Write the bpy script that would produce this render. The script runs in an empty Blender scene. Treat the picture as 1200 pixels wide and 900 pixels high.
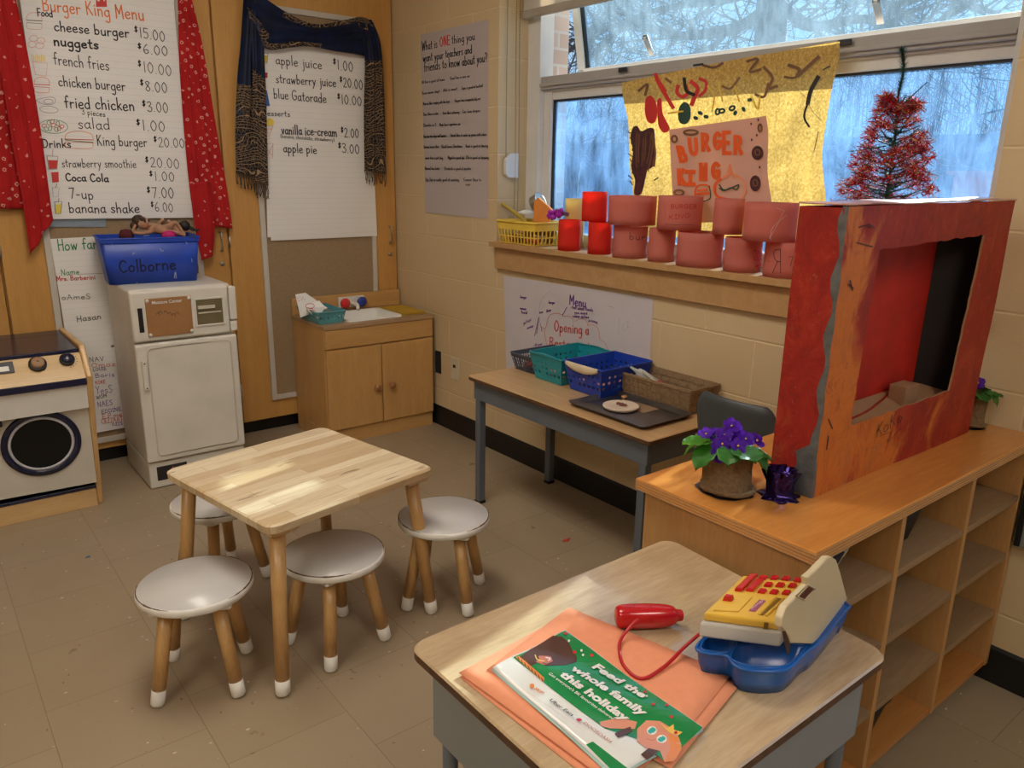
import bpy, bmesh, math, random
from mathutils import Vector, Matrix, noise
random.seed(7)
PI = math.pi
S = bpy.context.scene
COL = S.collection
# ------------------------------------------------------------------ camera
F_PX = 903.2
CAM = Vector((-2.2106, -3.5033, 1.3457)); YAW, PITCH, ROLL = .67408, -.26829, .016798
_fw = Vector((math.sin(YAW)*math.cos(PITCH), math.cos(YAW)*math.cos(PITCH), math.sin(PITCH)))
_r0 = _fw.cross(Vector((0, 0, 1))).normalized(); _u0 = _r0.cross(_fw)
_r = _r0*math.cos(ROLL)+_u0*math.sin(ROLL); _u = -_r0*math.sin(ROLL)+_u0*math.cos(ROLL)
cd = bpy.data.cameras.new('camera'); cam = bpy.data.objects.new('camera', cd); COL.objects.link(cam)
cd.sensor_width = 36; cd.lens = F_PX/1200*36; cd.clip_start = .02; cd.clip_end = 300
M3 = Matrix((_r, _u, -_fw)).transposed()
cam.matrix_world = Matrix.Translation(CAM) @ M3.to_4x4()
S.camera = cam
# measuring helpers: a point of the photograph on a known plane of the room
def _ray(u, v): return _fw+_r*((u-600)/F_PX)+_u*((450-v)/F_PX)
def Zp(u, v, z): d = _ray(u, v); return CAM+d*((z-CAM.z)/d.z)
def Xp(u, v, x): d = _ray(u, v); return CAM+d*((x-CAM.x)/d.x)
def Yp(u, v, y): d = _ray(u, v); return CAM+d*((y-CAM.y)/d.y)
def Pp(u, v, p0, n): d = _ray(u, v); return CAM+d*(((p0-CAM).dot(n))/d.dot(n))
def Hp(u, v, x, y):
    d = _ray(u, v); h = math.hypot(x-CAM.x, y-CAM.y); return CAM+d*(h/math.hypot(d.x, d.y))
# ------------------------------------------------------------------ materials
def nt(name):
    m = bpy.data.materials.new(name); m.use_nodes = True
    t = m.node_tree; return m, t, t.nodes['Principled BSDF']
def N(t, kind, **kw):
    n = t.nodes.new(kind)
    for k, v in kw.items():
        if k in n.inputs: n.inputs[k].default_value = v
        else: setattr(n, k, v)
    return n
def coords(t, scale=(1, 1, 1), rot=(0, 0, 0), loc=(0, 0, 0), kind='Object'):
    c = N(t, 'ShaderNodeTexCoord'); m = N(t, 'ShaderNodeMapping')
    m.inputs['Scale'].default_value = scale; m.inputs['Rotation'].default_value = rot; m.inputs['Location'].default_value = loc
    t.links.new(c.outputs[kind], m.inputs['Vector']); return m.outputs['Vector']
def ramp(t, fac, stops, interp='LINEAR'):
    r = N(t, 'ShaderNodeValToRGB'); r.color_ramp.interpolation = interp
    el = r.color_ramp.elements
    while len(el) < len(stops): el.new(.5)
    for e, (p, c) in zip(el, stops): e.position = p; e.color = (*c, 1) if len(c) == 3 else c
    t.links.new(fac, r.inputs['Fac']); return r.outputs['Color']
def mixc(t, fac, a, b, mode='MIX'):
    m = N(t, 'ShaderNodeMix', data_type='RGBA', blend_type=mode)
    for sock, v in ((m.inputs[0], fac), (m.inputs[6], a), (m.inputs[7], b)):
        if hasattr(v, 'type') and hasattr(v, 'links'): t.links.new(v, sock)
        else: sock.default_value = v if not isinstance(v, tuple) else ((*v, 1) if len(v) == 3 else v)
    return m.outputs[2]
def noisef(t, vec, scale=5, detail=4, rough=.6, dist=0):
    n = N(t, 'ShaderNodeTexNoise'); n.inputs['Scale'].default_value = scale; n.inputs['Detail'].default_value = detail
    n.inputs['Roughness'].default_value = rough; n.inputs['Distortion'].default_value = dist
    t.links.new(vec, n.inputs['Vector']); return n.outputs['Fac']
def bump(t, b, h, strength=.3, dist=.01):
    n = N(t, 'ShaderNodeBump'); n.inputs['Strength'].default_value = strength; n.inputs['Distance'].default_value = dist
    t.links.new(h, n.inputs['Height']); t.links.new(n.outputs['Normal'], b.inputs['Normal']); return n
def setb(b, rough=.5, metal=0, spec=.5, coat=0):
    b.inputs['Roughness'].default_value = rough; b.inputs['Metallic'].default_value = metal
    b.inputs['Specular IOR Level'].default_value = spec; b.inputs['Coat Weight'].default_value = coat
MATS = {}
def plain(name, c, rough=.5, metal=0, var=.12, scale=8, bmp=0, bscale=60, spec=.5, coat=0):
    if name in MATS: return MATS[name]
    m, t, b = nt(name); setb(b, rough, metal, spec, coat)
    v = coords(t); f = noisef(t, v, scale, 3)
    lo = tuple(x*(1-var) for x in c); hi = tuple(min(1, x*(1+var*.6)) for x in c)
    t.links.new(ramp(t, f, [(.3, lo), (.7, hi)]), b.inputs['Base Color'])
    if bmp: bump(t, b, noisef(t, v, bscale, 3), bmp, .002)
    MATS[name] = m; return m
def wood(name, c1, c2, axis='X', scale=6, stretch=14, rough=.4, coat=.15, dark=None, spec=.5):
    if name in MATS: return MATS[name]
    m, t, b = nt(name); setb(b, rough, 0, spec, coat)
    s = [stretch]*3; s['XYZ'.index(axis)] = 1
    v = coords(t, tuple(s)); f = noisef(t, v, scale*.35, 5, .6, .6)
    f2 = noisef(t, v, scale*3, 3, .7)
    base = ramp(t, f, [(.3, c1), (.7, c2)])
    base = mixc(t, .25, base, ramp(t, f2, [(.35, tuple(x*.75 for x in c1)), (.65, c2)]))
    if dark:
        f3 = noisef(t, coords(t), 3.5, 4, .7); base = mixc(t, ramp(t, f3, [(.6, (0, 0, 0)), (.85, (.6, .6, .6))]), base, dark)
    t.links.new(base, b.inputs['Base Color']); bump(t, b, f2, .06, .001)
    MATS[name] = m; return m
def thin(name, c, trans=.5, rough=.9, var=.08, scale=30, transc=None, builder=None):
    """paper or cloth that lets light through"""
    if name in MATS: return MATS[name]
    m, t, b = nt(name); setb(b, rough, 0, .2)
    v = coords(t)
    if builder: colr = builder(t, v)
    else:
        f = noisef(t, v, scale, 3); colr = ramp(t, f, [(.3, tuple(x*(1-var) for x in c)), (.7, c)])
    t.links.new(colr, b.inputs['Base Color'])
    tr = N(t, 'ShaderNodeBsdfTranslucent'); mx = N(t, 'ShaderNodeMixShader'); mx.inputs[0].default_value = trans
    if transc: tr.inputs['Color'].default_value = (*transc, 1)
    else: t.links.new(colr, tr.inputs['Color'])
    o = t.nodes['Material Output']
    t.links.new(b.outputs[0], mx.inputs[1]); t.links.new(tr.outputs[0], mx.inputs[2]); t.links.new(mx.outputs[0], o.inputs['Surface'])
    MATS[name] = m; return m
# ------------------------------------------------------------------ mesh builder
class MB:
    def __init__(s): s.v = []; s.f = []; s.m = []; s.sm = []
    def add(s, vs, fs, mi=0, smooth=False):
        o = len(s.v); s.v += [Vector(p) for p in vs]
        for f in fs: s.f.append(tuple(i+o for i in f)); s.m.append(mi); s.sm.append(smooth)
        return s
    def box(s, x0, x1, y0, y1, z0, z1, mi=0):
        return s.hexa([(x0, y0, z0), (x1, y0, z0), (x1, y1, z0), (x0, y1, z0), (x0, y0, z1), (x1, y0, z1), (x1, y1, z1), (x0, y1, z1)], mi)
    def hexa(s, p, mi=0):
        return s.add(p, [(0, 3, 2, 1), (4, 5, 6, 7), (0, 1, 5, 4), (1, 2, 6, 5), (2, 3, 7, 6), (3, 0, 4, 7)], mi)
    def prism(s, poly, off, mi=0, smooth=False):
        """poly: list of 3d points, extruded by vector off"""
        n = len(poly); off = Vector(off); a = [Vector(p) for p in poly]; b = [p+off for p in a]
        s.add(a+b, [tuple(range(n))[::-1], tuple(range(n, 2*n))], mi)
        o = len(s.v)-2*n
        for i in range(n): s.f.append((o+i, o+(i+1) % n, o+n+(i+1) % n, o+n+i)); s.m.append(mi); s.sm.append(smooth)
        return s
    def lathe(s, prof, c=(0, 0, 0), n=32, mi=0, axis='Z', smooth=True, sx=1, sy=1, wob=0, cap=True, a0=0):
        c = Vector(c); vs = []
        for k, (r, z) in enumerate(prof):
            for i in range(n):
                a = a0+2*PI*i/n; rr = r*(1+wob*math.sin(a*7+k)*.5+wob*math.sin(a*11+2*k)*.5) if wob else r
                x, y = rr*math.cos(a)*sx, rr*math.sin(a)*sy
                p = {'Z': (x, y, z), 'X': (z, x, y), 'Y': (x, -z, y)}[axis]; vs.append(c+Vector(p))
        fs = []
        for k in range(len(prof)-1):
            for i in range(n): j = (i+1) % n; fs.append((k*n+i, k*n+j, (k+1)*n+j, (k+1)*n+i))
        if cap:
            if prof[0][0] > 1e-6: fs.append(tuple(range(n))[::-1])
            if prof[-1][0] > 1e-6: L = (len(prof)-1)*n; fs.append(tuple(range(L, L+n)))
        return s.add(vs, fs, mi, smooth)
    def tube(s, pts, r, n=8, mi=0, smooth=True, cap=True, closed=False):
        pts = [Vector(p) for p in pts]; m = len(pts)
        rs = r if isinstance(r, (list, tuple)) else [r]*m
        vs = []; ref = None
        for i, p in enumerate(pts):
            if closed: d = (pts[(i+1) % m]-pts[i-1])
            else: d = pts[min(i+1, m-1)]-pts[max(i-1, 0)]
            d.normalize()
            if ref is None: ref = Vector((0, 0, 1)) if abs(d.z) < .9 else Vector((1, 0, 0))
            a = d.cross(ref)
            if a.length < 1e-4: a = d.orthogonal()
            a.normalize(); b = d.cross(a); ref = -b if False else ref
            for k in range(n): an = 2*PI*k/n; vs.append(p+(a*math.cos(an)+b*math.sin(an))*rs[i])
        fs = []
        for i in range(m if closed else m-1):
            j = (i+1) % m
            for k in range(n): l = (k+1) % n; fs.append((i*n+k, i*n+l, j*n+l, j*n+k))
        if cap and not closed: fs += [tuple(range(n))[::-1], tuple(range((m-1)*n, m*n))]
        return s.add(vs, fs, mi, smooth)
    def grid(s, fn, nu, nv, mi=0, smooth=True):
        vs = [fn(i/nu, j/nv) for j in range(nv+1) for i in range(nu+1)]
        fs = [(j*(nu+1)+i, j*(nu+1)+i+1, (j+1)*(nu+1)+i+1, (j+1)*(nu+1)+i) for j in range(nv) for i in range(nu)]
        return s.add(vs, fs, mi, smooth)
    def blob(s, c, rx, ry, rz, n=16, mi=0, rot=None):
        c = Vector(c); vs = []; fs = []; m = n//2
        for j in range(1, m):
            th = PI*j/m
            for i in range(n):
                a = 2*PI*i/n; p = Vector((rx*math.sin(th)*math.cos(a), ry*math.sin(th)*math.sin(a), rz*math.cos(th)))
                if rot: p = rot @ p
                vs.append(c+p)
        t = Vector((0, 0, rz)); b = Vector((0, 0, -rz))
        if rot: t = rot @ t; b = rot @ b
        vs += [c+t, c+b]; T = len(vs)-2
        for j in range(m-2):
            for i in range(n): k = (i+1) % n; fs.append((j*n+i, (j+1)*n+i, (j+1)*n+k, j*n+k))
        for i in range(n): k = (i+1) % n; fs.append((T, i, k)); fs.append((T+1, (m-2)*n+k, (m-2)*n+i))
        return s.add(vs, fs, mi, True)
    def disc(s, c, U, V, ru, rv, n=20, mi=0, a0=0, a1=2*PI, wob=0):
        c = Vector(c); U = Vector(U); V = Vector(V)
        vs = [c+U*(ru*(1+wob*math.sin(5*a+i)))*math.cos(a)+V*(rv*(1+wob*math.cos(4*a+i)))*math.sin(a) for i, a in enumerate([a0+(a1-a0)*k/n for k in range(n)])]
        return s.add(vs, [tuple(range(n))], mi)
    def ribbon(s, pts, w, nrm, mi=0):
        pts = [Vector(p) for p in pts]; m = len(pts); nrm = Vector(nrm).normalized(); vs = []
        for i, p in enumerate(pts):
            d = (pts[min(i+1, m-1)]-pts[max(i-1, 0)])
            if d.length < 1e-7: d = Vector((1, 0, 0))
            d.normalize(); a = nrm.cross(d)*w*.5
            e = d*(w*.4 if i == m-1 else (-w*.4 if i == 0 else 0))
            vs += [p+a+e, p-a+e]
        return s.add(vs, [(2*i, 2*i+1, 2*i+3, 2*i+2) for i in range(m-1)], mi)
    def build(s, name, mats, parent=None, world=False, bevel=0, solid=0, sub=0, sharp=None, seg=2):
        me = bpy.data.meshes.new(name)
        vs = s.v
        if parent is not None and world:
            inv = root_matrix(parent).inverted(); vs = [inv @ p for p in vs]
        me.from_pydata([tuple(p) for p in vs], [], s.f)
        if not isinstance(mats, (list, tuple)): mats = [mats]
        for m in mats: me.materials.append(m)
        me.polygons.foreach_set('material_index', s.m); me.polygons.foreach_set('use_smooth', s.sm)
        me.validate(); me.update()
        bm = bmesh.new(); bm.from_mesh(me); bmesh.ops.recalc_face_normals(bm, faces=bm.faces)
        bm.to_mesh(me); bm.free()
        o = bpy.data.objects.new(name, me); COL.objects.link(o)
        if parent is not None: o.parent = parent
        if solid: md = o.modifiers.new('solid', 'SOLIDIFY'); md.thickness = solid; md.offset = 0
        if bevel: md = o.modifiers.new('bevel', 'BEVEL'); md.width = bevel; md.segments = seg; md.limit_method = 'ANGLE'; md.angle_limit = .6
        if sub: md = o.modifiers.new('sub', 'SUBSURF'); md.levels = sub; md.render_levels = sub
        return o
def root_matrix(o):
    m = o.matrix_basis.copy()
    while o.parent: o = o.parent; m = o.matrix_basis @ m
    return m
def tag(o, label, cat, group=None, kind=None):
    o['label'] = label; o['category'] = cat
    if group: o['group'] = group
    if kind: o['kind'] = kind
    return o
def thing(name, label, cat, loc=(0, 0, 0), rotz=0, group=None):
    o = bpy.data.objects.new(name, None); COL.objects.link(o); o.empty_display_size = .05
    o.location = loc; o.rotation_euler = (0, 0, rotz); return tag(o, label, cat, group)
def struct(o): o['kind'] = 'structure'; return o
def kids(o): return [c for c in bpy.data.objects if c.parent == o]
def dup(root, loc, rotz, label, group=None):
    r = root.copy(); COL.objects.link(r); r.location = loc; r.rotation_euler = (0, 0, rotz); r['label'] = label
    for c in kids(root):
        if c is r: continue
        k = c.copy(); COL.objects.link(k); k.parent = r
        for g in kids(c):
            if g.parent is not c: continue
            h = g.copy(); COL.objects.link(h); h.parent = k
    return r
def cr(pts, n=6, closed=False):
    """smooth curve through points"""
    P = [Vector(p) for p in pts]
    if len(P) < 3: return P
    out = []; m = len(P)
    for i in range(m if closed else m-1):
        if closed: a, b, c, d = P[i-1], P[i], P[(i+1) % m], P[(i+2) % m]
        else: a, b, c, d = P[max(i-1, 0)], P[i], P[i+1], P[min(i+2, m-1)]
        for k in range(n):
            t = k/n; out.append(.5*((2*b)+(c-a)*t+(2*a-5*b+4*c-d)*t*t+(3*b-a-3*c+d)*t*t*t))
    if not closed: out.append(P[-1])
    return out
def lerp(a, b, t): return a+(b-a)*t
# ------------------------------------------------------------------ hand lettering (one stroke per line of points)
G = {}
def g(ch, w, *strokes): G[ch] = (w, [[tuple(map(float, q.split(','))) for q in st.split()] for st in strokes])
g('a', .5, '.42,.42 .25,.5 .06,.35 .06,.12 .22,0 .4,.15', '.42,.5 .41,.12 .5,0')
g('b', .5, '.06,1 .06,0', '.06,.35 .25,.5 .43,.3 .35,.05 .2,0 .06,.1')
g('c', .45, '.4,.42 .25,.5 .06,.35 .06,.12 .22,0 .42,.08')
g('d', .52, '.42,.38 .25,.5 .06,.35 .06,.12 .22,0 .42,.15', '.43,1 .43,0')
g('e', .48, '.08,.26 .4,.3 .38,.45 .22,.5 .06,.35 .06,.12 .22,0 .43,.08')
g('f', .4, '.4,.92 .28,1 .18,.8 .17,0', '.03,.5 .36,.52')
g('g', .5, '.42,.42 .25,.5 .06,.35 .06,.12 .22,.02 .4,.15', '.42,.5 .43,-.2 .3,-.42 .08,-.33')
g('h', .5, '.07,1 .07,0', '.07,.3 .25,.5 .4,.38 .41,0')
g('i', .2, '.1,.5 .1,0', '.1,.7 .11,.73')
g('j', .28, '.2,.5 .2,-.25 .06,-.4', '.2,.7 .21,.73')
g('k', .45, '.07,1 .07,0', '.38,.5 .08,.2', '.17,.28 .42,0')
g('l', .2, '.1,1 .1,0')
g('m', .75, '.07,.5 .07,0', '.07,.3 .2,.5 .34,.4 .35,0', '.35,.3 .5,.5 .64,.4 .66,0')
g('n', .5, '.07,.5 .07,0', '.07,.3 .25,.5 .4,.38 .41,0')
g('o', .5, '.25,.5 .06,.35 .06,.12 .24,0 .43,.13 .42,.38 .25,.5')
g('p', .5, '.07,.5 .07,-.42', '.07,.35 .25,.5 .43,.3 .35,.05 .2,0 .07,.1')
g('r', .4, '.07,.5 .07,0', '.07,.28 .2,.47 .38,.45')
g('s', .42, '.38,.43 .22,.5 .08,.4 .2,.27 .37,.15 .25,0 .05,.06')
g('t', .38, '.18,.85 .18,.1 .33,.03', '.03,.55 .35,.56')
g('u', .5, '.07,.5 .08,.12 .22,0 .4,.15', '.42,.5 .42,0')
g('v', .45, '.05,.5 .22,0', '.22,0 .4,.5')
g('w', .68, '.05,.5 .18,0', '.18,0 .33,.45', '.33,.45 .47,0', '.47,0 .62,.5')
g('x', .45, '.05,.5 .4,0', '.4,.5 .05,0')
g('y', .48, '.06,.5 .22,.05', '.42,.5 .2,-.1 .06,-.4')
g('z', .45, '.06,.5 .4,.5', '.4,.5 .06,0', '.06,0 .42,0')
g('A', .65, '.05,0 .32,1', '.32,1 .6,0', '.15,.38 .5,.38')
g('B', .6, '.08,1 .08,0', '.08,1 .4,.95 .42,.65 .1,.52', '.1,.52 .5,.45 .5,.1 .3,0 .08,0')
g('C', .62, '.55,.85 .35,1 .1,.75 .07,.3 .3,0 .57,.12')
g('D', .65, '.1,1 .1,0', '.1,1 .45,.9 .58,.5 .42,.08 .1,0')
g('E', .55, '.5,1 .08,1', '.08,1 .08,0', '.08,.5 .42,.5', '.08,0 .52,0')
g('F', .52, '.5,1 .08,1', '.08,1 .08,0', '.08,.52 .42,.52')
g('G', .68, '.58,.85 .35,1 .1,.75 .07,.3 .3,0 .58,.15 .6,.42', '.35,.44 .62,.44')
g('H', .62, '.08,1 .08,0', '.54,1 .54,0', '.08,.5 .54,.52')
g('I', .3, '.15,1 .15,0', '.02,1 .28,1', '.02,0 .28,0')
g('K', .6, '.08,1 .08,0', '.5,1 .1,.45', '.2,.55 .55,0')
g('L', .5, '.08,1 .08,0', '.08,0 .48,0')
g('M', .75, '.07,0 .1,1', '.1,1 .36,.35', '.36,.35 .62,1', '.62,1 .66,0')
g('N', .62, '.08,0 .08,1', '.08,1 .52,0', '.52,0 .54,1')
g('O', .66, '.32,1 .08,.7 .08,.3 .32,0 .56,.3 .57,.7 .32,1')
g('P', .55, '.08,1 .08,0', '.08,1 .42,.95 .46,.65 .3,.48 .08,.48')
g('R', .6, '.08,1 .08,0', '.08,1 .42,.95 .46,.68 .3,.5 .08,.48', '.25,.5 .55,0')
g('S', .55, '.48,.88 .25,1 .08,.78 .25,.55 .48,.3 .3,0 .05,.1')
g('T', .55, '.02,1 .53,1', '.27,1 .27,0')
g('U', .6, '.08,1 .1,.25 .3,0 .5,.25 .52,1')
g('V', .55, '.04,1 .27,0', '.27,0 .5,1')
g('W', .85, '.04,1 .22,0', '.22,0 .42,.8', '.42,.8 .6,0', '.6,0 .8,1')
g('Y', .55, '.04,1 .27,.5', '.5,1 .27,.5', '.27,.5 .25,0')
g('Z', .5, '.06,1 .45,1', '.45,1 .06,0', '.06,0 .48,0')
g('0', .55, '.27,1 .08,.7 .08,.3 .27,0 .46,.3 .47,.7 .27,1')
g('1', .28, '.14,1 .14,0')
g('2', .52, '.06,.8 .25,1 .44,.8 .35,.5 .05,0', '.05,0 .48,.02')
g('3', .5, '.06,.88 .28,1 .42,.78 .2,.54', '.2,.54 .46,.4 .4,.08 .2,0 .04,.12')
g('5', .5, '.44,1 .1,1', '.1,1 .08,.58', '.08,.58 .35,.6 .45,.3 .3,.02 .05,.08')
g('6', .5, '.35,1 .12,.65 .06,.25 .22,0 .42,.15 .38,.42 .1,.35')
g('7', .5, '.04,.97 .46,1', '.46,1 .2,0')
g('8', .5, '.42,.85 .25,1 .08,.82 .25,.55 .45,.25 .25,0 .06,.22 .25,.52 .42,.85')
g('$', .42, '.38,.82 .2,.9 .08,.72 .2,.52 .36,.32 .22,.12 .04,.2', '.22,1.05 .2,-.02')
g('.', .2, '.09,.02 .11,.03'); g(',', .2, '.1,.05 .06,-.12'); g('-', .4, '.06,.35 .34,.35'); g('(', .25, '.2,1 .06,.5 .2,-.1'); g(')', .25, '.05,1 .18,.5 .05,-.1')
g('?', .5, '.05,.85 .25,1 .42,.8 .25,.5 .24,.28', '.24,.05 .25,.07'); g("'", .15, '.08,1 .07,.82'); g('/', .4, '.05,0 .35,1'); g('_', .5, '0,0 .5,0')
def twidth(s, sp=.1): return sum((G[c][0]+sp) if c in G else .38 for c in s)
def write(mb, s, P0, P1, H, w, nrm, up=None, mi=0, sp=.1, jit=.02, lift=.001):
    """lettering from P0 to P1 along the baseline, capital height H"""
    P0, P1, nrm = Vector(P0), Vector(P1), Vector(nrm).normalized()
    U = (P1-P0); L = U.length; U.normalize(); V = Vector(up).normalized() if up is not None else nrm.cross(U)
    if up is not None: V = (V-nrm*V.dot(nrm)).normalized()
    sx = L/max(.01, twidth(s, sp)-sp); x = 0; rnd = random.Random(hash(len(s)*31+ord(s[0])))
    for c in s:
        if c not in G: x += .38; continue
        wd, st = G[c]; dy = rnd.uniform(-jit, jit)
        for q in st:
            pts = cr([(a, b, 0) for a, b in q], 4)
            pts = [P0+U*((x+p[0])*sx)+V*((p[1]+dy)*H)+nrm*lift for p in pts]
            mb.ribbon(pts, w, nrm, mi)
        x += wd+sp
def scribble(mb, P0, P1, H, w, nrm, n=24, mi=0, seed=1, lift=.001):
    rnd = random.Random(seed); P0, P1, nrm = Vector(P0), Vector(P1), Vector(nrm); U = P1-P0; V = nrm.cross(U).normalized()
    mb.ribbon([P0+U*(i/n)+V*(H*rnd.uniform(0, 1))+nrm*lift for i in range(n+1)], w, nrm, mi)
_fc = {}
def printed(mb, s, P0, P1, H, nrm, mi=0, bold=.02, lift=.001, shear=0):
    """printed type (built-in font) from P0 to P1, capital height H"""
    cu = bpy.data.curves.new('type', 'FONT'); cu.body = s; cu.offset = bold; cu.shear = shear; cu.resolution_u = 3
    o = bpy.data.objects.new('type', cu); COL.objects.link(o); bpy.context.view_layer.update()
    me = o.to_mesh(); vs = [v.co.copy() for v in me.vertices]; fs = [tuple(p.vertices) for p in me.polygons]
    x0 = min(v.x for v in vs); x1 = max(v.x for v in vs); o.to_mesh_clear(); bpy.data.objects.remove(o); bpy.data.curves.remove(cu)
    P0, P1, nrm = Vector(P0), Vector(P1), Vector(nrm).normalized(); U = P1-P0; V = nrm.cross(U).normalized()
    mb.add([P0+U*((v.x-x0)/(x1-x0))+V*(v.y/.69*H)+nrm*lift for v in vs], fs, mi)
# ================================================================== materials of the room
def block_wall(name, horiz, c=(.60, .455, .265), tint=(.65, .51, .315)):
    m, t, b = nt(name); setb(b, .55, 0, .4)
    tc = N(t, 'ShaderNodeTexCoord'); sp = N(t, 'ShaderNodeSeparateXYZ'); cb = N(t, 'ShaderNodeCombineXYZ')
    t.links.new(tc.outputs['Object'], sp.inputs[0])
    ma = N(t, 'ShaderNodeMath', operation='MULTIPLY'); ma.inputs[1].default_value = -1; t.links.new(sp.outputs[horiz], ma.inputs[0])
    mz = N(t, 'ShaderNodeMath', operation='SUBTRACT'); mz.inputs[1].default_value = .0033; t.links.new(sp.outputs['Z'], mz.inputs[0])
    t.links.new(ma.outputs[0], cb.inputs[0]); t.links.new(mz.outputs[0], cb.inputs[1])
    br = N(t, 'ShaderNodeTexBrick'); t.links.new(cb.outputs[0], br.inputs['Vector'])
    for k, v in (('Scale', 1), ('Mortar Size', .0045), ('Mortar Smooth', .6), ('Bias', 0), ('Brick Width', .4064), ('Row Height', .2032)): br.inputs[k].default_value = v
    f = noisef(t, tc.outputs['Object'], 2.2, 4); base = ramp(t, f, [(.3, c), (.7, tint)])
    base = mixc(t, br.outputs['Fac'], base, tuple(min(1, x*1.07) for x in tint)); t.links.new(base, b.inputs['Base Color'])
    pit = noisef(t, tc.outputs['Object'], 140, 3, .7)
    hs = N(t, 'ShaderNodeMath', operation='MULTIPLY_ADD'); hs.inputs[1].default_value = -1.0
    pm = N(t, 'ShaderNodeMath', operation='MULTIPLY'); pm.inputs[1].default_value = .35; t.links.new(pit, pm.inputs[0])
    t.links.new(br.outputs['Fac'], hs.inputs[0]); t.links.new(pm.outputs[0], hs.inputs[2])
    bump(t, b, hs.outputs[0], .55, .004); return m
def tile_floor():
    m, t, b = nt('vinyl tile'); setb(b, .28, 0, .5)
    tc = N(t, 'ShaderNodeTexCoord'); sp = N(t, 'ShaderNodeSeparateXYZ'); cb = N(t, 'ShaderNodeCombineXYZ')
    t.links.new(tc.outputs['Object'], sp.inputs[0])
    for src, off, i in (('Y', 1.6226, 0), ('X', 2.0875, 1)):
        a = N(t, 'ShaderNodeMath', operation='ADD'); a.inputs[1].default_value = off; t.links.new(sp.outputs[src], a.inputs[0]); t.links.new(a.outputs[0], cb.inputs[i])
    br = N(t, 'ShaderNodeTexBrick'); t.links.new(cb.outputs[0], br.inputs['Vector'])
    for k, v in (('Scale', 1), ('Mortar Size', .0011), ('Mortar Smooth', .3), ('Bias', 0), ('Brick Width', .3048), ('Row Height', .3048)): br.inputs[k].default_value = v
    br.inputs['Color1'].default_value = (.345, .265, .175, 1); br.inputs['Color2'].default_value = (.37, .29, .195, 1); br.inputs['Mortar'].default_value = (.19, .135, .085, 1)
    base = mixc(t, ramp(t, noisef(t, tc.outputs['Object'], 1.7, 5), [(.35, (0, 0, 0)), (.75, (.45, .45, .45))]), br.outputs['Color'], (.29, .215, .135))
    for sc, th, col, ln in ((26, .055, (.13, .08, .05), (1, .45, 1)), (31, .06, (.82, .76, .66), (.5, 1, 1)), (44, .075, (.27, .19, .13), (1, 1, 1)), (14, .028, (.10, .07, .05), (.35, 1, 1))):
        mp = N(t, 'ShaderNodeMapping'); mp.inputs['Scale'].default_value = ln; mp.inputs['Rotation'].default_value = (0, 0, sc*.3); t.links.new(tc.outputs['Object'], mp.inputs['Vector'])
        vo = N(t, 'ShaderNodeTexVoronoi'); vo.inputs['Scale'].default_value = sc; t.links.new(mp.outputs[0], vo.inputs['Vector'])
        wob = N(t, 'ShaderNodeMath', operation='ADD'); nn = noisef(t, tc.outputs['Object'], sc*2.5, 2)
        mm = N(t, 'ShaderNodeMath', operation='MULTIPLY'); mm.inputs[1].default_value = .25; t.links.new(nn, mm.inputs[0])
        t.links.new(vo.outputs['Distance'], wob.inputs[0]); t.links.new(mm.outputs[0], wob.inputs[1])
        k = ramp(t, wob.outputs[0], [(.10+th, (.75, .75, .75)), (.13+th, (0, 0, 0))]); base = mixc(t, k, base, col)
    t.links.new(base, b.inputs['Base Color'])
    rr = ramp(t, noisef(t, tc.outputs['Object'], 3, 5, .7), [(.3, (.26, .26, .26)), (.7, (.45, .45, .45))]); t.links.new(rr, b.inputs['Roughness'])
    hm = N(t, 'ShaderNodeMath', operation='MULTIPLY'); hm.inputs[1].default_value = -1; t.links.new(br.outputs['Fac'], hm.inputs[0]); bump(t, b, hm.outputs[0], .3, .0015)
    return m
M_wallR = block_wall('painted block', 'Y'); M_wallB = block_wall('painted block back', 'X')
M_floor = tile_floor()
M_ceil = plain('ceiling tile', (.75, .73, .68), .9, var=.04)
M_black = plain('black rubber', (.006, .006, .007), .45, var=.2)
M_vinyl = plain('white window vinyl', (.66, .66, .65), .4, var=.06)
M_vinyl2 = plain('grey window vinyl', (.38, .37, .36), .45, var=.06)
M_gask = plain('dark gasket', (.015, .018, .022), .5)
M_maple = wood('maple laminate', (.56, .285, .075), (.66, .365, .11), 'Z', 5, 12, .38, .1)
M_mapleX = wood('maple board', (.44, .25, .10), (.54, .33, .155), 'X', 5, 12, .4, .1)
M_chrome = plain('brushed chrome', (.55, .54, .52), .3, 1)
M_paper = thin('chart paper', (.90, .89, .87), .04, .7, .05, 5)
M_ink = plain('black marker', (.02, .02, .025), .6)
M_red = plain('red marker', (.65, .05, .04), .6); M_org = plain('orange marker', (.85, .22, .05), .6)
M_grn = plain('green marker', (.03, .28, .10), .6); M_pur = plain('purple marker', (.14, .03, .28), .6)
M_yel = plain('yellow marker', (.85, .68, .10), .6); M_blu = plain('blue marker', (.03, .16, .6), .6); M_pnk = plain('pink marker', (.78, .33, .28), .6)
M_gry = plain('pencil', (.35, .34, .36), .7)
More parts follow.
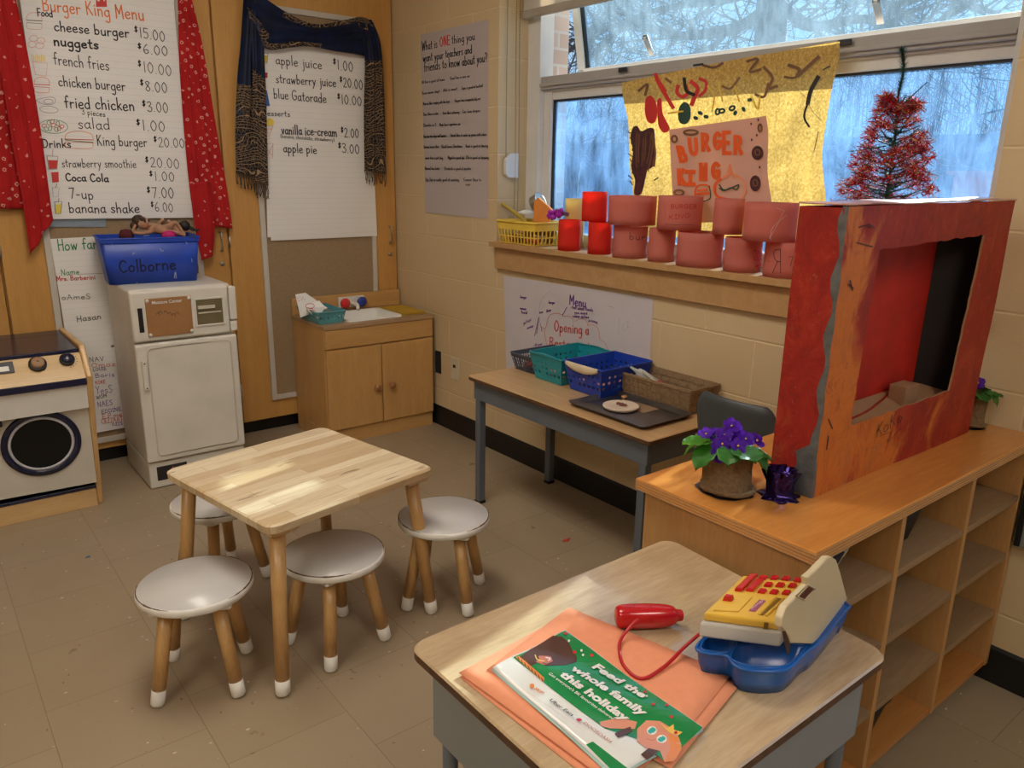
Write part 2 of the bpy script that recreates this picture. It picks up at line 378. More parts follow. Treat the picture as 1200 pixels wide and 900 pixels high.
# ================================================================== shell
X0, Y0, Y1, ZC = -4.7, -7.0, .92, 2.75
struct(MB().box(X0, .0, Y0, Y1, -.1, 0).build('floor', M_floor))
struct(MB().box(X0-.2, .4, Y0-.2, Y1+.2, ZC, ZC+.1).build('ceiling', M_ceil))
struct(MB().box(X0-.2, X0, Y0-.2, Y1+.2, 0, ZC).build('wall_left', M_wallR))
struct(MB().box(X0, .4, Y0-.2, Y0, 0, ZC).build('wall_front', M_wallB))
struct(MB().box(X0, .26, Y1, Y1+.2, 0, ZC).build('wall_back', M_wallB))
WA, WB, WC, WD = -.605, -2.685, -3.35, -5.43          # window openings along the right wall
ZB, ZT = 1.0, 2.5
w = MB()
w.box(0, .26, WA, Y1, 0, ZC).box(0, .26, WC, WB, 0, ZC).box(0, .26, Y0, WD, 0, ZC)
for a, b in ((WB, WA), (WD, WC)): w.box(0, .26, a, b, 0, ZB); w.box(0, .26, a, b, ZT, ZC)
struct(w.build('wall_right', M_wallR))
bb = MB().prism([(-.006, 0, 0), (-.0065, 0, .1), (-.001, 0, .109), (0, 0, .109), (0, 0, 0)], (0, 1, 0))
bb = MB(); bb.prism([(0, .305, .001), (-.008, .305, .001), (-.006, .305, .1), (-.001, .305, .109), (0, .305, .109)], (0, Y0-.305, 0))
struct(bb.build('baseboard_right', M_black))
# outer brickwork pillar seen through the glass
def brick_mat():
    m, t, b = nt('outdoor brick'); setb(b, .9, 0, .2); v = coords(t, rot=(PI/2, 0, 0)); br = N(t, 'ShaderNodeTexBrick'); t.links.new(v, br.inputs['Vector'])
    for k, q in (('Scale', 1), ('Mortar Size', .006), ('Brick Width', .2), ('Row Height', .07)): br.inputs[k].default_value = q
    br.inputs['Color1'].default_value = (.62, .5, .42, 1); br.inputs['Color2'].default_value = (.52, .4, .33, 1); br.inputs['Mortar'].default_value = (.6, .57, .52, 1)
    t.links.new(br.outputs['Color'], b.inputs['Base Color']); return m
M_obrick = brick_mat()
ow = MB().box(.262, .36, -.66, Y1+.2, -.6, ZC+.3).box(.262, .36, -7.2, -2.66, -.6, ZC+.3).box(.262, .36, -2.66, -.66, -.6, ZB-.03).box(.262, .36, -2.66, -.66, ZT+.05, ZC+.3)
ow = MB().box(.262, .36, -.66, Y1+.2, -.6, ZC+.3).box(.262, .36, WC+.03, -2.66, -.6, ZC+.3).box(.262, .36, -7.2, WD-.03, -.6, ZC+.3)
for a, b in ((-2.66, -.66), (WD-.03, WC+.03)): ow.box(.262, .36, a, b, -.6, ZB-.03); ow.box(.262, .36, a, b, ZT+.05, ZC+.3)
struct(ow.build('wall_outside', M_obrick))
# ------------------------------------------------------------------ glass
def glass(name, dirt, lo, hi, streak=.35, dc=(.80, .90, 1.0), base=.05):
    m, t, b = nt(name); t.nodes.remove(b); o = t.nodes['Material Output']
    tr = N(t, 'ShaderNodeBsdfTransparent'); tr.inputs['Color'].default_value = (.70, .84, .95, 1)
    gl = N(t, 'ShaderNodeBsdfGlossy'); gl.inputs['Roughness'].default_value = .03
    tl = N(t, 'ShaderNodeBsdfTranslucent'); tl.inputs['Color'].default_value = (*dc, 1)
    lw = N(t, 'ShaderNodeLayerWeight'); lw.inputs['Blend'].default_value = .12
    m1 = N(t, 'ShaderNodeMixShader'); lm = N(t, 'ShaderNodeMath', operation='MULTIPLY'); lm.inputs[1].default_value = .35
    t.links.new(lw.outputs['Fresnel'], lm.inputs[0]); t.links.new(lm.outputs[0], m1.inputs[0]); t.links.new(tr.outputs[0], m1.inputs[1]); t.links.new(gl.outputs[0], m1.inputs[2])
    v = coords(t, (1, 1, streak)); a = noisef(t, v, 14, 8, .75, 1.2); c = noisef(t, coords(t, (1, 1.0, 1)), 3.2, 5, .6, .8); d = noisef(t, coords(t, (1, 1, .12)), 60, 3, .8)
    mu = N(t, 'ShaderNodeMath', operation='MULTIPLY'); t.links.new(a, mu.inputs[0]); t.links.new(c, mu.inputs[1])
    ad = N(t, 'ShaderNodeMath', operation='MULTIPLY_ADD'); ad.inputs[1].default_value = .22; t.links.new(d, ad.inputs[0]); t.links.new(mu.outputs[0], ad.inputs[2])
    k = ramp(t, ad.outputs[0], [(lo, (base,)*3), (hi, (dirt,)*3)])
    m2 = N(t, 'ShaderNodeMixShader'); t.links.new(k, m2.inputs[0]); t.links.new(m1.outputs[0], m2.inputs[1]); t.links.new(tl.outputs[0], m2.inputs[2]); t.links.new(m2.outputs[0], o.inputs['Surface'])
    return m
M_gl_lo = glass('dusty lower glass', .34, .25, .50, .3, dc=(.17, .33, .62), base=.05); M_gl_hi = glass('dusty upper glass', .15, .26, .55, dc=(.46, .64, .82), base=.05)
def window(n, ya, yb):
    """ya nearer the back wall, yb nearer the camera"""
    r = bpy.data.objects.new('window_%d' % n, None); COL.objects.link(r); r.location = (.2, (ya+yb)/2, ZB); struct(r)
    f = MB()
    f.box(.165, .245, ya-.085, ya, ZB, ZT).box(.195, .24, ya-.135, ya-.085, ZB, 1.70)
    f.box(.165, .245, yb, yb+.075, ZB, ZT)
    f.box(.165, .245, yb+.075, ya-.085, ZB, 1.085).box(.165, .245, yb+.075, ya-.085, 2.43, ZT)
    f.box(.200, .242, yb+.075, ya-.135, 1.66, 1.698).box(.190, .245, yb+.075, ya-.085, 1.694, 1.703)
    f.build('frame', M_vinyl, r, True, .003)
    f = MB().box(.172, .245, yb+.075, ya-.085, 1.703, 1.757).box(.162, .19, yb+.075, ya-.085, 1.715, 1.728)
    f.build('transom', M_vinyl2, r, True, .003)
    k = MB().box(.208, .226, ya-.146, ya-.135, 1.085, 1.66).box(.208, .226, yb+.075, ya-.135, 1.652, 1.66)
    k.build('gasket', M_gask, r, True)
    MB().box(.214, .219, yb+.075, ya-.146, 1.085, 1.652).build('pane', M_gl_lo, r, True)
    # top-hung sash, pushed out at the bottom
    zs, zh, xs, xh = 1.775, 2.42, .335, .205
    def P(y, t, o): return (lerp(xs, xh, t)+o*.98, y, lerp(zs, zh, t)+o*.2)
    def bar(mb, y0, y1, t0, t1, o0, o1): mb.hexa([P(y0, t0, o0), P(y1, t0, o0), P(y1, t0, o1), P(y0, t0, o1), P(y0, t1, o0), P(y1, t1, o0), P(y1, t1, o1), P(y0, t1, o1)])
    ys, ye = ya-.175, yb+.09
    s = MB(); bar(s, ys-.04, ys, 0, 1, -.02, .02); bar(s, ye, ye+.04, 0, 1, -.02, .02); bar(s, ye, ys, 0, .035, -.02, .02); bar(s, ye, ys, .95, 1, -.02, .02)
    so = s.build('sash', M_vinyl, r, True, .003)
    s = MB(); bar(s, ys-.056, ys-.04, .03, .95, -.008, .012); s.build('sash_gasket', M_gask, so, True)
    s = MB(); bar(s, ye+.04, ys-.056, .035, .95, -.002, .002); s.build('sash_pane', M_gl_hi, so, True)
    for yy in (ya-.62, yb+.52):
        h = MB(); h.prism([P(yy-.012, .06, -.021), P(yy+.012, .06, -.021), P(yy+.013, .15, -.05), P(yy+.011, .18, -.055), P(yy-.011, .18, -.055), P(yy-.013, .15, -.05)], (-.006, 0, -.002))
        h.tube([Vector(P(yy-.006, .16, -.062)), Vector(P(yy+.006, .16, -.062))], .006, 8)
        h.build('handle', M_chrome, so, True)
    for yy in (ya-.60, yb+.55):
        h = MB().box(.156, .163, yy-.022, yy+.022, 1.735, 1.752); h.build('latch', M_gask, r, True, .002)
    return r
window(1, WA, WB); window(2, WC, WD)  # the second window is out of view, added to let in fill light
# sill ledge with its box front
t_ = thing('window_ledge', 'long pale wooden ledge under the window that carries the pink paper tubes', 'ledge', (0, -1.6, .91))
MB().box(-.048, .164, WB+.002, WA-.002, 1.012, 1.035).box(-.048, -.001, WB-.02, WB+.002, 1.012, 1.035).box(-.048, -.001, WA-.002, WA+.0, 1.012, 1.035).build('ledge_top', M_mapleX, t_, True, .002)
MB().box(-.022, -.001, WB-.015, WA-.012, .912, 1.012).build('front_board', M_mapleX, t_, True, .002)
for u, v in ((609, 307), (631, 309.5), (654, 313), (682, 318), (713, 323)):
    rn = MB(); p = Xp(u, v, -.0225); scribble(rn, p+Vector((0, .006, -.008)), p+Vector((0, -.008, -.008)), .018, .003, (-1, 0, 0), 5, 0, int(u))
    rn.build('tape_mark', plain('old tape marks', (.40, .28, .16), .8), t_, True)
# ------------------------------------------------------------------ roller blind, its cord and bead chain
M_blind = thin('blind fabric', (.74, .70, .62), .35, .9, .06)
t_ = thing('roller_blind', 'cream roller blind pulled down a little over the top of the window', 'blind', (.12, -1.64, 2.0))
MB().box(.130, .134, WB+.02, WA-.005, 2.03, 2.46).build('fabric', M_blind, t_, True)
MB().box(.122, .142, WB+.02, WA-.003, 1.998, 2.032).build('hem_bar', plain('blind hem bar', (.40, .36, .31), .6), t_, True, .004)
MB().lathe([(.022, WB+.02), (.022, WA-.01)], (.135, 0, 2.47), 16, axis='Y').build('roller', M_vinyl, t_, True)
ch = MB()
for x in (.085, .105):
    for k in range(150): ch.blob((x, -.622-.004*math.sin(k*.05), 1.13+k*.0088), .0036, .0036, .0036, 6)
ch.build('bead_chain', plain('brass beads', (.42, .30, .13), .4, .6), t_, True)
t_ = thing('cord_cleat', 'small white plastic blind cord tensioner on the window reveal', 'cleat', (.03, -.61, 1.37))
MB().prism([(.03, -.606, 1.335), (.05, -.606, 1.32), (.105, -.606, 1.32), (.105, -.606, 1.43), (.06, -.606, 1.43), (.03, -.606, 1.40)], (0, -.022, 0)).build('body', M_vinyl, t_, True, .004)
MB().tube([(.04, -.616, 1.35), (.04, -.612, 1.6), (.041, -.612, 2.46)], .0018, 6).build('cord', plain('blind cord', (.30, .28, .24), .8), t_, True)
for z in (1.345, 1.375, 1.405): MB().lathe([(.004, -.6295), (.004, -.6285)], (.085, 0, z), 10, axis='Y').build('screw', M_chrome, t_, True)
# ------------------------------------------------------------------ ceiling lamps added for fill light, unseen above the frame
M_tube = bpy.data.materials.new('lit diffuser'); M_tube.use_nodes = True
_b = M_tube.node_tree.nodes['Principled BSDF']; _b.inputs['Emission Color'].default_value = (1, .915, .79, 1); _b.inputs['Emission Strength'].default_value = LAMP if 'LAMP' in globals() else 6.2
for i, (x, y, w_) in enumerate(((-1.6, -1.6, 'closest to the cupboards'), (-1.6, -4.6, 'behind the camera'), (-3.6, -3.0, 'over the far left of the room'))):
    t_ = thing('ceiling_fill_light', 'added flat ceiling fill light '+w_, 'light', (x, y, ZC), 0, 'added ceiling fill lights')
    MB().box(-.32, .32, -.62, .62, -.06, -.001).build('housing', M_vinyl, t_, bevel=.004)
    MB().box(-.29, .29, -.59, .59, -.068, -.0605).build('diffuser', M_tube, t_)
# ================================================================== outdoors
M_bark = plain('winter bark', (.10, .085, .08), .95, var=.3); M_bark2 = plain('twig bark', (.16, .13, .12), .95, var=.3)
M_snow = plain('thin snow and grass', (.50, .52, .50), .95, var=.3, scale=2)
struct(MB().box(.37, 60, -30, 50, -.75, -.6).build('ground', M_snow))
def grow(mb, p, d, L, r, lvl, rnd, up=.25):
    n = 5; pts = [p]; q = p.copy(); dd = d.copy()
    for i in range(n):
        dd = (dd+Vector((rnd.uniform(-1, 1), rnd.uniform(-1, 1), rnd.uniform(-.6, 1)*up*1.6))*.16).normalized(); q = q+dd*(L/n); pts.append(q.copy())
    mb.tube(pts, [r*(1-.55*i/n) for i in range(n+1)], 6 if lvl > 2 else 4, smooth=True, cap=False)
    if lvl == 0: return
    for k in range(4 if lvl > 1 else 5):
        i = rnd.randint(2, n) if k else n
        a = dd.orthogonal().normalized(); a.rotate(Matrix.Rotation(rnd.uniform(0, 2*PI), 3, dd)); nd = (dd*rnd.uniform(.45, .9)+a*rnd.uniform(.5, .9)).normalized()
        grow(mb, pts[i], nd, L*rnd.uniform(.55, .8), r*.5*(1-.1*(i < n)), lvl-1, rnd, up)
for i, (x, y, h, r, s, lab) in enumerate(((12.0, 6.2, 2.2, .13, 8, 'bare tree standing behind the painted paper outside'),
        (12.2, .2, 2.2, .15, 5, 'bare tree seen through the right end of the window'), (9.4, 9.6, 1.9, .09, 12, 'slim bare tree outside, seen through the left window pane'), (13.0, 12.8, 2.3, .15, 21, 'bare tree farther off, seen between the painted paper and the left jamb'))):
    rnd = random.Random(s); mb = MB(); grow(mb, Vector((0, 0, 0)), Vector((.02, 0, 1)), h, r, 5, rnd)
    t_ = thing('bare_tree', lab, 'tree', (x, y, -.6), 0, 'bare trees outside'); mb.build('branches', M_bark, t_)
t_ = thing('bare_tree', 'large bare tree with wide arching limbs seen through the upper window', 'tree', (7.0, 5.2, -.6), 0, 'bare trees outside'); mb = MB(); rnd = random.Random(31)
def LB(u, v, dx=0): return Xp(u, v, 7.0+dx)
b0 = LB(905, 20, 0); mb.tube(cr([Vector((b0.x, b0.y, -.6)), Vector((b0.x, b0.y-.05, 1.4)), b0, LB(915, -60), LB(905, -160)], 6), [.20]*14+[.17]*12, 10, cap=False)
for k, (P_, r) in enumerate((([(905, 5), (860, 34), (800, 42), (750, 30), (705, 34), (668, 60)], .085), ([(905, -15), (850, 0), (790, 8), (745, 22), (700, 62)], .07), ([(908, 0), (950, 30), (1010, 22), (1070, 34), (1130, 10)], .08), ([(900, -40), (820, -30), (760, -5), (715, 10), (690, 40)], .06), ([(910, -30), (980, -20), (1040, 5), (1100, -5), (1180, 20)], .06), ([(850, 36), (830, 58), (790, 66), (750, 60)], .04), ([(950, 28), (970, 50), (1000, 60), (1050, 58)], .035))):
    C_ = cr([LB(u, v, .25*math.sin(k*2+j)) for j, (u, v) in enumerate(P_)], 5); n_ = len(C_); mb.tube(C_, [r*(1-.75*i/n_) for i in range(n_)], 7, cap=False)
    for i in range(2, n_):
        for q in range(2):
            d = (C_[i]-C_[i-1]).normalized(); d = (d*.5+Vector((rnd.uniform(-.8, .8), rnd.uniform(-.8, .8), rnd.uniform(-.9, .9)))).normalized(); grow(mb, C_[i], d, rnd.uniform(.5, 1.0), r*.25, 2, rnd, .1)
mb.build('limbs', M_bark, t_, True)
rnd = random.Random(5); mb = MB()
for i in range(1500):
    x = rnd.uniform(20.5, 28); y = rnd.uniform(-1, 26); b = Vector((x, y, -.6)); h = rnd.uniform(2, 6.5); l = Vector((rnd.uniform(-.5, .5), rnd.uniform(-.7, .7), h))
    mb.tube([b, b+l*.5+Vector((0, rnd.uniform(-.15, .15), 0)), b+l], [.03, .018, .005], 3, cap=False)
    for k in range(3):
        q = b+l*rnd.uniform(.3, .9); mb.tube([q, q+Vector((rnd.uniform(-.3, .3), rnd.uniform(-.9, .9), rnd.uniform(.2, 1)))], [.012, .004], 3, cap=False)
o = mb.build('thicket', M_bark2); tag(o, 'bare winter thicket behind the trees outside the window', 'thicket', kind='stuff')
t_ = thing('board_fence', 'long dark board fence outdoors below the trees', 'fence', (18.4, 10, -.6))
f = MB(); y = -2.
while y < 24: f.box(-.01, .01, y-10, y+.14-10, 0, 3.0); y += .155
f.build('boards', plain('weathered fence', (.055, .065, .10), .9, var=.3), t_)
MB().box(-.06, -.011, -12, 14, 2.7, 2.78).box(-.06, -.011, -12, 14, .3, .38).build('rail', plain('weathered fence', (.12, .13, .16)), t_)
t_ = thing('brick_planter', 'low red brick wall outdoors at the right end of the window', 'wall', (3.4, -1.35, -.6))
MB().box(-.12, .12, -1.0, .14, 0, 1.975).build('brickwork', plain('red brick outdoors', (.30, .08, .05), .9), t_)
MB().box(-.15, .15, -1.03, .17, 1.975, 2.0).build('coping', plain('red coping', (.24, .07, .05), .9), t_)
# ------------------------------------------------------------------ light
W = bpy.data.worlds.new('sky'); S.world = W; W.use_nodes = True; t = W.node_tree
bg = t.nodes['Background']; tc = N(t, 'ShaderNodeTexCoord'); sp = N(t, 'ShaderNodeSeparateXYZ'); t.links.new(tc.outputs['Generated'], sp.inputs[0])
c = ramp(t, sp.outputs['Z'], [(.0, (.52, .76, 1.0)), (.35, (.34, .62, 1.0)), (1, (.22, .46, .98))]); t.links.new(c, bg.inputs['Color']); bg.inputs['Strength'].default_value = SKY if 'SKY' in globals() else .5
sd = bpy.data.lights.new('sun', 'SUN'); so = bpy.data.objects.new('sun', sd); COL.objects.link(so)
sd.energy = SUN if 'SUN' in globals() else 9.5; sd.angle = .01; sd.color = (1, .87, .68)
so.rotation_euler = Vector((-1, -.29, -.41)).to_track_quat('-Z', 'Y').to_euler(); so.location = (8, 4, 6)
S.view_settings.view_transform = 'Standard'; S.view_settings.look = 'None'; S.view_settings.gamma = 1; S.view_settings.use_curve_mapping = False
S.view_settings.exposure = 1.0
# ================================================================== cupboards along the back wall
M_cork = plain('tan pinboard', (.34, .235, .135), .95, var=.1, scale=90)
M_white = plain('white enamel', (.80, .79, .75), .35, var=.05)
M_gap = plain('dark recess', (.012, .01, .01), .9)
YC = .31
def cupboard(x0, x1, lab, hx, board, wdoor=None):
    t_ = thing('built_in_cupboard', lab, 'cupboard', ((x0+x1)/2, .6, 0), 0, 'wall of tall cupboards')
    MB().box(x0+.001, x1-.001, .335, .90, .09, 2.7).build('carcass', M_maple, t_, True)
    MB().box(x0+.001, x1-.001, .36, .90, .0, .09).build('plinth', M_black, t_, True)
    d = MB().box(x0+.006, x1-.006, YC, .333, .075, 2.69).build('door', M_maple, t_, True, .0015)
    if hx is not None:
        h = MB(); h.tube(cr([(hx, YC, 1.045), (hx, YC-.022, 1.04), (hx, YC-.024, 1.0), (hx, YC-.022, .962), (hx, YC, .957)], 5), .005, 8); h.build('handle', M_chrome, d, True)
        MB().lathe([(.011, 0), (.011, .006), (.004, .006)], (hx, YC, .895), 16, axis='Y').build('lock', M_chrome, d, True)
    if board:
        a, b, z0, z1 = board
        MB().box(a, b, YC-.008, YC-.0005, z0, z1).build('pinboard', M_cork, d, True)
        f = MB()
        for q in ((a-.012, a+.014, z0-.012, z1+.012), (b-.014, b+.012, z0-.012, z1+.012)): f.box(q[0], q[1], YC-.016, YC-.0008, q[2], q[3])
        for q in ((z0-.012, z0+.014), (z1-.014, z1+.012)): f.box(a+.014, b-.014, YC-.016, YC-.0008, q[0], q[1])
        f.build('pinboard_frame', plain('pinboard trim', (.60, .56, .50), .45, var=.05), d, True, .002)
        for z in (.25, 1.0): 
            g_ = MB().lathe([(.005, z-.03), (.005, z+.03)], (x0+.004 if hx and hx > (x0+x1)/2 else x1-.004, YC-.003, 0), 8); g_.build('hinge', M_chrome, d, True)
cupboard(-.935, -.002, 'tall wooden cupboard door with tan pinboard behind the dark scarf and drinks sheet', -.05, (-.765, -.15, .185, 2.07))
cupboard(-1.875, -.935, 'tall wooden cupboard door with tan pinboard behind the food menu sheet', -.975, (-1.70, -1.078, .12, 2.12))
cupboard(-2.82, -1.875, 'plain tall wooden cupboard door at the left edge, behind the play stove', -1.93, None)
cupboard(-3.76, -2.82, 'tall wooden cupboard farthest to the left, beyond the picture edge', None, None)
# ================================================================== play sink
M_ply = wood('pale plywood', (.52, .285, .095), (.62, .365, .135), 'Z', 6, 10, .35, .15)
M_plyX = wood('pale plywood across', (.52, .285, .095), (.62, .365, .135), 'X', 6, 10, .35, .15)
M_edge = wood('plywood edge', (.40, .24, .11), (.55, .36, .19), 'X', 40, 30, .5, 0)
M_top = wood('laminate oak counter', (.33, .20, .10), (.48, .32, .18), 'X', 9, 16, .35, .1)
t_ = thing('play_sink', 'wooden toy kitchen sink cabinet with two doors in the corner', 'toy sink', (-.34, .1, 0))
xa, xb = -.648, -.030
MB().box(xa, xb, -.078, .288, .075, .50).box(xa, xa+.018, -.078, .288, .50, .594).box(xb-.018, xb, -.078, .288, .50, .594).box(xa+.018, xb-.018, .270, .288, .50, .594).box(xa+.018, xb-.018, -.078, -.064, .50, .594).box(xa, xb, -.066, .288, 0, .075).build('body', M_ply, t_, True, .002)
MB().box(xa, xb, -.0785, -.0785+.012, .0, .0735).build('kick_board', M_plyX, t_, True)
MB().box(xa+.003, xb-.003, -.094, -.0785, .498, .592).build('front_panel', M_plyX, t_, True, .002)
c = MB()                                                        # counter with a hole for the basin
bx0, bx1, by0, by1 = -.50, -.185, -.055, .225
c.box(xa-.004, bx0+.01, -.098, .288, .5945, .613).box(bx1-.01, xb+.002, -.098, .288, .5945, .613).box(bx0+.01, bx1-.01, -.098, by0+.01, .5945, .613).box(bx0+.01, bx1-.01, by1-.01, .288, .5945, .613)
c.build('counter', M_top, t_, True)
MB().box(xa, xb+.02, .278, .290, .6135, .700).build('splash_back', M_plyX, t_, True, .003)
b_ = MB()
def rrect(x0, x1, y0, y1, z, r, n=4):
    out = []
    for cx, cy, a in ((x1-r, y1-r, 0), (x0+r, y1-r, PI/2), (x0+r, y0+r, PI), (x1-r, y0+r, 1.5*PI)):
        for k in range(n+1): q = a+PI/2*k/n; out.append(Vector((cx+r*math.cos(q), cy+r*math.sin(q), z)))
    return out
def loft(mb, rings, cap0=False, cap1=True, mi=0, smooth=True):
    n = len(rings[0]); vs = [p for r in rings for p in r]; fs = []
    for k in range(len(rings)-1):
        for i in range(n): j = (i+1) % n; fs.append((k*n+i, k*n+j, (k+1)*n+j, (k+1)*n+i))
    if cap0: fs.append(tuple(range(n)))
    if cap1: fs.append(tuple(range((len(rings)-1)*n, len(rings)*n)))
    return mb.add(vs, fs, mi, smooth)
loft(b_, [rrect(bx0-.002, bx1+.002, by0-.002, by1+.002, .6135, .03), rrect(bx0, bx1, by0, by1, .6205, .03), rrect(bx0+.008, bx1-.008, by0+.008, by1-.008, .6215, .026), rrect(bx0+.016, bx1-.016, by0+.016, by1-.016, .616, .024), rrect(bx0+.028, bx1-.028, by0+.028, by1-.028, .545, .03), rrect(bx0+.05, bx1-.05, by0+.05, by1-.05, .535, .03)])
b_.build('basin', M_white, t_, True)
d1 = MB().box(xa+.003, -.343, -.094, -.0785, .080, .490).build('door', M_ply, t_, True, .002)
d2 = MB().box(-.338, xb-.003, -.094, -.0785, .080, .490).build('door', M_ply, t_, True, .002)
M_knob = wood('knob wood', (.28, .11, .04), (.38, .17, .07), 'Y', 8, 8, .4)
for d_, x in ((d1, -.378), (d2, -.292)): MB().lathe([(.008, 0), (.007, .012), (.016, .016), (.018, .024), (.014, .03), (0, .032)], (x, -.094, .272), 20, axis='Y').build('knob', M_knob, d_, True)
tp = MB().box(-.392, -.238, .267, .2775, .628, .686).build('tap_plate', M_white, t_, True, .004)
M_tapR = plain('red plastic', (.70, .03, .03), .35); M_tapB = plain('blue plastic dark', (.02, .05, .32), .35)
for x, m_ in ((-.362, M_tapR), (-.264, M_tapB)): MB().lathe([(.008, 0), (.008, .01), (.026, .012), (.027, .022), (.022, .028), (0, .029)], (x, .267, .655), 24, axis='Y').build('tap_knob', m_, tp, True)
MB().tube(cr([(-.316, .266, .650), (-.316, .245, .652), (-.312, .215, .648), (-.312, .205, .632), (-.312, .204, .622)], 6), .010, 12).build('spout', M_white, tp, True)
# ================================================================== play fridge
M_fr = plain('aged cream plastic', (.70, .67, .60), .42, var=.10, scale=5, bmp=.08, bscale=220)
M_fr2 = plain('aged cream plastic shade', (.60, .55, .45), .45, var=.10)
t_ = thing('play_fridge', 'cream plastic toy fridge with a brown message board on its freezer door', 'toy fridge', (-1.29, .07, 0))
fx0, fx1, fy = -1.500, -1.088, -.142
MB().box(fx0, fx1-.004, fy+.016, .265, .122, .862).build('body', M_fr, t_, True, .012, seg=4)
bs = MB().box(fx0, fx1, fy+.004, .265, .002, .118).build('base', M_fr, t_, True, .008, seg=3)
MB().box(-1.470, -1.345, fy+.0005, fy+.0035, .035, .098).build('base_grille', plain('grille black', (.02, .018, .02), .5), bs, True, .012)
s_ = MB(); star = [(-1.405+.03*math.cos(PI/2+k*PI/5)*(1 if k % 2 == 0 else .42), fy-.0005, .066+.026*math.sin(PI/2+k*PI/5)*(1 if k % 2 == 0 else .42)) for k in range(10)]
s_.prism(star, (0, -.001, 0)); s_.build('star_sticker', plain('rust sticker', (.30, .09, .04), .6), bs, True)
fd = MB().box(fx0-.004, fx1-.022, fy-.012, fy+.015, .648, .858).build('freezer_door', M_fr, t_, True, .012, seg=4)
MB().box(fx0+.022, fx0+.040, fy-.0135, fy-.0122, .690, .790).build('handle_slot', M_gap, fd, True, .0)
mbd = MB().box(fx0+.052, fx0+.232, fy-.018, fy-.0125, .668, .826).build('message_board', plain('copper brown board', (.36, .18, .07), .5, var=.15), fd, True, .004)
for x in (fx0+.060, fx0+.224):
    for z in (.677, .817): MB().lathe([(.0075, 0), (.0075, .002), (.003, .0035), (0, .0036)], (x, fy-.018, z), 14, axis='Y').build('screw', M_fr, mbd, True)
l_ = MB(); printed(l_, 'Message Center', (fx0+.078, fy-.0182, .803), (fx0+.196, fy-.0182, .803), .013, (0, -1, 0)); l_.build('lettering', plain('white print', (.75, .73, .70), .6), mbd, True)
l_ = MB()
for k, (x, z) in enumerate(((.10, .765), (.12, .765), (.135, .757), (.15, .75), (.165, .755), (.09, .76))): l_.ribbon(cr([(fx0+x, fy-.0195, z), (fx0+x+.008, fy-.0195, z+.008), (fx0+x+.014, fy-.0195, z-.004)], 4), .002, (0, -1, 0))
l_.build('scrawl', M_ink, mbd, True)
wn = MB(); q = (fx0+.243, fx0+.368, .690, .812)
wn.box(q[0], q[0]+.008, fy-.017, fy-.0125, q[2], q[3]).box(q[1]-.008, q[1], fy-.017, fy-.0125, q[2], q[3]).box(q[0]+.008, q[1]-.008, fy-.017, fy-.0125, q[2], q[2]+.008).box(q[0]+.008, q[1]-.008, fy-.017, fy-.0125, q[3]-.008, q[3])
wn.build('window_trim', M_fr, fd, True, .002)
M_rec = plain('dispenser recess', (.16, .13, .065), .5)
MB().box(q[0]+.008, q[1]-.008, fy-.0135, fy-.0125, q[2]+.008, q[3]-.008).build('dispenser_recess', M_rec, fd, True)
MB().box(q[0]+.014, q[1]-.04, fy-.021, fy-.014, .765, .779).box(q[0]+.014, q[1]-.015, fy-.017, fy-.014, .745, .751).build('dispenser_lip', M_fr2, fd, True, .003)
ld = MB().box(fx0-.004, fx1+.002, fy-.012, fy+.015, .124, .640).build('fridge_door', M_fr, t_, True, .010, seg=4)
ft = MB(); r0 = rrect(fx0+.040, fx1-.030, .150, .620, 0, .02); r0 = [Vector((p.x, fy-.0128, p.y)) for p in r0]; ft.tube(r0, .0032, 6, closed=True); ft.build('door_moulding', M_fr2, ld, True)
hn = MB(); hn.box(fx0+.012, fx0+.034, fy-.026, fy-.0125, .445, .575); ho = hn.build('handle', M_fr, ld, True, .008, seg=3)
for z in (.458, .562): MB().lathe([(.003, 0), (.003, .0012)], (fx0+.023, fy-.026, z), 10, axis='Y').build('screw', M_gap, ho, True)
MB().box(fx1-.020, fx1+.010, fy-.008, fy+.030, .655, .700).box(fx1-.020, fx1+.012, fy-.010, fy+.030, .705, .850).build('hinge_cover', M_fr, t_, True, .006)
# ================================================================== play stove
M_beech = wood('beech', (.60, .36, .14), (.70, .46, .21), 'Z', 6, 12, .4, .1)
M_beechX = wood('beech across', (.60, .38, .16), (.70, .48, .23), 'X', 6, 12, .4, .1)
M_navy = plain('navy laminate', (.006, .008, .04), .25, var=.15, spec=.6)
M_lam = plain('white laminate', (.74, .73, .70), .35, var=.04)
M_oven = plain('grey cream laminate', (.60, .57, .50), .4, var=.06)
t_ = thing('play_stove', 'wooden toy stove with navy top and round oven window, cut by the left edge', 'toy stove', (-2.0, .0, 0))
sx0, sx1 = -2.33, -1.690
def side(x):
    return [(x, -.160, 0), (x, -.215, .30), (x, -.290, .570), (x, -.205, .679), (x, .235, .672), (x, .235, 0)]
for x in (sx1-.022, sx0): MB().prism(side(x), (.022, 0, 0)).build('side_panel', M_beech, t_, True, .006, seg=3)
i0, i1 = sx0+.0225, sx1-.0225
MB().box(i0, i1, -.20, .13, .648, .664).box(i0, i1, .1305, .235, .60, .664).build('hob_top', M_navy, t_, True, .003)
cpm = MB(); cpm.hexa([(i0, -.284, .565), (i1, -.284, .565), (i1, -.265, .565), (i0, -.265, .565), (i0, -.208, .650), (i1, -.208, .650), (i1, -.190, .647), (i0, -.190, .647)])
cp = cpm.build('control_panel', M_beechX, t_, True)
MB().box(i0, i1, -.285, -.262, .538, .5645).build('navy_strip', M_navy, t_, True, .002)
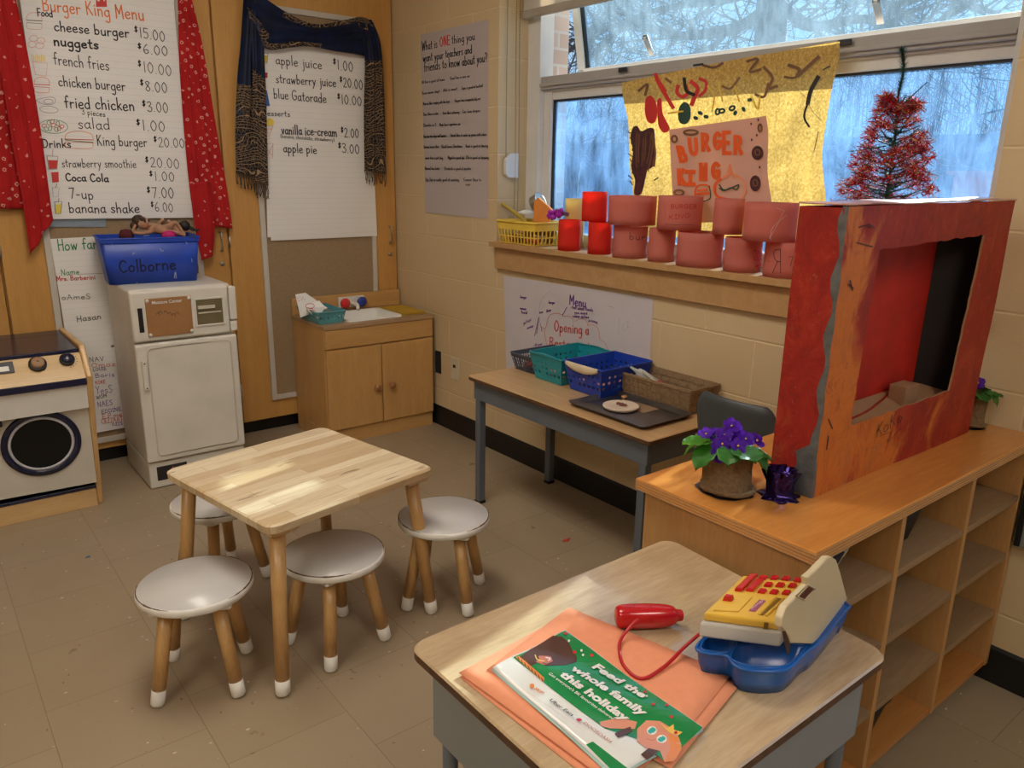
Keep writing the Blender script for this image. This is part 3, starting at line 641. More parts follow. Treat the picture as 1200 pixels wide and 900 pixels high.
MB().hexa([(i0, -.258, .440), (i1, -.258, .440), (i1, -.245, .440), (i0, -.245, .440), (i0, -.272, .537), (i1, -.272, .537), (i1, -.255, .537), (i0, -.255, .537)]).build('white_panel', M_lam, t_, True)
M_kb = plain('black dial', (.015, .015, .018), .4); M_kt = plain('tan dial cap', (.36, .20, .10), .5)
nrm_ = Vector((0, -.085, -.076)).normalized(); nrm_ = Vector((0, -.745, .667)).normalized()
def knob(u, v, m1, m2, r):
    c = Pp(u, v, Vector((0, -.285, .565)), nrm_); X_ = Vector((1, 0, 0)); Yv = nrm_.cross(X_)
    def ring(rad, h, n=24): return [c+nrm_*h+X_*rad*math.cos(2*PI*k/n)+Yv*rad*math.sin(2*PI*k/n) for k in range(n)]
    a = MB(); loft(a, [ring(r, .0005), ring(r, .010), ring(r*.92, .012)]); k_ = a.build('knob', m1, cp, True)
    a = MB(); loft(a, [ring(r*.74, .0122), ring(r*.74, .020), ring(r*.6, .023)]); a.build('knob_cap', m2, k_, True)
    a = MB(); a.add([c+nrm_*.0235+X_*(-.004), c+nrm_*.0235+X_*.006+Yv*.0, c+nrm_*.0235+Yv*.007], [(0, 1, 2)]); a.build('pointer', M_kb, k_, True)
    return c
knob(44, 427.5, M_kb, M_kt, .030); c2 = knob(78.5, 422, M_kb, M_navy, .026)
tk = MB()
for k in range(9):
    a_ = -.2+k*.35; p = c2+Vector((1, 0, 0))*.034*math.cos(a_-1.2)+nrm_.cross(Vector((1, 0, 0)))*.034*math.sin(a_-1.2)+nrm_*.001
    tk.disc(p, (1, 0, 0), nrm_.cross(Vector((1, 0, 0))), .0018, .0018, 8)
tk.build('dial_marks', M_kb, cp, True)
c = Pp(1, 432, Vector((0, -.285, .565)), nrm_); Yv = nrm_.cross(Vector((1, 0, 0))); X_ = Vector((1, 0, 0))
a = MB(); a.prism([c-X_*.05-Yv*.024+nrm_*.0005, c+X_*.040-Yv*.024+nrm_*.0005, c+X_*.040+Yv*.024+nrm_*.0005, c-X_*.05+Yv*.024+nrm_*.0005], nrm_*.003); cl = a.build('clock_plate', M_kb, cp, True, .002)
a = MB(); a.prism([c-X_*.04-Yv*.016+nrm_*.004, c+X_*.024-Yv*.016+nrm_*.004, c+X_*.024+Yv*.004+nrm_*.004, c-X_*.04+Yv*.004+nrm_*.004], nrm_*.001); a.build('clock_window', M_lam, cl, True)
# oven front with its round window
of = MB(); ya_, yb_ = -.205, -.165
of.hexa([(i0, yb_, .112), (i1, ya_, .112), (i1, ya_+.016, .112), (i0, yb_+.016, .112), (i0, yb_-.029, .4395), (i1, ya_-.029, .4395), (i1, ya_-.013, .4395), (i0, yb_-.013, .4395)])
ovd = of.build('oven_door', M_oven, t_, True)
P0 = Vector((i1, ya_, .112)); U_ = Vector((i0-i1, yb_-ya_, 0)).normalized(); V_ = Vector((0, -.029, .3275)).normalized(); N_ = -(V_.cross(U_)).normalized()
if N_.y > 0: N_ = -N_
cc = Pp(49, 519.6, P0, N_)
def oring(r, h, n=48): return [cc+N_*h+U_*r*math.cos(2*PI*k/n)+V_*r*math.sin(2*PI*k/n) for k in range(n)]
a = MB(); loft(a, [oring(.133, .0005), oring(.133, .006), oring(.112, .008), oring(.110, .0005)], cap1=False); rg = a.build('window_ring', M_navy, ovd, True)
a = MB(); loft(a, [oring(.1095, .001), oring(.1095, .006), oring(.101, .008), oring(.100, .001)], cap1=False); a.build('inner_ring', plain('pale ring', (.55, .56, .62), .35), rg, True)
a = MB(); a.add(oring(.0998, .0025), [tuple(range(48))]); a.build('dark_window', plain('dark oven window', (.004, .004, .005), .35, spec=.3), rg, True)
a = MB(); p = Pp(0, 494, P0, N_); a.box(p.x-.03, p.x+.004, p.y-.03, p.y-.004, p.z-.015, p.z+.015); a.build('latch', M_kb, ovd, True, .004)
MB().box(i0, i1, -.178, .13, .078, .092).build('navy_deck', M_navy, t_, True, .002)
MB().box(i0, i1, -.175, -.155, .0, .077).build('kick_board', M_beechX, t_, True, .002)
MB().box(i0, i1, .131, .235, .0, .5995).build('back_panel', M_oven, t_, True)
# ================================================================== butcher block table and stools
def planks():
    m, t, b = nt('butcher block'); setb(b, .42, 0, .4, .1)
    tc = N(t, 'ShaderNodeTexCoord'); sp = N(t, 'ShaderNodeSeparateXYZ'); t.links.new(tc.outputs['Object'], sp.inputs[0])
    br = N(t, 'ShaderNodeTexBrick'); t.links.new(tc.outputs['Object'], br.inputs['Vector']); br.offset = .37
    for k, q in (('Scale', 1), ('Mortar Size', .0006), ('Mortar Smooth', .1), ('Bias', -.1), ('Brick Width', .52), ('Row Height', .0445)): br.inputs[k].default_value = q
    br.inputs['Color1'].default_value = (.60, .44, .25, 1); br.inputs['Color2'].default_value = (.84, .73, .52, 1); br.inputs['Mortar'].default_value = (.42, .27, .13, 1)
    g1 = noisef(t, coords(t, (2, 26, 8)), 3, 6, .65, 1.2); g2 = noisef(t, coords(t, (5, 60, 8)), 4, 4, .7)
    c = mixc(t, ramp(t, g1, [(.5, (0, 0, 0)), (.72, (.55, .55, .55))]), br.outputs['Color'], (.50, .30, .14)); c = mixc(t, ramp(t, g2, [(.55, (0, 0, 0)), (.8, (.35, .35, .35))]), c, (.42, .24, .11))
    k = noisef(t, coords(t, (4, 14, 1)), 1.6, 2, .5); c = mixc(t, ramp(t, k, [(.70, (0, 0, 0)), (.76, (.75, .75, .75))]), c, (.22, .11, .05))
    t.links.new(c, b.inputs['Base Color']); return m
M_bb = planks()
M_leg = wood('turned leg wood', (.50, .27, .09), (.66, .41, .17), 'Z', 7, 12, .35, .2)
M_sock = plain('white leg paint', (.78, .76, .72), .55, var=.1)
M_seat = plain('white stool paint', (.62, .60, .59), .34, var=.08, scale=4, coat=.25)
M_worn = plain('worn dark rim', (.14, .075, .04), .8, var=.4, scale=40)
def leg_mb(p0, p1, r0, r1, sock=True, n=20):
    """p0 top, p1 foot"""
    p0, p1 = Vector(p0), Vector(p1); a = MB(); d = p1-p0; L = d.length; d.normalize()
    s_ = .045/L if sock else 0
    a.tube([p0, p0.lerp(p1, 1-s_)], [r0, lerp(r0, r1, 1-s_)], n); return a, p0.lerp(p1, 1-s_+.0005), p1, d
def add_leg(root, p0, p1, r0, r1):
    a, q, p1, d = leg_mb(p0, p1, r0, r1); l = a.build('leg', M_leg, root)
    b = MB(); b.tube([q, p1-d*.007, p1-d*.002, p1], [r1+.0012, r1+.0008, r1-.003, r1-.008], 20); b.build('painted_foot', M_sock, l)
TZ = .49
t_ = thing('play_table', 'small square butcher-block table with splayed round legs among four stools', 'table', (-1.3675, -1.4535, 0), math.radians(10.6))
a = MB(); h_ = .2775; loft(a, [rrect(-h_, h_, -h_, h_, TZ-.024, .03), rrect(-h_-.002, h_+.002, -h_-.002, h_+.002, TZ-.004, .03), rrect(-h_+.002, h_-.002, -h_+.002, h_-.002, TZ, .03)], True, True, smooth=False); a.build('tabletop', M_bb, t_)
for sx in (-1, 1):
    for sy in (-1, 1):
        add_leg(t_, (sx*.228, sy*.228, TZ-.03), (sx*.269, sy*.269, .0008), .0205, .0185)
        MB().hexa([(sx*.19, sy*.19, TZ-.042), (sx*.262, sy*.19, TZ-.042), (sx*.262, sy*.262, TZ-.042), (sx*.19, sy*.262, TZ-.042), (sx*.18, sy*.18, TZ-.0245), (sx*.27, sy*.18, TZ-.0245), (sx*.27, sy*.27, TZ-.0245), (sx*.18, sy*.27, TZ-.0245)]).build('leg_block', M_leg, t_, bevel=.003)
def make_stool():
    r = thing('round_stool', 'x', 'stool', (0, 0, 0), 0, 'round white stools around the play table')
    R_ = .146
    MB().lathe([(R_-.012, .270), (R_-.003, .2715), (R_, .276), (R_, .288), (R_-.0045, .2925)], n=64).build('seat', M_sock, r)
    MB().lathe([(R_-.0046, .2900), (R_-.006, .2936), (0, .2942)], n=64).build('seat_top', M_seat, r)
    rm = MB(); rnd = random.Random(3)
    for k in range(7):
        a0 = rnd.uniform(0, 2*PI); ln = rnd.uniform(.3, 1.3); pts = [((R_-.0035)*math.cos(a0+ln*i/14), (R_-.0035)*math.sin(a0+ln*i/14), .2915) for i in range(15)]
        rm.tube(pts, [.0004+.0022*math.sin(PI*i/14)*rnd.uniform(.4, 1) for i in range(15)], 6)
    rm.build('chipped_rim', M_worn, r)
    MB().box(-.10, .10, -.10, .10, .255, .2695).build('leg_plate', M_sock, r, bevel=.02, seg=4)
    for k in range(4):
        a = PI/4+k*PI/2; add_leg(r, (.088*math.cos(a), .088*math.sin(a), .258), (.142*math.cos(a), .142*math.sin(a), .0008), .0185, .0175)
    return r
st = make_stool()
spots = ((-1.722, -1.568, -26-0, 'white round stool nearest the left edge, in front of the table corner'),
         (-1.360, -1.632, 12, 'white round stool tucked under the near side of the play table, between its legs'),
         (-.968, -1.612, -45-2, 'white round stool to the right of the play table, farthest from the cupboards\u2019 left end'),
         (-1.502, -1.075, 16, 'white round stool behind the play table, mostly hidden, nearest the toy fridge'))
for i, (x, y, a, lab) in enumerate(spots):
    lab = lab.replace(', farthest from the cupboards\u2019 left end', ' near the grey-legged desk')
    if i == 0: st.location = (x, y, 0); st.rotation_euler = (0, 0, math.radians(a)); st['label'] = lab
    else: dup(st, (x, y, 0), math.radians(a), lab)
# ================================================================== two school desks
M_dtop = wood('worn desk laminate', (.42, .28, .15), (.58, .42, .26), 'X', 10, 10, .28, .2)
M_dedge = plain('dark desk edge', (.10, .045, .02), .5, var=.4, scale=60)
M_stl = plain('grey steel', (.13, .15, .18), .4, .1, var=.06); M_stl2 = plain('pale grey steel', (.25, .28, .30), .4, .1, var=.06)
t_ = thing('school_desk', 'brown-topped desk with grey metal legs against the block wall, holding baskets', 'desk', (-.24, -1.53, 0))
dx0, dx1, dy0, dy1, dz = -.470, -.012, -2.010, -1.035, .55
M_dtopY = wood('desk laminate', (.50, .30, .13), (.64, .42, .22), 'Y', 8, 12, .33, .15)
a = MB(); loft(a, [rrect(dx0+.004, dx1-.004, dy0+.004, dy1-.004, dz-.019, .012), rrect(dx0, dx1, dy0, dy1, dz-.016, .012), rrect(dx0, dx1, dy0, dy1, dz-.003, .012)], True, False, 0, False); 
loft(a, [rrect(dx0, dx1, dy0, dy1, dz-.003, .012), rrect(dx0+.003, dx1-.003, dy0+.003, dy1-.003, dz, .012)], False, True, 1, False); a.build('desktop', [M_dedge, M_dtopY], t_, True)
f = MB(); f.box(dx0+.018, dx0+.034, dy0+.02, dy1-.02, dz-.095, dz-.020).box(dx1-.034, dx1-.018, dy0+.02, dy1-.02, dz-.095, dz-.020)
f.box(dx0+.034, dx1-.034, dy0+.02, dy0+.034, dz-.095, dz-.020).box(dx0+.034, dx1-.034, dy1-.034, dy1-.02, dz-.095, dz-.020); f.build('apron', M_stl, t_, True, .002)
for x, y in ((dx0+.036, dy1-.042), (dx1-.046, dy1-.052), (dx0+.036, dy0+.042), (dx1-.046, dy0+.052)): 
    l = MB().box(x-.0155, x+.0155, y-.0155, y+.0155, .012, dz-.020).build('leg', M_stl, t_, True, .003)
    MB().box(x-.017, x+.017, y-.017, y+.017, .0, .0118).build('foot_cap', M_black, l, True, .002)
# foreground desk
t_ = thing('school_desk', 'scuffed brown desk with a grey metal skirt in the foreground, under the toy till', 'desk', (-1.36, -2.81, 0))
Z2 = .62; ex0, ex1, ey0, ey1 = -1.668, -1.042, -3.050, -2.568
a = MB(); rr_ = lambda o, z: [Vector((p.x-(0.0 if p.x < -1.3 else (-2.568-p.y)*.06), p.y, z)) for p in rrect(ex0+o, ex1-o, ey0+o, ey1-o, 0, .03, 6)]
loft(a, [rr_(.004, Z2-.020), rr_(0, Z2-.016), rr_(0, Z2-.003)], True, False, 0, False); loft(a, [rr_(0, Z2-.003), rr_(.003, Z2)], False, True, 1, False)
a.build('desktop', [M_dedge, wood('scuffed desk laminate', (.44, .30, .17), (.60, .45, .28), 'X', 7, 8, .20, .35, dark=(.25, .16, .09))], t_, True)
sk = MB(); q0, q1, q2, q3 = ex0+.028, ex1-.045, ey0+.03, ey1-.03
sk.box(q0, q0+.004, q2, q3, .455, Z2-.021).box(q0+.004, q1, q2, q2+.004, .455, Z2-.021).box(q1, q1+.004, q2, q3, .455, Z2-.021).box(q0+.004, q1, q3-.004, q3, .455, Z2-.021); sk.build('metal_skirt', M_stl2, t_, True, .001)
for x, y in ((q0+.02, q3-.02), (q1-.016, q3-.02), (q0+.02, q2+.02), (q1-.016, q2+.02)):
    l = MB().lathe([(.013, .0128), (.013, Z2-.0215)], (x, y, 0), 16).build('leg', M_stl, t_, True)
    MB().lathe([(.016, 0), (.016, .012)], (x, y, 0), 16).build('foot_cap', M_black, l, True)
# ================================================================== cubby shelf
M_shelfT = wood('orange varnished ply', (.57, .215, .04), (.70, .30, .07), 'X', 4, 8, .18, .5)
M_cub = wood('cubby ply', (.46, .23, .075), (.56, .31, .12), 'Z', 5, 8, .45, .05); M_cubX = wood('cubby shelf ply', (.27, .165, .085), (.37, .24, .13), 'X', 5, 8, .5, .0)
M_bott = wood('cubby bottom ply', (.44, .17, .04), (.54, .24, .07), 'X', 5, 8, .4, .1)
SZ = .722; hx0, hx1, hy0, hy1 = -1.028, -.010, -2.880, -2.487
t_ = thing('cubby_shelf', 'low plywood cubby shelf unit standing out from the window wall, four rows high', 'shelf', (-.52, -2.68, 0))
MB().box(-1.046, -.003, -2.892, -2.473, SZ-.026, SZ).build('top_board', [M_shelfT], t_, True, .003)
e = MB()
for k in range(4): e.box(-1.0465, -.004, -2.8925, -2.473, SZ-.0245+k*.0062, SZ-.0225+k*.0062)
e.build('ply_edge_lines', M_edge, t_, True)
cols = [hx0+.010, -.687, -.350, hx1-.010]
for i, x in enumerate(cols): MB().box(x-.0095, x+.0095, hy0, hy1, .055 if 0 < i < 3 else .055, SZ-.0265).build('side_panel' if i in (0, 3) else 'divider', M_cub, t_, True, .001)
for r_, z in enumerate((.560, .397, .228, .072)):
    for i in range(3): MB().box(cols[i]+.0097, cols[i+1]-.0097, hy0+.002, hy1-.009, z-.017, z).build('shelf_board' if r_ < 3 else 'bottom_board', M_cubX if r_ < 3 else M_bott, t_, True, .001)
MB().box(hx0, hx1, hy1-.0085, hy1-.001, .056, SZ-.0268).build('back_board', M_cub, t_, True)
for x in (-.97, -.07):
    for y in (-2.83, -2.53):
        MB().lathe([(.022, -.010), (.024, -.006), (.024, .006), (.022, .010)], (x, y, .0245), 20, axis='Y').box(x-.006, x+.006, y-.016, y-.011, .02, .0545).box(x-.006, x+.006, y+.011, y+.016, .02, .0545).box(x-.02, x+.02, y-.02, y+.02, .050, .0545).build('castor', M_black, t_, True)
# wicker box and black trays in the cubbies
def crate(name, lab, cat, x, y, z, w, d, h, m_, fl=.012, tilt=0, holes=True):
    t_ = thing(name, lab, cat, (x, y, z), tilt)
    a = MB(); th = .003
    o0 = rrect(-w/2+fl, w/2-fl, -d/2+fl, d/2-fl, 0, .012); o1 = rrect(-w/2, w/2, -d/2, d/2, h, .016)
    i1 = rrect(-w/2+th, w/2-th, -d/2+th, d/2-th, h, .014); i0 = rrect(-w/2+fl+th, w/2-fl-th, -d/2+fl+th, d/2-fl-th, th, .010)
    loft(a, [o0, o1, i1, i0], True, True); a.build('body', m_, t_)
    rm = MB(); rm.tube([p+Vector((0, 0, -.002)) for p in rrect(-w/2-.002, w/2+.002, -d/2-.002, d/2+.002, h, .018)], .0038, 6, closed=True); rm.build('rim', m_, t_)
    return t_
M_blk = plain('black plastic', (.006, .006, .007), .5)
crate('black_tray', 'black plastic tray lying in the top cubby next to the one with the woven basket', 'tray', -.575, -2.70, .5608, .19, .28, .10, M_blk, .02)
crate('black_tray', 'black plastic tray in the bottom row cubby', 'tray', -.600, -2.73, .0728, .15, .24, .095, M_blk, .02)
# ================================================================== grey chair
M_ch = plain('dark grey chair plastic', (.055, .068, .075), .45, var=.06)
t_ = thing('school_chair', 'dark grey plastic school chair behind the shelf, next to the long desk', 'chair', (-.30, -2.28, 0))
a = MB()
def chb(u, v):
    y = lerp(-2.145, -2.42, u); w_ = abs(u-.5)*2; top = .748-.055*max(0, (w_-.72)/.28)**2
    z = lerp(.44, top, v); return Vector((-.425+.035*(1-(2*u-1)**2)*-1+.03*(1-v), y+(.02*(1-v) if u > .5 else -.02*(1-v)), z))
a.grid(chb, 24, 10); a.build('backrest', M_ch, t_, True, solid=.007)
a = MB(); a.grid(lambda u, v: Vector((lerp(-.40, -.05, v), lerp(-2.13, -2.43, u), .41-.02*math.sin(PI*u)*(1-.3*v)+(.03*(1-v)**4)-.02*v**3)), 14, 14); a.build('seat', M_ch, t_, True, solid=.008)
for sy, y in ((-1, -2.42), (1, -2.14)):
    a = MB(); a.tube(cr([(-.415, y+sy*-.01, .60), (-.40, y, .46), (-.385, y, .41), (-.40, y+sy*.012, .2), (-.43, y+sy*.02, .012)], 5), .010, 10); a.build('leg', M_chrome, t_, True)
    a = MB(); a.tube(cr([(-.375, y, .395), (-.12, y, .392), (-.08, y, .36), (-.06, y+sy*.015, .012)], 6), .010, 10); a.build('leg', M_chrome, t_, True)
# ================================================================== things fixed to the block wall
M_plate = plain('cream wall plate', (.62, .54, .40), .5)
t_ = thing('wall_socket', 'cream wall plate with one small dark jack beside the play sink', 'socket', (-.004, -.262, .35))
pl = MB().box(-.010, -.0005, -.300, -.226, .290, .408).build('plate', M_plate, t_, True, .004)
MB().box(-.0112, -.0101, -.275, -.252, .355, .371).build('jack', M_gap, pl, True)
for z in (.300, .398): MB().lathe([(.003, 0), (.003, .0015)], (-.0101, -.263, z), 10, axis='X').build('screw', M_chrome, pl, True)
t_ = thing('dark_wall_opening', 'black rectangular wall opening beside the play sink', 'vent', (0, -.098, .355))
MB().box(-.004, -.0005, -.125, -.072, .290, .412).build('plate', M_gap, t_, True, .001)
t_ = thing('wall_heater', 'grey metal heater cabinet with a black trim at the right edge, beyond the shelf', 'heater', (-.02, -3.1, .43))
p = Xp(1191, 620, -.03)
MB().box(-.03, -.001, p.y-.62, p.y-.013, .425, .62).build('casing', M_stl2, t_, True, .003)
MB().box(-.032, -.001, p.y-.0125, p.y-.0, .425, .62).build('black_trim', M_blk, t_, True, .001)
t_ = thing('floor_scrap', 'small red paper scrap on the floor in front of the long desk', 'scrap', Zp(664, 633, .0))
MB().prism([tuple(Vector(q)) for q in ((-.022, -.004, .0006), (.0, -.012, .0006), (.024, .003, .0006), (.012, .008, .0006), (.004, .002, .0006), (-.012, .009, .0006))], (0, 0, .001)).build('paper', plain('red scrap', (.55, .05, .03), .8), t_)
t_ = thing('floor_scrap', 'tiny blue scrap on the floor between the stove and the nearest stool', 'scrap', Zp(103, 653, .0))
MB().prism([(-.008, -.004, .0006), (.008, -.002, .0006), (.006, .005, .0006), (-.004, .004, .0006)], (0, 0, .002)).build('chip', plain('blue scrap', (.02, .15, .45), .6), t_)
# ================================================================== ink laid on a measured surface
class Ink:
    def __init__(s, mp, sc=1, ox=0, oy=0, step=None): s.step = step; s.cnt = 0; s.mp = mp; s.sc = sc; s.ox = ox; s.oy = oy; s.mb = MB()
    def lifted(s, vs):
        if s.step is None: return vs
        s.cnt += 1; return [p+s.step*s.cnt for p in vs]
    def px(s, x, y): return Vector((s.ox+x/s.sc, s.oy+y/s.sc, 0))
    def rib(s, pts, w, mi):                      # pts and w in photo pixels, mapped on the surface
        m = len(pts); vs = []
        for i, p in enumerate(pts):
            d = pts[min(i+1, m-1)]-pts[max(i-1, 0)]
            if d.length < 1e-6: d = Vector((1, 0, 0))
            d.normalize(); a = Vector((-d.y, d.x, 0))*w*.5; e = d*(w*.45 if i == m-1 else (-w*.45 if i == 0 else 0))
            for q in (p+a+e, p-a+e): vs.append(s.mp(q.x, q.y))
        s.mb.add(s.lifted(vs), [(2*i, 2*i+1, 2*i+3, 2*i+2) for i in range(m-1)], mi)
    def up(s, p):
        d = Vector((585-p.x, 4000-p.y, 0)); d.normalize(); return -d
    def text(s, txt, x0, y0, x1, y1, cap, w, mi=0, upv=None, sp=.1, jit=.03):
        a, b = s.px(x0, y0), s.px(x1, y1); cap /= s.sc; L = (b-a).length; U = (b-a).normalized(); V = upv or s.up(a)
        k = L/max(.01, twidth(txt, sp)-sp); x = 0; rnd = random.Random(len(txt)*31+ord(txt[0])+int(x0))
        for c in txt:
            if c not in G: x += .38; continue
            wd, st = G[c]; dy = rnd.uniform(-jit, jit); hh = 1+rnd.uniform(-jit, jit)
            if c == '$':
                for q in st: s.rib([a+U*((x+.1+p[0]*.65)*k)+V*((p[1]*.55+.48)*cap) for p in cr([(m, n, 0) for m, n in q], 4)], w*1.5, mi)
                x += wd+sp; continue
            for q in st: s.rib([a+U*((x+p[0])*k)+V*((p[1]*hh+dy)*cap) for p in cr([(m, n, 0) for m, n in q], 4)], w, mi)
            x += wd+sp
    def glyph(s, c, x0, y0, x1, y1, w, mi=0, lean=0):
        wd, st = G[c]
        for q in st: s.rib([s.px(lerp(x0, x1, p[0]/wd)+lean*p[1], lerp(y1, y0, p[1])) for p in cr([(m, n, 0) for m, n in q], 4)], w, mi)
    def line(s, pts, w, mi=0, closed=False, smooth=True):
        P = [s.px(*p) for p in pts]
        if smooth: P = cr(P, 5, closed)
        if closed: P = P+[P[0]]
        s.rib(P, w, mi)
    def fill(s, pts, mi=0, smooth=True):
        P = [s.px(*p) for p in pts]
        if smooth: P = cr(P, 4, True)
        s.mb.add(s.lifted([s.mp(p.x, p.y) for p in P]), [tuple(range(len(P)))], mi)
    def oval(s, x, y, rx, ry, w, mi=0, fill=False, rot=0):
        pts = [(x+rx*math.cos(a)*math.cos(rot)-ry*math.sin(a)*math.sin(rot), y+rx*math.cos(a)*math.sin(rot)+ry*math.sin(a)*math.cos(rot)) for a in [2*PI*k/16 for k in range(16)]]
        s.fill(pts, mi) if fill else s.line(pts, w, mi, True)
    def print_(s, txt, x0, y0, x1, y1, cap, mi=0, bold=.02, upv=None, shear=0):
        cu = bpy.data.curves.new('type', 'FONT'); cu.body = txt; cu.offset = bold; cu.shear = shear; cu.resolution_u = 3
        o = bpy.data.objects.new('type', cu); COL.objects.link(o); bpy.context.view_layer.update()
        me = o.to_mesh(); vs = [v.co.copy() for v in me.vertices]; fs = [tuple(p.vertices) for p in me.polygons]
        xa = min(v.x for v in vs); xb = max(v.x for v in vs); o.to_mesh_clear(); bpy.data.objects.remove(o); bpy.data.curves.remove(cu)
        a, b = s.px(x0, y0), s.px(x1, y1); U = b-a; V = (upv or s.up(a))*(cap/s.sc)
        q = [a+U*((v.x-xa)/(xb-xa))+V*(v.y/.69) for v in vs]
        s.mb.add([s.mp(p.x, p.y) for p in q], fs, mi)
    def build(s, name, mats, parent): return s.mb.build(name, mats, parent, True)
def sheet_mat(name, base=(.92, .90, .89), line=(.62, .66, .74), step=.0257, axis='Z', trans=.03):
    def bld(t, v):
        tc = N(t, 'ShaderNodeTexCoord'); sp = N(t, 'ShaderNodeSeparateXYZ'); t.links.new(tc.outputs['Object'], sp.inputs[0])
        d = N(t, 'ShaderNodeMath', operation='DIVIDE'); d.inputs[1].default_value = step; t.links.new(sp.outputs[axis], d.inputs[0])
        f = N(t, 'ShaderNodeMath', operation='FRACT'); t.links.new(d.outputs[0], f.inputs[0])
        k = ramp(t, f.outputs[0], [(.0, (.5, .5, .5)), (.05, (0, 0, 0))], 'CONSTANT')
        b = ramp(t, noisef(t, v, 3, 3), [(.3, tuple(x*.95 for x in base)), (.7, base)]); return mixc(t, k, b, line)
    return thin(name, base, trans, .75, builder=bld)
M_ruled = sheet_mat('ruled chart paper'); M_ruledshade = sheet_mat('ruled chart paper painted shade', (.52, .46, .46), (.44, .40, .42)); M_plainp = thin('big white paper', (.66, .62, .66), .1, .8, .06, 6)  # ruled paper for the block wall darkened, its shade put into the colour
def quad_sheet(name, c, mp, m_, parent, n=10, wave=.002, nrm=(0, -1, 0), seed=0, nm='sheet'):
    """c: TL TR BR BL in photo pixels"""
    a = MB(); nrm = Vector(nrm)
    def f(u, v):
        x = lerp(lerp(c[0][0], c[1][0], u), lerp(c[3][0], c[2][0], u), v); y = lerp(lerp(c[0][1], c[1][1], u), lerp(c[3][1], c[2][1], u), v)
        return mp(x, y)-nrm*.0008*0+nrm*(wave*(math.sin(u*5+seed)*.5+math.sin(v*7+u*3+seed)*.5)+wave)
    a.grid(f, n, n); return a.build(nm, m_, parent, True)
INKS = [M_ink, M_red, M_org, M_grn, M_pur, M_yel, M_blu, M_pnk, M_gry]
BK, RD, OR, GR, PU, YE, BL_, PK, GY = range(9)
# ------------------------------------------------------------------ food menu
t_ = thing('menu_sheet', 'big white food menu sheet with orange title and many prices, between the red curtains', 'menu', (-1.38, .29, 1.1))
mpY = lambda u, v: Yp(u, v, .2855)
quad_sheet('sheet', ((20, -22), (203, -4), (227.3, 255), (60, 256.7)), lambda u, v: Yp(u, v, .289), M_ruled, t_, 14, .0015)
I = Ink(mpY, 3)
I.text('Burger King Menu', 150, 36, 508, 72, 48, 1.5, OR)
I.fill([(337, -2), (338, 24), (376, 24), (374, -6), (366, 6), (358, -12), (348, 6)], RD, False)
for s_, x0, y0, x1, y1, c_, w_ in (('Food', 132, 56, 186, 60, 28, 1.3), ('cheese burger', 192, 108, 455, 132, 36, 1.5), ('$15.00', 472, 128, 582, 148, 36, .9), ('nuggets', 190, 160, 347, 172, 34, 1.9), ('$6.00', 483, 186, 592, 198, 34, .9),
    ('french fries', 190, 226, 385, 248, 42, 1.1), ('$10.00', 484, 250, 605, 268, 38, .8), ('chicken burger', 207, 302, 442, 320, 38, 1.2), ('$8.00', 492, 316, 590, 328, 36, .9), ('fried chicken', 228, 378, 474, 390, 42, 1.35), ('$3.00', 500, 390, 593, 398, 36, .9),
    ('3 pieces', 288, 402, 371, 411, 20, .7), ('salad', 275, 451, 388, 456, 40, 1.0), ('$1.00', 478, 456, 582, 464, 36, .9), ('King burger', 342, 511, 518, 516, 36, 1.1), ('$20.00', 540, 514, 650, 521, 34, .8), ('Drinks', 150, 518, 250, 519, 30, 1.3),
    ('strawberry smoothie', 218, 587, 480, 590, 30, .9), ('$20.00', 510, 586, 632, 593, 34, .8), ('Coca Cola', 232, 636, 382, 639, 27, 1.6), ('$1.00', 524, 634, 615, 638, 32, .8), ('7-up', 245, 697, 330, 700, 36, 1.2), ('$7.00', 516, 694, 613, 698, 36, .9), ('banana shake', 244, 748, 492, 748, 36, 1.3), ('$6.00', 530, 742, 610, 746, 32, .8)):
    I.text(s_, x0, y0, x1, y1, c_, w_, BK)
I.build('lettering', INKS, t_)
I = Ink(mpY, 3)
def burger(I, x, y, w, h, c1, c2, rot=0, lw=.5):
    I.line([(x, y+h*.45), (x+w*.08, y+h*.12), (x+w*.5, y-h*.02), (x+w*.92, y+h*.15), (x+w, y+h*.48)], lw, c1)
    I.line([(x, y+h*.45), (x+w, y+h*.5)], lw*1.6, c2); I.line([(x+w*.02, y+h*.6), (x+w*.98, y+h*.66)], lw, c2)
    I.line([(x+w*.02, y+h*.62), (x+w*.05, y+h*.92), (x+w*.5, y+h), (x+w*.95, y+h*.97), (x+w*.98, y+h*.66)], lw, c1)
burger(I, 93, 45, 55, 58, PK, BK); burger(I, 120, 272, 54, 54, OR, RD); burger(I, 228, 462, 100, 60, OR, RD); I.line([(228, 492), (270, 496), (328, 500)], .7, GR)
for x, y in ((118, 135), (144, 143), (113, 156), (140, 160)): I.oval(x, y, 14, 11, .5, PK)
for k in range(9): I.line([(112+k*5.5, 192+(k % 3)*3), (113+k*5.5, 215)], .8, YE)
I.line([(115, 217), (125, 262), (162, 268), (167, 222), (115, 217)], .5, PK, smooth=False)
I.line([(125, 352), (150, 345), (185, 342), (195, 356), (180, 368), (150, 365), (125, 352)], .5, GY); I.oval(170, 357, 16, 8, .5, GY); I.oval(172, 385, 32, 12, .5, GY, rot=.1)
I.oval(188, 445, 50, 24, .5, GR, rot=.05)
for x, y, m_ in ((155, 442, RD), (172, 432, GR), (188, 440, RD), (203, 434, GR), (217, 445, RD), (176, 452, GR), (198, 455, GR), (163, 453, GR), (184, 428, RD), (208, 452, RD)): I.oval(x, y, 8, 6, .6, m_, rot=x*.1)
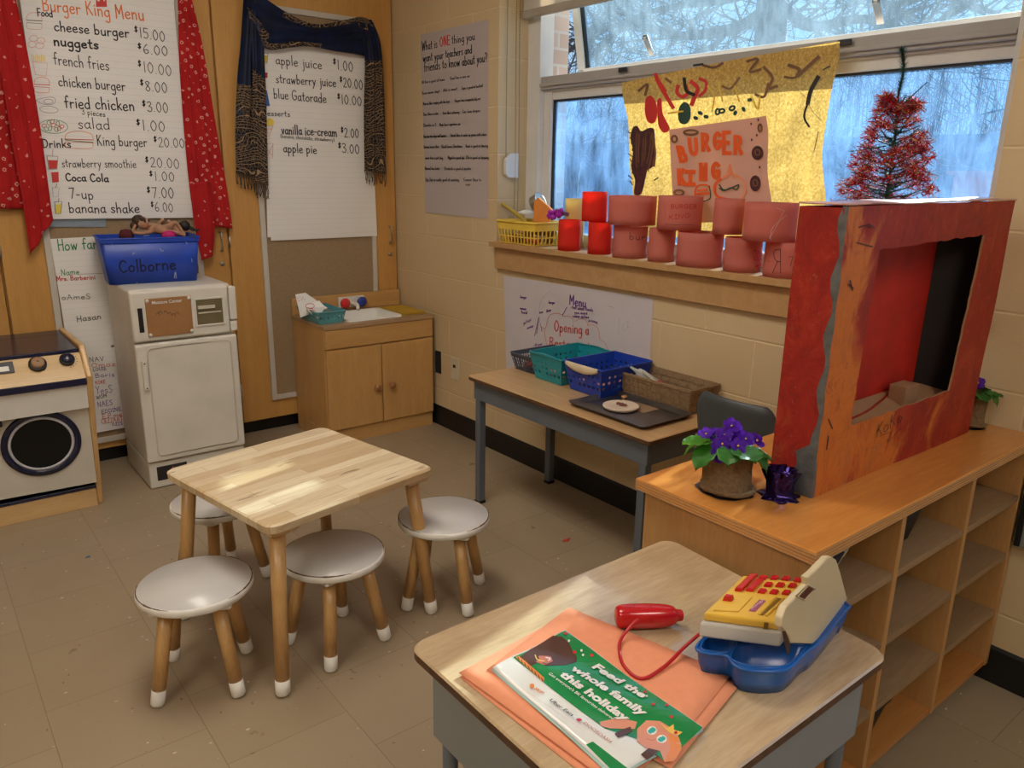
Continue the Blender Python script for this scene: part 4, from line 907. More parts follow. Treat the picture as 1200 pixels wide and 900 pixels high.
I.line([(165, 548), (204, 550), (200, 596), (172, 594), (165, 548)], .5, BK, smooth=False); I.fill([(169, 563), (202, 564), (199, 593), (174, 592)], RD, False); I.line([(184, 548), (186, 524)], .6, GY)
I.fill([(180, 606), (206, 604), (207, 640), (184, 642)], RD, False)
I.line([(184, 660), (208, 660), (205, 692), (187, 692), (184, 660)], .5, GY, smooth=False); I.line([(196, 660), (200, 646)], .6, BK)
I.line([(192, 710), (218, 708), (213, 752), (196, 752), (192, 710)], .6, BK, smooth=False); I.fill([(195, 718), (216, 717), (212, 750), (197, 750)], YE, False); I.line([(205, 708), (207, 698)], .6, BK)
I.build('food_drawings', INKS, t_)
t_ = thing('blue_strip', 'pale blue paper strip peeking out under the food menu sheet', 'paper', Yp(90, 262, .296))
quad_sheet('strip', ((50, 250), (124, 250), (124, 266), (52, 266)), lambda u, v: Yp(u, v, .2975), thin('pale blue paper', (.30, .36, .42), .1), t_, 4, .0005, nm='strip')
# ------------------------------------------------------------------ drinks sheets
t_ = thing('menu_sheet', 'white drinks and desserts menu sheet with a blank lower half, framed by the dark scarf', 'menu', (-.44, .29, 1.02))
quad_sheet('s', ((311, 40), (431, 50), (442, 276.5), (317.5, 282)), lambda u, v: Yp(u, v, .2925), M_ruled, t_, 8, .001, nm='back_sheet')
quad_sheet('s', ((308, 40), (427, 48), (440.2, 274), (313.3, 278)), lambda u, v: Yp(u, v, .290), M_ruled, t_, 12, .0015)
I = Ink(lambda u, v: Yp(u, v, .2862), 3, 260, 0)
for s_, x0, y0, x1, y1, c_, w_ in (('apple juice', 190, 225, 352, 243, 34, 1.0), ('$1.00', 390, 240, 462, 254, 34, .85), ('strawberry juice', 190, 290, 402, 305, 32, 1.0), ('$20.00', 414, 302, 496, 316, 32, .85), ('blue Gatorade', 183, 345, 368, 362, 34, 1.0), ('$10.00', 405, 362, 492, 372, 32, .85),
    ('Desserts', 144, 406, 240, 410, 20, .8), ('vanilla ice-cream', 210, 470, 405, 480, 32, 1.2), ('(banana, chocolate, strawberry)', 206, 484, 396, 498, 13, .5), ('$2.00', 418, 480, 482, 486, 32, .9), ('apple pie', 217, 535, 334, 540, 32, 1.1), ('$3.00', 408, 535, 484, 541, 32, .9)):
    I.text(s_, x0, y0, x1, y1, c_, w_, BK)
I.build('lettering', INKS, t_)
I = Ink(lambda u, v: Yp(u, v, .2862), 3, 260, 0)
I.fill([(146, 195), (160, 195), (158, 220), (148, 220)], YE, False); I.line([(144, 186), (162, 187), (159, 222), (146, 222)], .5, BK, smooth=False)
I.fill([(146, 255), (161, 255), (160, 274), (148, 274)], RD, False); I.fill([(150, 322), (158, 316), (169, 372), (155, 374)], BL_, False)
I.fill([(156, 425), (168, 415), (182, 425), (180, 440), (158, 440)], YE); I.line([(155, 442), (180, 442), (166, 480), (155, 442)], .6, OR, smooth=False); I.line([(158, 452), (176, 455)], .4, OR)
I.line([(160, 505), (180, 503), (178, 555), (158, 555), (160, 505)], .6, PK, smooth=False); I.line([(162, 545), (178, 512)], .5, PK); I.line([(160, 525), (176, 545)], .5, PK)
I.build('food_drawings', INKS, t_)
# ------------------------------------------------------------------ sign-in sheet
t_ = thing('name_sheet', 'tall white sheet of handwritten names hanging between the play stove and play fridge', 'sheet', (-1.6, .29, .2))
quad_sheet('s', ((58.5, 280), (165, 274), (190, 493), (96, 510)), lambda u, v: Yp(u, v, .2915), M_ruled, t_, 12, .0015)
I = Ink(lambda u, v: Yp(u, v, .2865), 3.745, 50, 270)
I.text('How far', 68, 88, 240, 78, 48, 1.3, GR); I.text('Name', 82, 197, 162, 192, 26, .8, GR); I.text('Mrs. Barberini', 62, 222, 232, 214, 20, .8, RD); I.line([(165, 192), (272, 188)], .3, BK)
I.text('oAmeS', 84, 305, 212, 300, 22, .6, BK); I.text('Hasan', 150, 402, 258, 388, 26, .8, BK); I.text('e', 300, 514, 315, 510, 14, .6, BK)
for s_, x0, y0, x1, y1, c_, m_ in (('NAV', 205, 578, 270, 572, 20, BK), ('Omaz', 215, 602, 320, 594, 20, RD), ('LOUIE', 222, 618, 280, 612, 14, BK), ('Boris', 230, 646, 316, 640, 18, PU), ('KORE', 232, 676, 276, 670, 14, RD), ('YesS', 235, 718, 308, 712, 34, PU), ('WOM', 236, 742, 282, 732, 16, BK), ('NAES', 242, 775, 308, 765, 22, PU), ('JEDDINE', 250, 806, 345, 790, 16, PU), ('E.P.me', 262, 828, 348, 815, 20, RD), ('CEZZAAT', 258, 848, 352, 836, 20, RD), ('OZZS', 305, 858, 352, 852, 12, PU)):
    I.text(s_, x0, y0, x1, y1, c_, .6, m_)
I.build('lettering', INKS, t_)
# ------------------------------------------------------------------ question poster on the block wall
t_ = thing('question_sheet', 'tall ruled question sheet with many small lines, on the wall left of the window', 'sheet', (-.004, -.25, 1.13))
c4 = ((493, 41), (572.5, 22.5), (571.5, 256.5), (499, 249))
quad_sheet('s', c4, lambda u, v: Xp(u, v, -.001), M_ruledshade, t_, 14, .0015, (-1, 0, 0))
I = Ink(lambda u, v: Xp(u, v, -.0048), 7.5, 485, 20)
I.text('What is', 70, 297, 206, 270, 82, .75, BK); I.text('ONE', 228, 260, 318, 243, 84, .9, RD); I.text('thing you', 332, 236, 535, 200, 74, .75, BK)
I.text('want your teachers and', 80, 395, 510, 315, 74, .8, BK); I.text('friends to know about you?', 90, 480, 645, 392, 84, .8, BK)
for s_, x0, y0, x1, y1 in (('Ali has a goat at home', 70, 586, 270, 558), ('Yusuf has a race car', 318, 552, 492, 528), ('Rose never slept', 72, 682, 225, 662), ('Ahil is smart', 258, 655, 382, 640), ('Zayn is good at football', 420, 638, 605, 614), ('Marcus likes singing with the boys', 82, 775, 315, 752), ('Harper has a magnetic big car', 360, 748, 585, 726), ('Theo likes a color', 82, 868, 215, 856), ('Aria likes colouring', 255, 856, 400, 846), ('Tariq loves dragons', 428, 845, 582, 832)):
    I.text(s_, x0, y0, x1, y1, 26, .42, BK, sp=.12)
I.sc = 6.82; I.ox, I.oy = 485, 130
for s_, x0, y0, x1, y1 in (('Charlie is 5', 75, 126, 178, 121), ('Maya has a superhero car', 205, 121, 372, 113), ('Ben has two dogs and bunnies', 78, 215, 260, 208), ('Daniel likes to make up games with cubes', 293, 206, 578, 198), ('Amina loves blue', 78, 298, 200, 294), ('Khalil loves Christmas', 222, 296, 385, 292), ('Noah is good at dancing', 415, 292, 592, 288), ('Jonas has a pet dog', 85, 385, 232, 385), ('Miguel is a great dad', 272, 385, 402, 384), ('Ella is good at drawing', 418, 382, 598, 384), ('Nawal has bats', 90, 470, 205, 470), ('Elizabeth is good at puzzles', 243, 472, 455, 470), ('Sky Sky is really good at counting', 92, 560, 360, 562), ('Connor likes to', 398, 560, 538, 562), ('run', 415, 598, 450, 598)):
    I.text(s_, x0, y0, x1, y1, 24, .45, BK, sp=.12)
I.build('lettering', INKS, t_)
# ------------------------------------------------------------------ brainstorm poster
t_ = thing('brainstorm_sheet', 'wide white sheet with a red cloud and purple notes taped below the window ledge', 'sheet', (-.004, -1.12, .5))
c5 = ((590.5, 323), (766, 349.4), (761.5, 428), (594, 437))
def mp5(off):
    return lambda u, v: Xp(u, v, off)
quad_sheet('s', c5, mp5(-.001), M_plainp, t_, 16, .0015, (-1, 0, 0), 1)
I = Ink(mp5(-.0048), 6.316, 590, 320)
I.text('Menu', 487, 232, 610, 252, 68, 1.1, PU); I.text('-tell what foods', 498, 262, 662, 284, 24, .6, PU); I.text('you want', 525, 300, 620, 308, 20, .6, PU); I.text('-colour picture', 508, 326, 632, 334, 20, .6, PU); I.text('pricing', 630, 358, 695, 370, 20, .5, PU)
I.text('Opening a', 375, 428, 632, 458, 78, .95, RD); I.text('Restaurant', 340, 535, 640, 570, 58, .95, RD)
I.line([(320, 530), (303, 440), (318, 385), (340, 315), (395, 298), (440, 312), (440, 318), (490, 322), (515, 345), (516, 374)], .35, RD)
I.line([(530, 358), (570, 335), (608, 350), (625, 388)], .35, RD); I.line([(622, 388), (660, 382), (703, 415), (712, 488)], .35, RD); I.line([(712, 490), (748, 515), (775, 570)], .35, RD)
I.line([(438, 308), (468, 254)], .7, PU); I.line([(230, 465), (262, 325), (285, 430)], .6, PU, smooth=False); I.line([(262, 325), (245, 450)], .5, PU); I.line([(280, 400), (302, 410)], .4, RD)
for s_, x0, y0, x1, y1 in (('burger', 125, 185, 170, 190), ('burger', 335, 225, 380, 228), ('money', 123, 268, 168, 274), ('food', 130, 298, 175, 302), ('play', 150, 380, 205, 350), ('area', 175, 415, 220, 398), ('ice', 265, 300, 292, 296), ('fries', 318, 292, 352, 280), ('-fryer', 222, 545, 288, 532)): I.text(s_, x0, y0, x1, y1, 20, .6, PU)
I.text('la', 840, 460, 930, 400, 120, .25, GY); I.line([(770, 243), (820, 255)], .4, GY); I.line([(260, 280), (285, 190), (350, 130)], .25, GY)
I.build('lettering', INKS, t_)
# ================================================================== draped cloth
def drape(rows, y, m_, parent, nm, amp=.012, waves=3.0, nu=30, nv=40, seed=0, mfn=None, solid=.002, pin=0):
    """rows: (left px, right px) from top to bottom on the plane Y=y, with folds in front of it"""
    L = [Yp(a[0], a[1], y) for a, b in rows]; R = [Yp(b[0], b[1], y) for a, b in rows]
    L, R = cr(L, 8), cr(R, 8); n = len(L)-1; a = MB()
    def at(C, v): k = v*n; i = min(int(k), n-1); return C[i].lerp(C[i+1], k-i)
    def f(u, v):
        p = at(L, v).lerp(at(R, v), u); am = amp*(1-pin*(1-v))
        ph = seed+v*1.1+.4*math.sin(v*4+seed)
        d = am*(.5+.5*math.sin(2*PI*waves*u+ph))+am*.35*math.sin(2*PI*waves*2.3*u+ph*2+1)
        return p+Vector((am*.35*math.cos(2*PI*waves*u+ph), -abs(d)-.0015, 0))
    a.grid(f, nu, nv)
    if mfn:
        k = 0
        for j in range(nv):
            for i in range(nu): a.m[k] = mfn((i+.5)/nu, (j+.5)/nv); k += 1
    return a.build(nm, m_, parent, True, solid=solid)
def bow_cloth():
    m, t, b = nt('red bandana cloth'); setb(b, .85, 0, .2)
    v = coords(t, (1, .3, 1)); mp = N(t, 'ShaderNodeMapping'); mp.inputs['Rotation'].default_value = (0, .6, 0); t.links.new(v, mp.inputs['Vector'])
    vo = N(t, 'ShaderNodeTexVoronoi', voronoi_dimensions='3D'); vo.inputs['Scale'].default_value = 31; vo.inputs['Randomness'].default_value = .35; t.links.new(mp.outputs[0], vo.inputs['Vector'])
    d = N(t, 'ShaderNodeMath', operation='MULTIPLY_ADD'); nn = noisef(t, v, 110, 1); d.inputs[1].default_value = .35; t.links.new(nn, d.inputs[0]); t.links.new(vo.outputs['Distance'], d.inputs[2])
    k = ramp(t, d.outputs[0], [(.27, (0, 0, 0)), (.305, (.85, .85, .85)), (.375, (.85, .85, .85)), (.405, (0, 0, 0))])
    base = ramp(t, noisef(t, v, 4, 3), [(.3, (.34, .010, .012)), (.7, (.50, .020, .020))])
    t.links.new(mixc(t, k, base, (.74, .42, .36)), b.inputs['Base Color']); bump(t, b, noisef(t, v, 500, 2), .15, .0005); return m
M_bow = bow_cloth()
t_ = thing('red_curtain', 'red curtain with pale bow print hanging left of the food menu sheet', 'curtain', Yp(10, 250, .27), 0, 'red curtains at the food menu')
drape([((-75, -45), (0, -45)), ((-70, 40), (14, 40)), ((-66, 130), (24, 130)), ((-62, 243), (30, 245))], .283, M_bow, t_, 'back_fold', .010, 2.6, 34, 40, 1)
drape([((-28, -45), (6, -45)), ((-8, 38), (26, 38)), ((4, 103), (38, 103)), ((14, 165), (48, 165)), ((27, 235), (58, 238)), ((36, 298), (61.5, 257))], .264, M_bow, t_, 'front_fold', .012, 1.8, 26, 44, 2)
t_ = thing('red_curtain', 'red curtain with pale bow print hanging right of the food menu sheet', 'curtain', Yp(240, 290, .27), 0, 'red curtains at the food menu')
drape([((205, -20), (219, -20)), ((208.6, 0), (224, 0)), ((210, 69), (237, 58)), ((215.5, 155), (252, 150)), ((222, 225), (265, 222)), ((228, 262), (271.5, 268))], .280, M_bow, t_, 'main_fold', .010, 2.4, 30, 44, 4, pin=.4)
drape([((222, 215), (246, 212)), ((227, 262), (252, 262)), ((236, 305), (249.5, 300))], .262, M_bow, t_, 'tail_fold', .008, 1.4, 16, 20, 1)
def paisley():
    m, t, b = nt('paisley weave'); setb(b, .8, 0, .2); v = coords(t, (1, .3, 1))
    w1 = N(t, 'ShaderNodeTexWave', wave_type='RINGS'); w1.inputs['Scale'].default_value = 9; w1.inputs['Distortion'].default_value = 14; w1.inputs['Detail'].default_value = .6; w1.inputs['Detail Scale'].default_value = 1.1; t.links.new(v, w1.inputs['Vector'])
    vo = N(t, 'ShaderNodeTexVoronoi', feature='DISTANCE_TO_EDGE'); vo.inputs['Scale'].default_value = 75; t.links.new(v, vo.inputs['Vector'])
    k1 = ramp(t, w1.outputs['Fac'], [(.42, (0, 0, 0)), (.5, (1, 1, 1)), (.6, (1, 1, 1)), (.68, (0, 0, 0))]); k2 = ramp(t, vo.outputs['Distance'], [(.03, (.55, .55, .55)), (.10, (0, 0, 0))])
    c = mixc(t, k2, (.008, .009, .018), (.30, .20, .11)); c = mixc(t, k1, c, (.42, .29, .16))
    c = mixc(t, ramp(t, noisef(t, v, 9, 2), [(.6, (0, 0, 0)), (.66, (.6, .6, .6))]), c, (.02, .04, .10)); t.links.new(c, b.inputs['Base Color']); return m
M_pais = paisley(); M_scarf = plain('navy satin scarf', (.003, .009, .040), .55, var=.6, scale=14, bmp=.1, bscale=90, spec=.25)
t_ = thing('draped_scarf', 'dark navy scarf with tan paisley ends and fringe draped over the drinks menu sheet', 'scarf', Yp(370, 60, .27))
SM = [M_scarf, M_pais]
drape([((286, -14), (305, -8)), ((282, 50), (300, 50)), ((278, 93), (302, 97)), ((276, 150), (301, 150)), ((276.7, 203), (300, 207))], .284, SM, t_, 'left_back_tail', .008, 1.4, 18, 40, 3, lambda u, v: 1 if v > .52 else 0)
drape([((290, -12), (306, 0)), ((292, 20), (307, 30)), ((294, 70), (309, 75)), ((295, 110), (311, 110)), ((296, 160), (312, 160)), ((298, 214), (313.5, 218))], .268, SM, t_, 'left_front_tail', .008, 1.2, 16, 44, 5, lambda u, v: 1 if v > .45+.05*u else 0)
def swag():
    top = cr([Yp(u, v, .27) for u, v in ((284, -16), (300, -8), (317, 4), (343, 20), (370, 29), (403, 24), (423, 20), (437, 27))], 6)
    bot = cr([Yp(u, v, .27) for u, v in ((292, 22), (303, 40), (312, 58), (340, 56), (362, 55), (390, 60), (412, 63), (428, 66))], 6); n = len(top)-1; a = MB()
    def f(u, v):
        k = u*n; i = min(int(k), n-1); p = top[i].lerp(top[i+1], k-i).lerp(bot[i].lerp(bot[i+1], k-i), v)
        return p+Vector((0, -.006-.010*abs(math.sin(v*9+u*3+.5))-.004*math.sin(u*14+v*5)*math.sin(PI*v), 0))
    a.grid(f, 60, 20); k = 0
    for j in range(20):
        for i in range(60): u = i/60; v = j/20; a.m[k] = 1 if (.86-.15*u < v and u < .62) or (u > .35 and v < .13) or (u < .28 and v > .6) else 0; k += 1
    a.build('swag', SM, t_, True, solid=.002)
swag()
drape([((417, 20), (436, 24)), ((424, 45), (445, 46)), ((427, 75), (448.5, 75)), ((426, 133), (451, 130)), ((427, 200), (452.5, 204))], .262, SM, t_, 'right_tail', .010, 2.2, 24, 44, 2, lambda u, v: 1 if v > .48 or (v < .16 and u < .75) else 0)
fr = MB(); rnd = random.Random(4)
for u0, v0, u1, v1, yy, n_ in ((277, 203, 300, 207, .28, 16), (298, 214, 313, 218, .262, 11), (427, 199, 452, 204, .255, 16)):
    for k in range(n_):
        p = Yp(lerp(u0, u1, k/(n_-1)), lerp(v0, v1, k/(n_-1)), yy); ln = rnd.uniform(.045, .07)
        fr.tube([p, p+Vector((rnd.uniform(-.006, .006), -.003, -ln*.5)), p+Vector((rnd.uniform(-.010, .010), -.002, -ln))], [.0022, .0018, .0026], 5)
fr.build('fringe', plain('scarf fringe', (.10, .065, .04), .9, var=.5), t_, True)['kind'] = 'stuff'
# ================================================================== painted cloth in the window
def kraft(t, v):
    f = noisef(t, v, 120, 3, .8); g_ = noisef(t, v, 5, 3)
    c = ramp(t, f, [(.30, (.42, .20, .04)), (.55, (.74, .42, .10)), (.72, (.95, .64, .22))])
    return mixc(t, ramp(t, g_, [(.35, (0, 0, 0)), (.7, (.35, .35, .35))]), c, (.60, .30, .06))
M_kraft = thin('sunlit kraft paper', (.8, .6, .3), .55, .9, builder=kraft)
PX = .125
Lp = cr([Vector((u, v, 0)) for u, v in ((728.5, 97), (730, 113), (736, 143), (737, 170), (738, 196), (742, 228), (744, 262), (743, 277))], 6)
Rp = cr([Vector((u, v, 0)) for u, v in ((984, 48.6), (983, 72), (975.5, 101), (969, 138), (964, 175), (964.5, 200), (968, 235), (970, 282))], 6)
def ppx(u, v):
    n = len(Lp)-1; k = v*n; i = min(int(k), n-1); a = Lp[i].lerp(Lp[i+1], k-i); b = Rp[i].lerp(Rp[i+1], k-i); p = a.lerp(b, u)
    p.y += -5*math.sin(PI*u)*(1-v)**2*.4; return p
def pw(u, v): return -.012*math.sin(u*8+1.5*v)*(.3+v*.7)-.005*math.sin(u*19+v*4)*v
pn = thing('painted_paper', 'large sunlit brown paper with red and dark paint marks hanging in the window', 'painting', (PX, -1.7, 1.06))
a = MB(); a.grid(lambda u, v: (lambda q: Xp(q.x, q.y, PX+pw(u, v)))(ppx(u, v)), 60, 50); a.build('paper', M_kraft, pn, True)
def mpP(x, y):                                   # the cloth's own surface, slightly in front
    v = min(1, max(0, (y-75)/200)); u = min(1, max(0, (x-735)/238)); 
    return Xp(x, y, PX+pw(u, v)-.0035)
I = Ink(mpP, 4.09, 720, 40, Vector((-.00006, 0, 0)))
PM = [plain('red poster paint', (.62, .03, .03), .5), plain('dark green paint', (.02, .07, .05), .5), plain('plum brown paint', (.075, .02, .03), .5, var=.5, scale=30), plain('brown paint', (.20, .09, .04), .6, var=.4), plain('yellow paint', (.75, .50, .05), .6), plain('black paint', (.02, .015, .015), .5)]
I.fill([(150, 310), (175, 295), (200, 330), (205, 390), (190, 425), (160, 420), (146, 370)], 0); I.fill([(205, 320), (225, 310), (232, 380), (262, 440), (262, 462), (236, 472), (212, 440), (206, 380)], 0)
for P_ in ([(198, 195), (215, 240), (250, 300), (280, 350)], [(205, 215), (240, 270)]): I.line(P_, 4.5, 0)
I.line([(305, 250), (300, 280), (325, 300), (350, 285), (345, 250)], 4, 0); I.line([(370, 230), (400, 260), (385, 300), (372, 335)], 5, 0); I.line([(410, 215), (440, 230), (435, 270), (410, 295)], 3.5, 0)
I.fill([(312, 350), (335, 325), (362, 345), (365, 400), (345, 430), (315, 425), (305, 390)], 1); I.line([(335, 215), (345, 270), (380, 290)], 4, 5)
for x, y in ((390, 402), (412, 378), (440, 396), (495, 372), (515, 368), (565, 355), (580, 378), (620, 360), (650, 315)): I.oval(x, y, 13, 9, 2.4, 1, x % 2 == 0, rot=x)
I.fill([(88, 450), (110, 440), (130, 465), (165, 450), (190, 455), (195, 500), (200, 600), (180, 640), (160, 650), (150, 690), (130, 765), (95, 765), (100, 700), (82, 640), (90, 560), (78, 500)], 2)
I.line([(180, 480), (195, 560), (190, 630)], 3, 3)
for k in range(9): I.line([(98+k*11, 470+(k*37) % 30), (94+k*11, 560), (100+k*8, 660-(k*23) % 60)], .7+.4*(k % 3), 3 if k % 3 else 5)
for k in range(10): I.line([(70+(k % 4)*6, 470+k*26), (88, 478+k*27)], 1.2, 2)
for P_, w_ in (([(120, 270), (160, 240), (150, 290)], 3), ([(250, 215), (270, 230)], 3), ([(520, 250), (560, 260), (600, 210)], 2.5), ([(640, 130), (690, 120), (650, 180), (700, 170)], 3), ([(720, 160), (760, 210), (740, 260), (780, 250)], 3.5), ([(840, 150), (890, 170), (880, 200), (980, 110)], 4), ([(900, 190), (860, 210), (820, 205)], 2.5), ([(680, 290), (720, 300), (740, 240)], 3), ([(430, 150), (480, 160), (520, 140)], 3)): I.line(P_, w_, 3)
for P_ in ([(450, 250), (480, 300), (470, 370)], [(500, 230), (520, 320)], [(580, 250), (600, 320)], [(260, 380), (330, 370)], [(660, 300), (690, 360), (700, 300)]): I.line(P_, 2, 4)
I.line([(978, 208), (945, 270), (930, 330)], 5, 5); I.line([(930, 330), (912, 395), (935, 442)], 2.5, 5); I.line([(930, 330), (960, 380), (995, 415)], .6, 3); I.line([(870, 255), (935, 320)], .6, 3); I.line([(1005, 170), (1035, 155)], 1.6, 5); I.line([(385, 150), (425, 145)], 2.6, 5)
I.line([(980, 470), (960, 560)], 1, 3); I.line([(195, 700), (212, 688)], 1.5, 5)
I.build('paint_marks', PM, pn)
sg = thing('restaurant_sign', 'lilac paper sign lettered in orange paint, stuck on the brown painted paper in the window', 'sign', (PX-.02, -1.75, 1.2))
M_signp = thin('lilac sign paper', (.60, .36, .38), .35, .85, .08, 6)
a = MB(); sc_ = ((785.5, 152), (899, 136), (905, 246), (791, 248))
def mpS(off): return lambda x, y: mpP(x, y)+Vector((off, 0, 0))
q_ = mpS(-.006)
def sgf(u, v):
    x = lerp(lerp(785.5, 899, u), lerp(791, 905, u), v)+1.5*math.sin(v*9)*(u > .9); y = lerp(lerp(152, 136, u), lerp(262, 258, u), v); return q_(x, y)
a.grid(sgf, 20, 20); a.build('paper', M_signp, sg, True)
I = Ink(mpS(-.009), 7.5, 780, 130, Vector((-.00006, 0, 0)))
SG = [plain('orange poster paint', (.80, .11, .02), .5), PM[1], PM[2], plain('pale orange paint', (.85, .28, .14), .6), PM[3]]
for c_, b_, ln in (('B', (140, 320, 205, 440), -28), ('U', (225, 250, 300, 382), -12), ('R', (335, 208, 398, 345), -5), ('G', (440, 195, 500, 330), 0), ('E', (518, 190, 580, 370), 0), ('R', (618, 228, 685, 372), 0), ('K', (130, 520, 185, 640), -8), ('I', (195, 535, 270, 645), 0), ('N', (318, 470, 375, 600), 0), ('G', (425, 462, 488, 585), 0)):
    I.glyph(c_, *b_, 4.6, 0, ln)
I.glyph('A', 545, 475, 618, 585, 2.2, 3)
I.line([(500, 600), (455, 640), (450, 710), (480, 755), (560, 775)], 3, 0); I.line([(520, 590), (560, 560), (640, 570), (700, 620), (720, 700), (690, 760)], 2, 3); I.line([(490, 650), (520, 690), (560, 690), (620, 665), (660, 650), (640, 690), (590, 675), (530, 700), (490, 680)], 1.6, 1)
I.line([(280, 780), (278, 700), (310, 655), (370, 650), (400, 670)], 2, 0); I.line([(300, 700), (380, 690)], 2, 0); I.line([(300, 730), (390, 722)], 3, 0); I.line([(400, 660), (410, 720), (405, 770), (340, 800)], 1.2, 1)
for x, y, rx, ry in ((825, 370, 52, 62), (806, 637, 48, 70)): I.oval(x, y, rx, ry, 1, 2, True); I.oval(x, y-5, rx*.4, ry*.4, 1.5, 4)
for x, y, rx, ry in ((95, 248, 22, 28), (848, 152, 14, 32), (135, 718, 40, 22), (240, 190, 60, 20)): I.oval(x, y, rx, ry, 2.5, 4)
for x, y in ((775, 255), (770, 115), (832, 80), (845, 495), (820, 215)): I.oval(x, y, 8, 12, 1, 2, True)
I.build('lettering', SG, sg)
# ================================================================== pink paper tubes
M_pink = thin('pink construction paper', (.66, .27, .22), .45, .85, .05, 40, transc=(.95, .20, .12))
M_pinkglow = thin('pink paper with painted sun glow', (.78, .06, .04), .5, .85, .05, 40, transc=(1.0, .10, .05)); M_yelp = thin('yellow construction paper', (.9, .70, .30), .5, .85, .05, 40)  # red copy of the pink paper, the sun's glow put into its colour
M_flap = thin('torn tube flap', (.9, .35, .28), .6, .85, .05, 40)
TI = {}
def tube_thing(uL, uR, vb, vt, x, m_, lab, tilt=(0, 0), z0=1.0355, seam=0, taper=1.0):
    um = (uL+uR)/2; c0 = Xp(um, vb, x); d = Vector((x-CAM.x, c0.y-CAM.y)).length
    a_, b_ = Xp(uL, vb, x), Xp(uR, vb, x); vd = Vector((x-CAM.x, c0.y-CAM.y, 0)).normalized(); per = Vector((vd.y, -vd.x, 0)); r = abs((b_-a_).dot(per))/2
    h = Xp(um, vt, x-r*.6).z-z0
    t_ = thing('paper_tube', lab, 'paper tube', (x, c0.y, z0), seam, 'pink and red paper tubes stacked on the ledge'); t_.rotation_euler = (tilt[0], tilt[1], seam)
    a = MB(); n = 40; turns = 1.12; vs = []
    for j in range(5):
        for i in range(n+1):
            an = 2*PI*turns*i/n; rr = r-.0012*(i/n)*1.5; tp = lerp(1, taper, j/4); vs.append((rr*tp*math.cos(an), rr*tp*math.sin(an)*1.0, h*j/4))
    a.add(vs, [(j*(n+1)+i, j*(n+1)+i+1, (j+1)*(n+1)+i+1, (j+1)*(n+1)+i) for j in range(4) for i in range(n)], 0, True)
    a.build('paper', m_, t_, solid=.0005); return t_, r, h
def tube_map(t_, r):
    M_ = root_matrix(t_); Mi = M_.inverted()
    def f(u, v):
        o = Mi @ CAM; d = (Mi.to_3x3() @ _ray(u, v)); A = d.x**2+d.y**2; B_ = 2*(o.x*d.x+o.y*d.y); C_ = o.x**2+o.y**2-(r+.001)**2; D_ = max(0, B_*B_-4*A*C_)
        return M_ @ (o+d*((-B_-math.sqrt(D_))/(2*A)))
    return f
def tube_ink(key, sc, ox, oy, fn, nm='writing'):
    t_, r, h = TI[key]; I = Ink(tube_map(t_, r), sc, ox, oy); fn(I); I.build(nm, INKS, t_)
B1 = 1.0355
TI['a'] = tube_thing(653.5, 680, 291, 258, -.002, M_pinkglow, 'paper tube coloured sunlit red at the left end of the lower row, beside the yellow basket')
TI['b'] = tube_thing(688, 716, 299, 261, .012, M_pinkglow, 'paper tube coloured sunlit red, second from the left in the lower row')
TI['c'] = tube_thing(717, 757.5, 304, 266, .020, M_pink, 'pink paper tube in the lower row with faint writing near its right side')
TI['d'] = tube_thing(758.5, 790, 307, 268, .028, M_pink, 'small plain pink paper tube in the middle of the lower row')
TI['e'] = tube_thing(791, 845.5, 316, 273, .030, M_pink, 'widest plain pink paper tube of the lower row')
TI['f'] = tube_thing(846.5, 891, 318, 279, .034, M_pink, 'pink paper tube with red dots on its right side, lower row')
TI['g'] = tube_thing(892.5, 946, 326, 284, .034, M_pink, 'pink paper tube with a large pencilled letter, right end of the lower row')
B2 = {k: 1.0355+TI[k][2]+.0008 for k in TI}
TI['h'] = tube_thing(681, 711, 262, 225, .016, M_pinkglow, 'paper tube coloured sunlit red at the left end of the upper row', z0=max(B2['b'], B2['a']))
TI['i'] = tube_thing(711.5, 768, 266, 230, .022, M_pink, 'wide plain pink paper tube second in the upper row, glowing orange at its right', z0=max(B2['c'], B2['b'], B2['d']))
TI['j'] = tube_thing(769, 822, 269, 230, .028, M_pink, 'pink paper tube lettered with the restaurant name, middle of the upper row', z0=max(B2['d'], B2['e']))
TI['k'] = tube_thing(834, 870, 274, 233, .034, M_pink, 'plain pink paper tube in the upper row right of the glowing gap', z0=max(B2['e'], B2['f']))
TI['l'] = tube_thing(868.5, 932, 284, 238, .000, M_pink, 'large pink paper tube covered in clear tape, right end of the upper row', z0=max(B2['f'], B2['g']))
TI['m'] = tube_thing(661, 684, 282, 233, .085, M_yelp, 'pale yellow paper tube standing behind the sunlit red tubes')
tube_ink('j', 5.45, 740, 220, lambda I: (I.text('BURGER', 250, 132, 418, 133, 26, .7, RD), I.text('KING', 235, 204, 376, 190, 28, .7, RD), I.line([(215, 233), (300, 237), (398, 238)], .3, BK)))
tube_ink('c', 5.45, 740, 220, lambda I: I.text('bur', -15, 328, 88, 336, 42, .6, BK))
tube_ink('g', 5.45, 740, 220, lambda I: (I.glyph('R', 960, 392, 895, 545, .7, BK), I.glyph('7', 1000, 440, 1035, 500, .5, BK), I.line([(870, 470), (885, 470)], .6, RD)))
def dots(I):
    rnd = random.Random(2)
    for k in range(26): I.oval(rnd.uniform(785, 832), rnd.uniform(400, 515), rnd.uniform(3, 7), rnd.uniform(4, 9), 1, RD, True)
tube_ink('f', 5.45, 740, 220, dots, 'dots')
def tape(I):
    for P_ in ([(880, 325), (930, 240), (975, 145)], [(890, 300), (905, 250), (990, 175)], [(925, 128), (975, 148)], [(885, 310), (892, 335)]): I.line(P_, .35, 0)
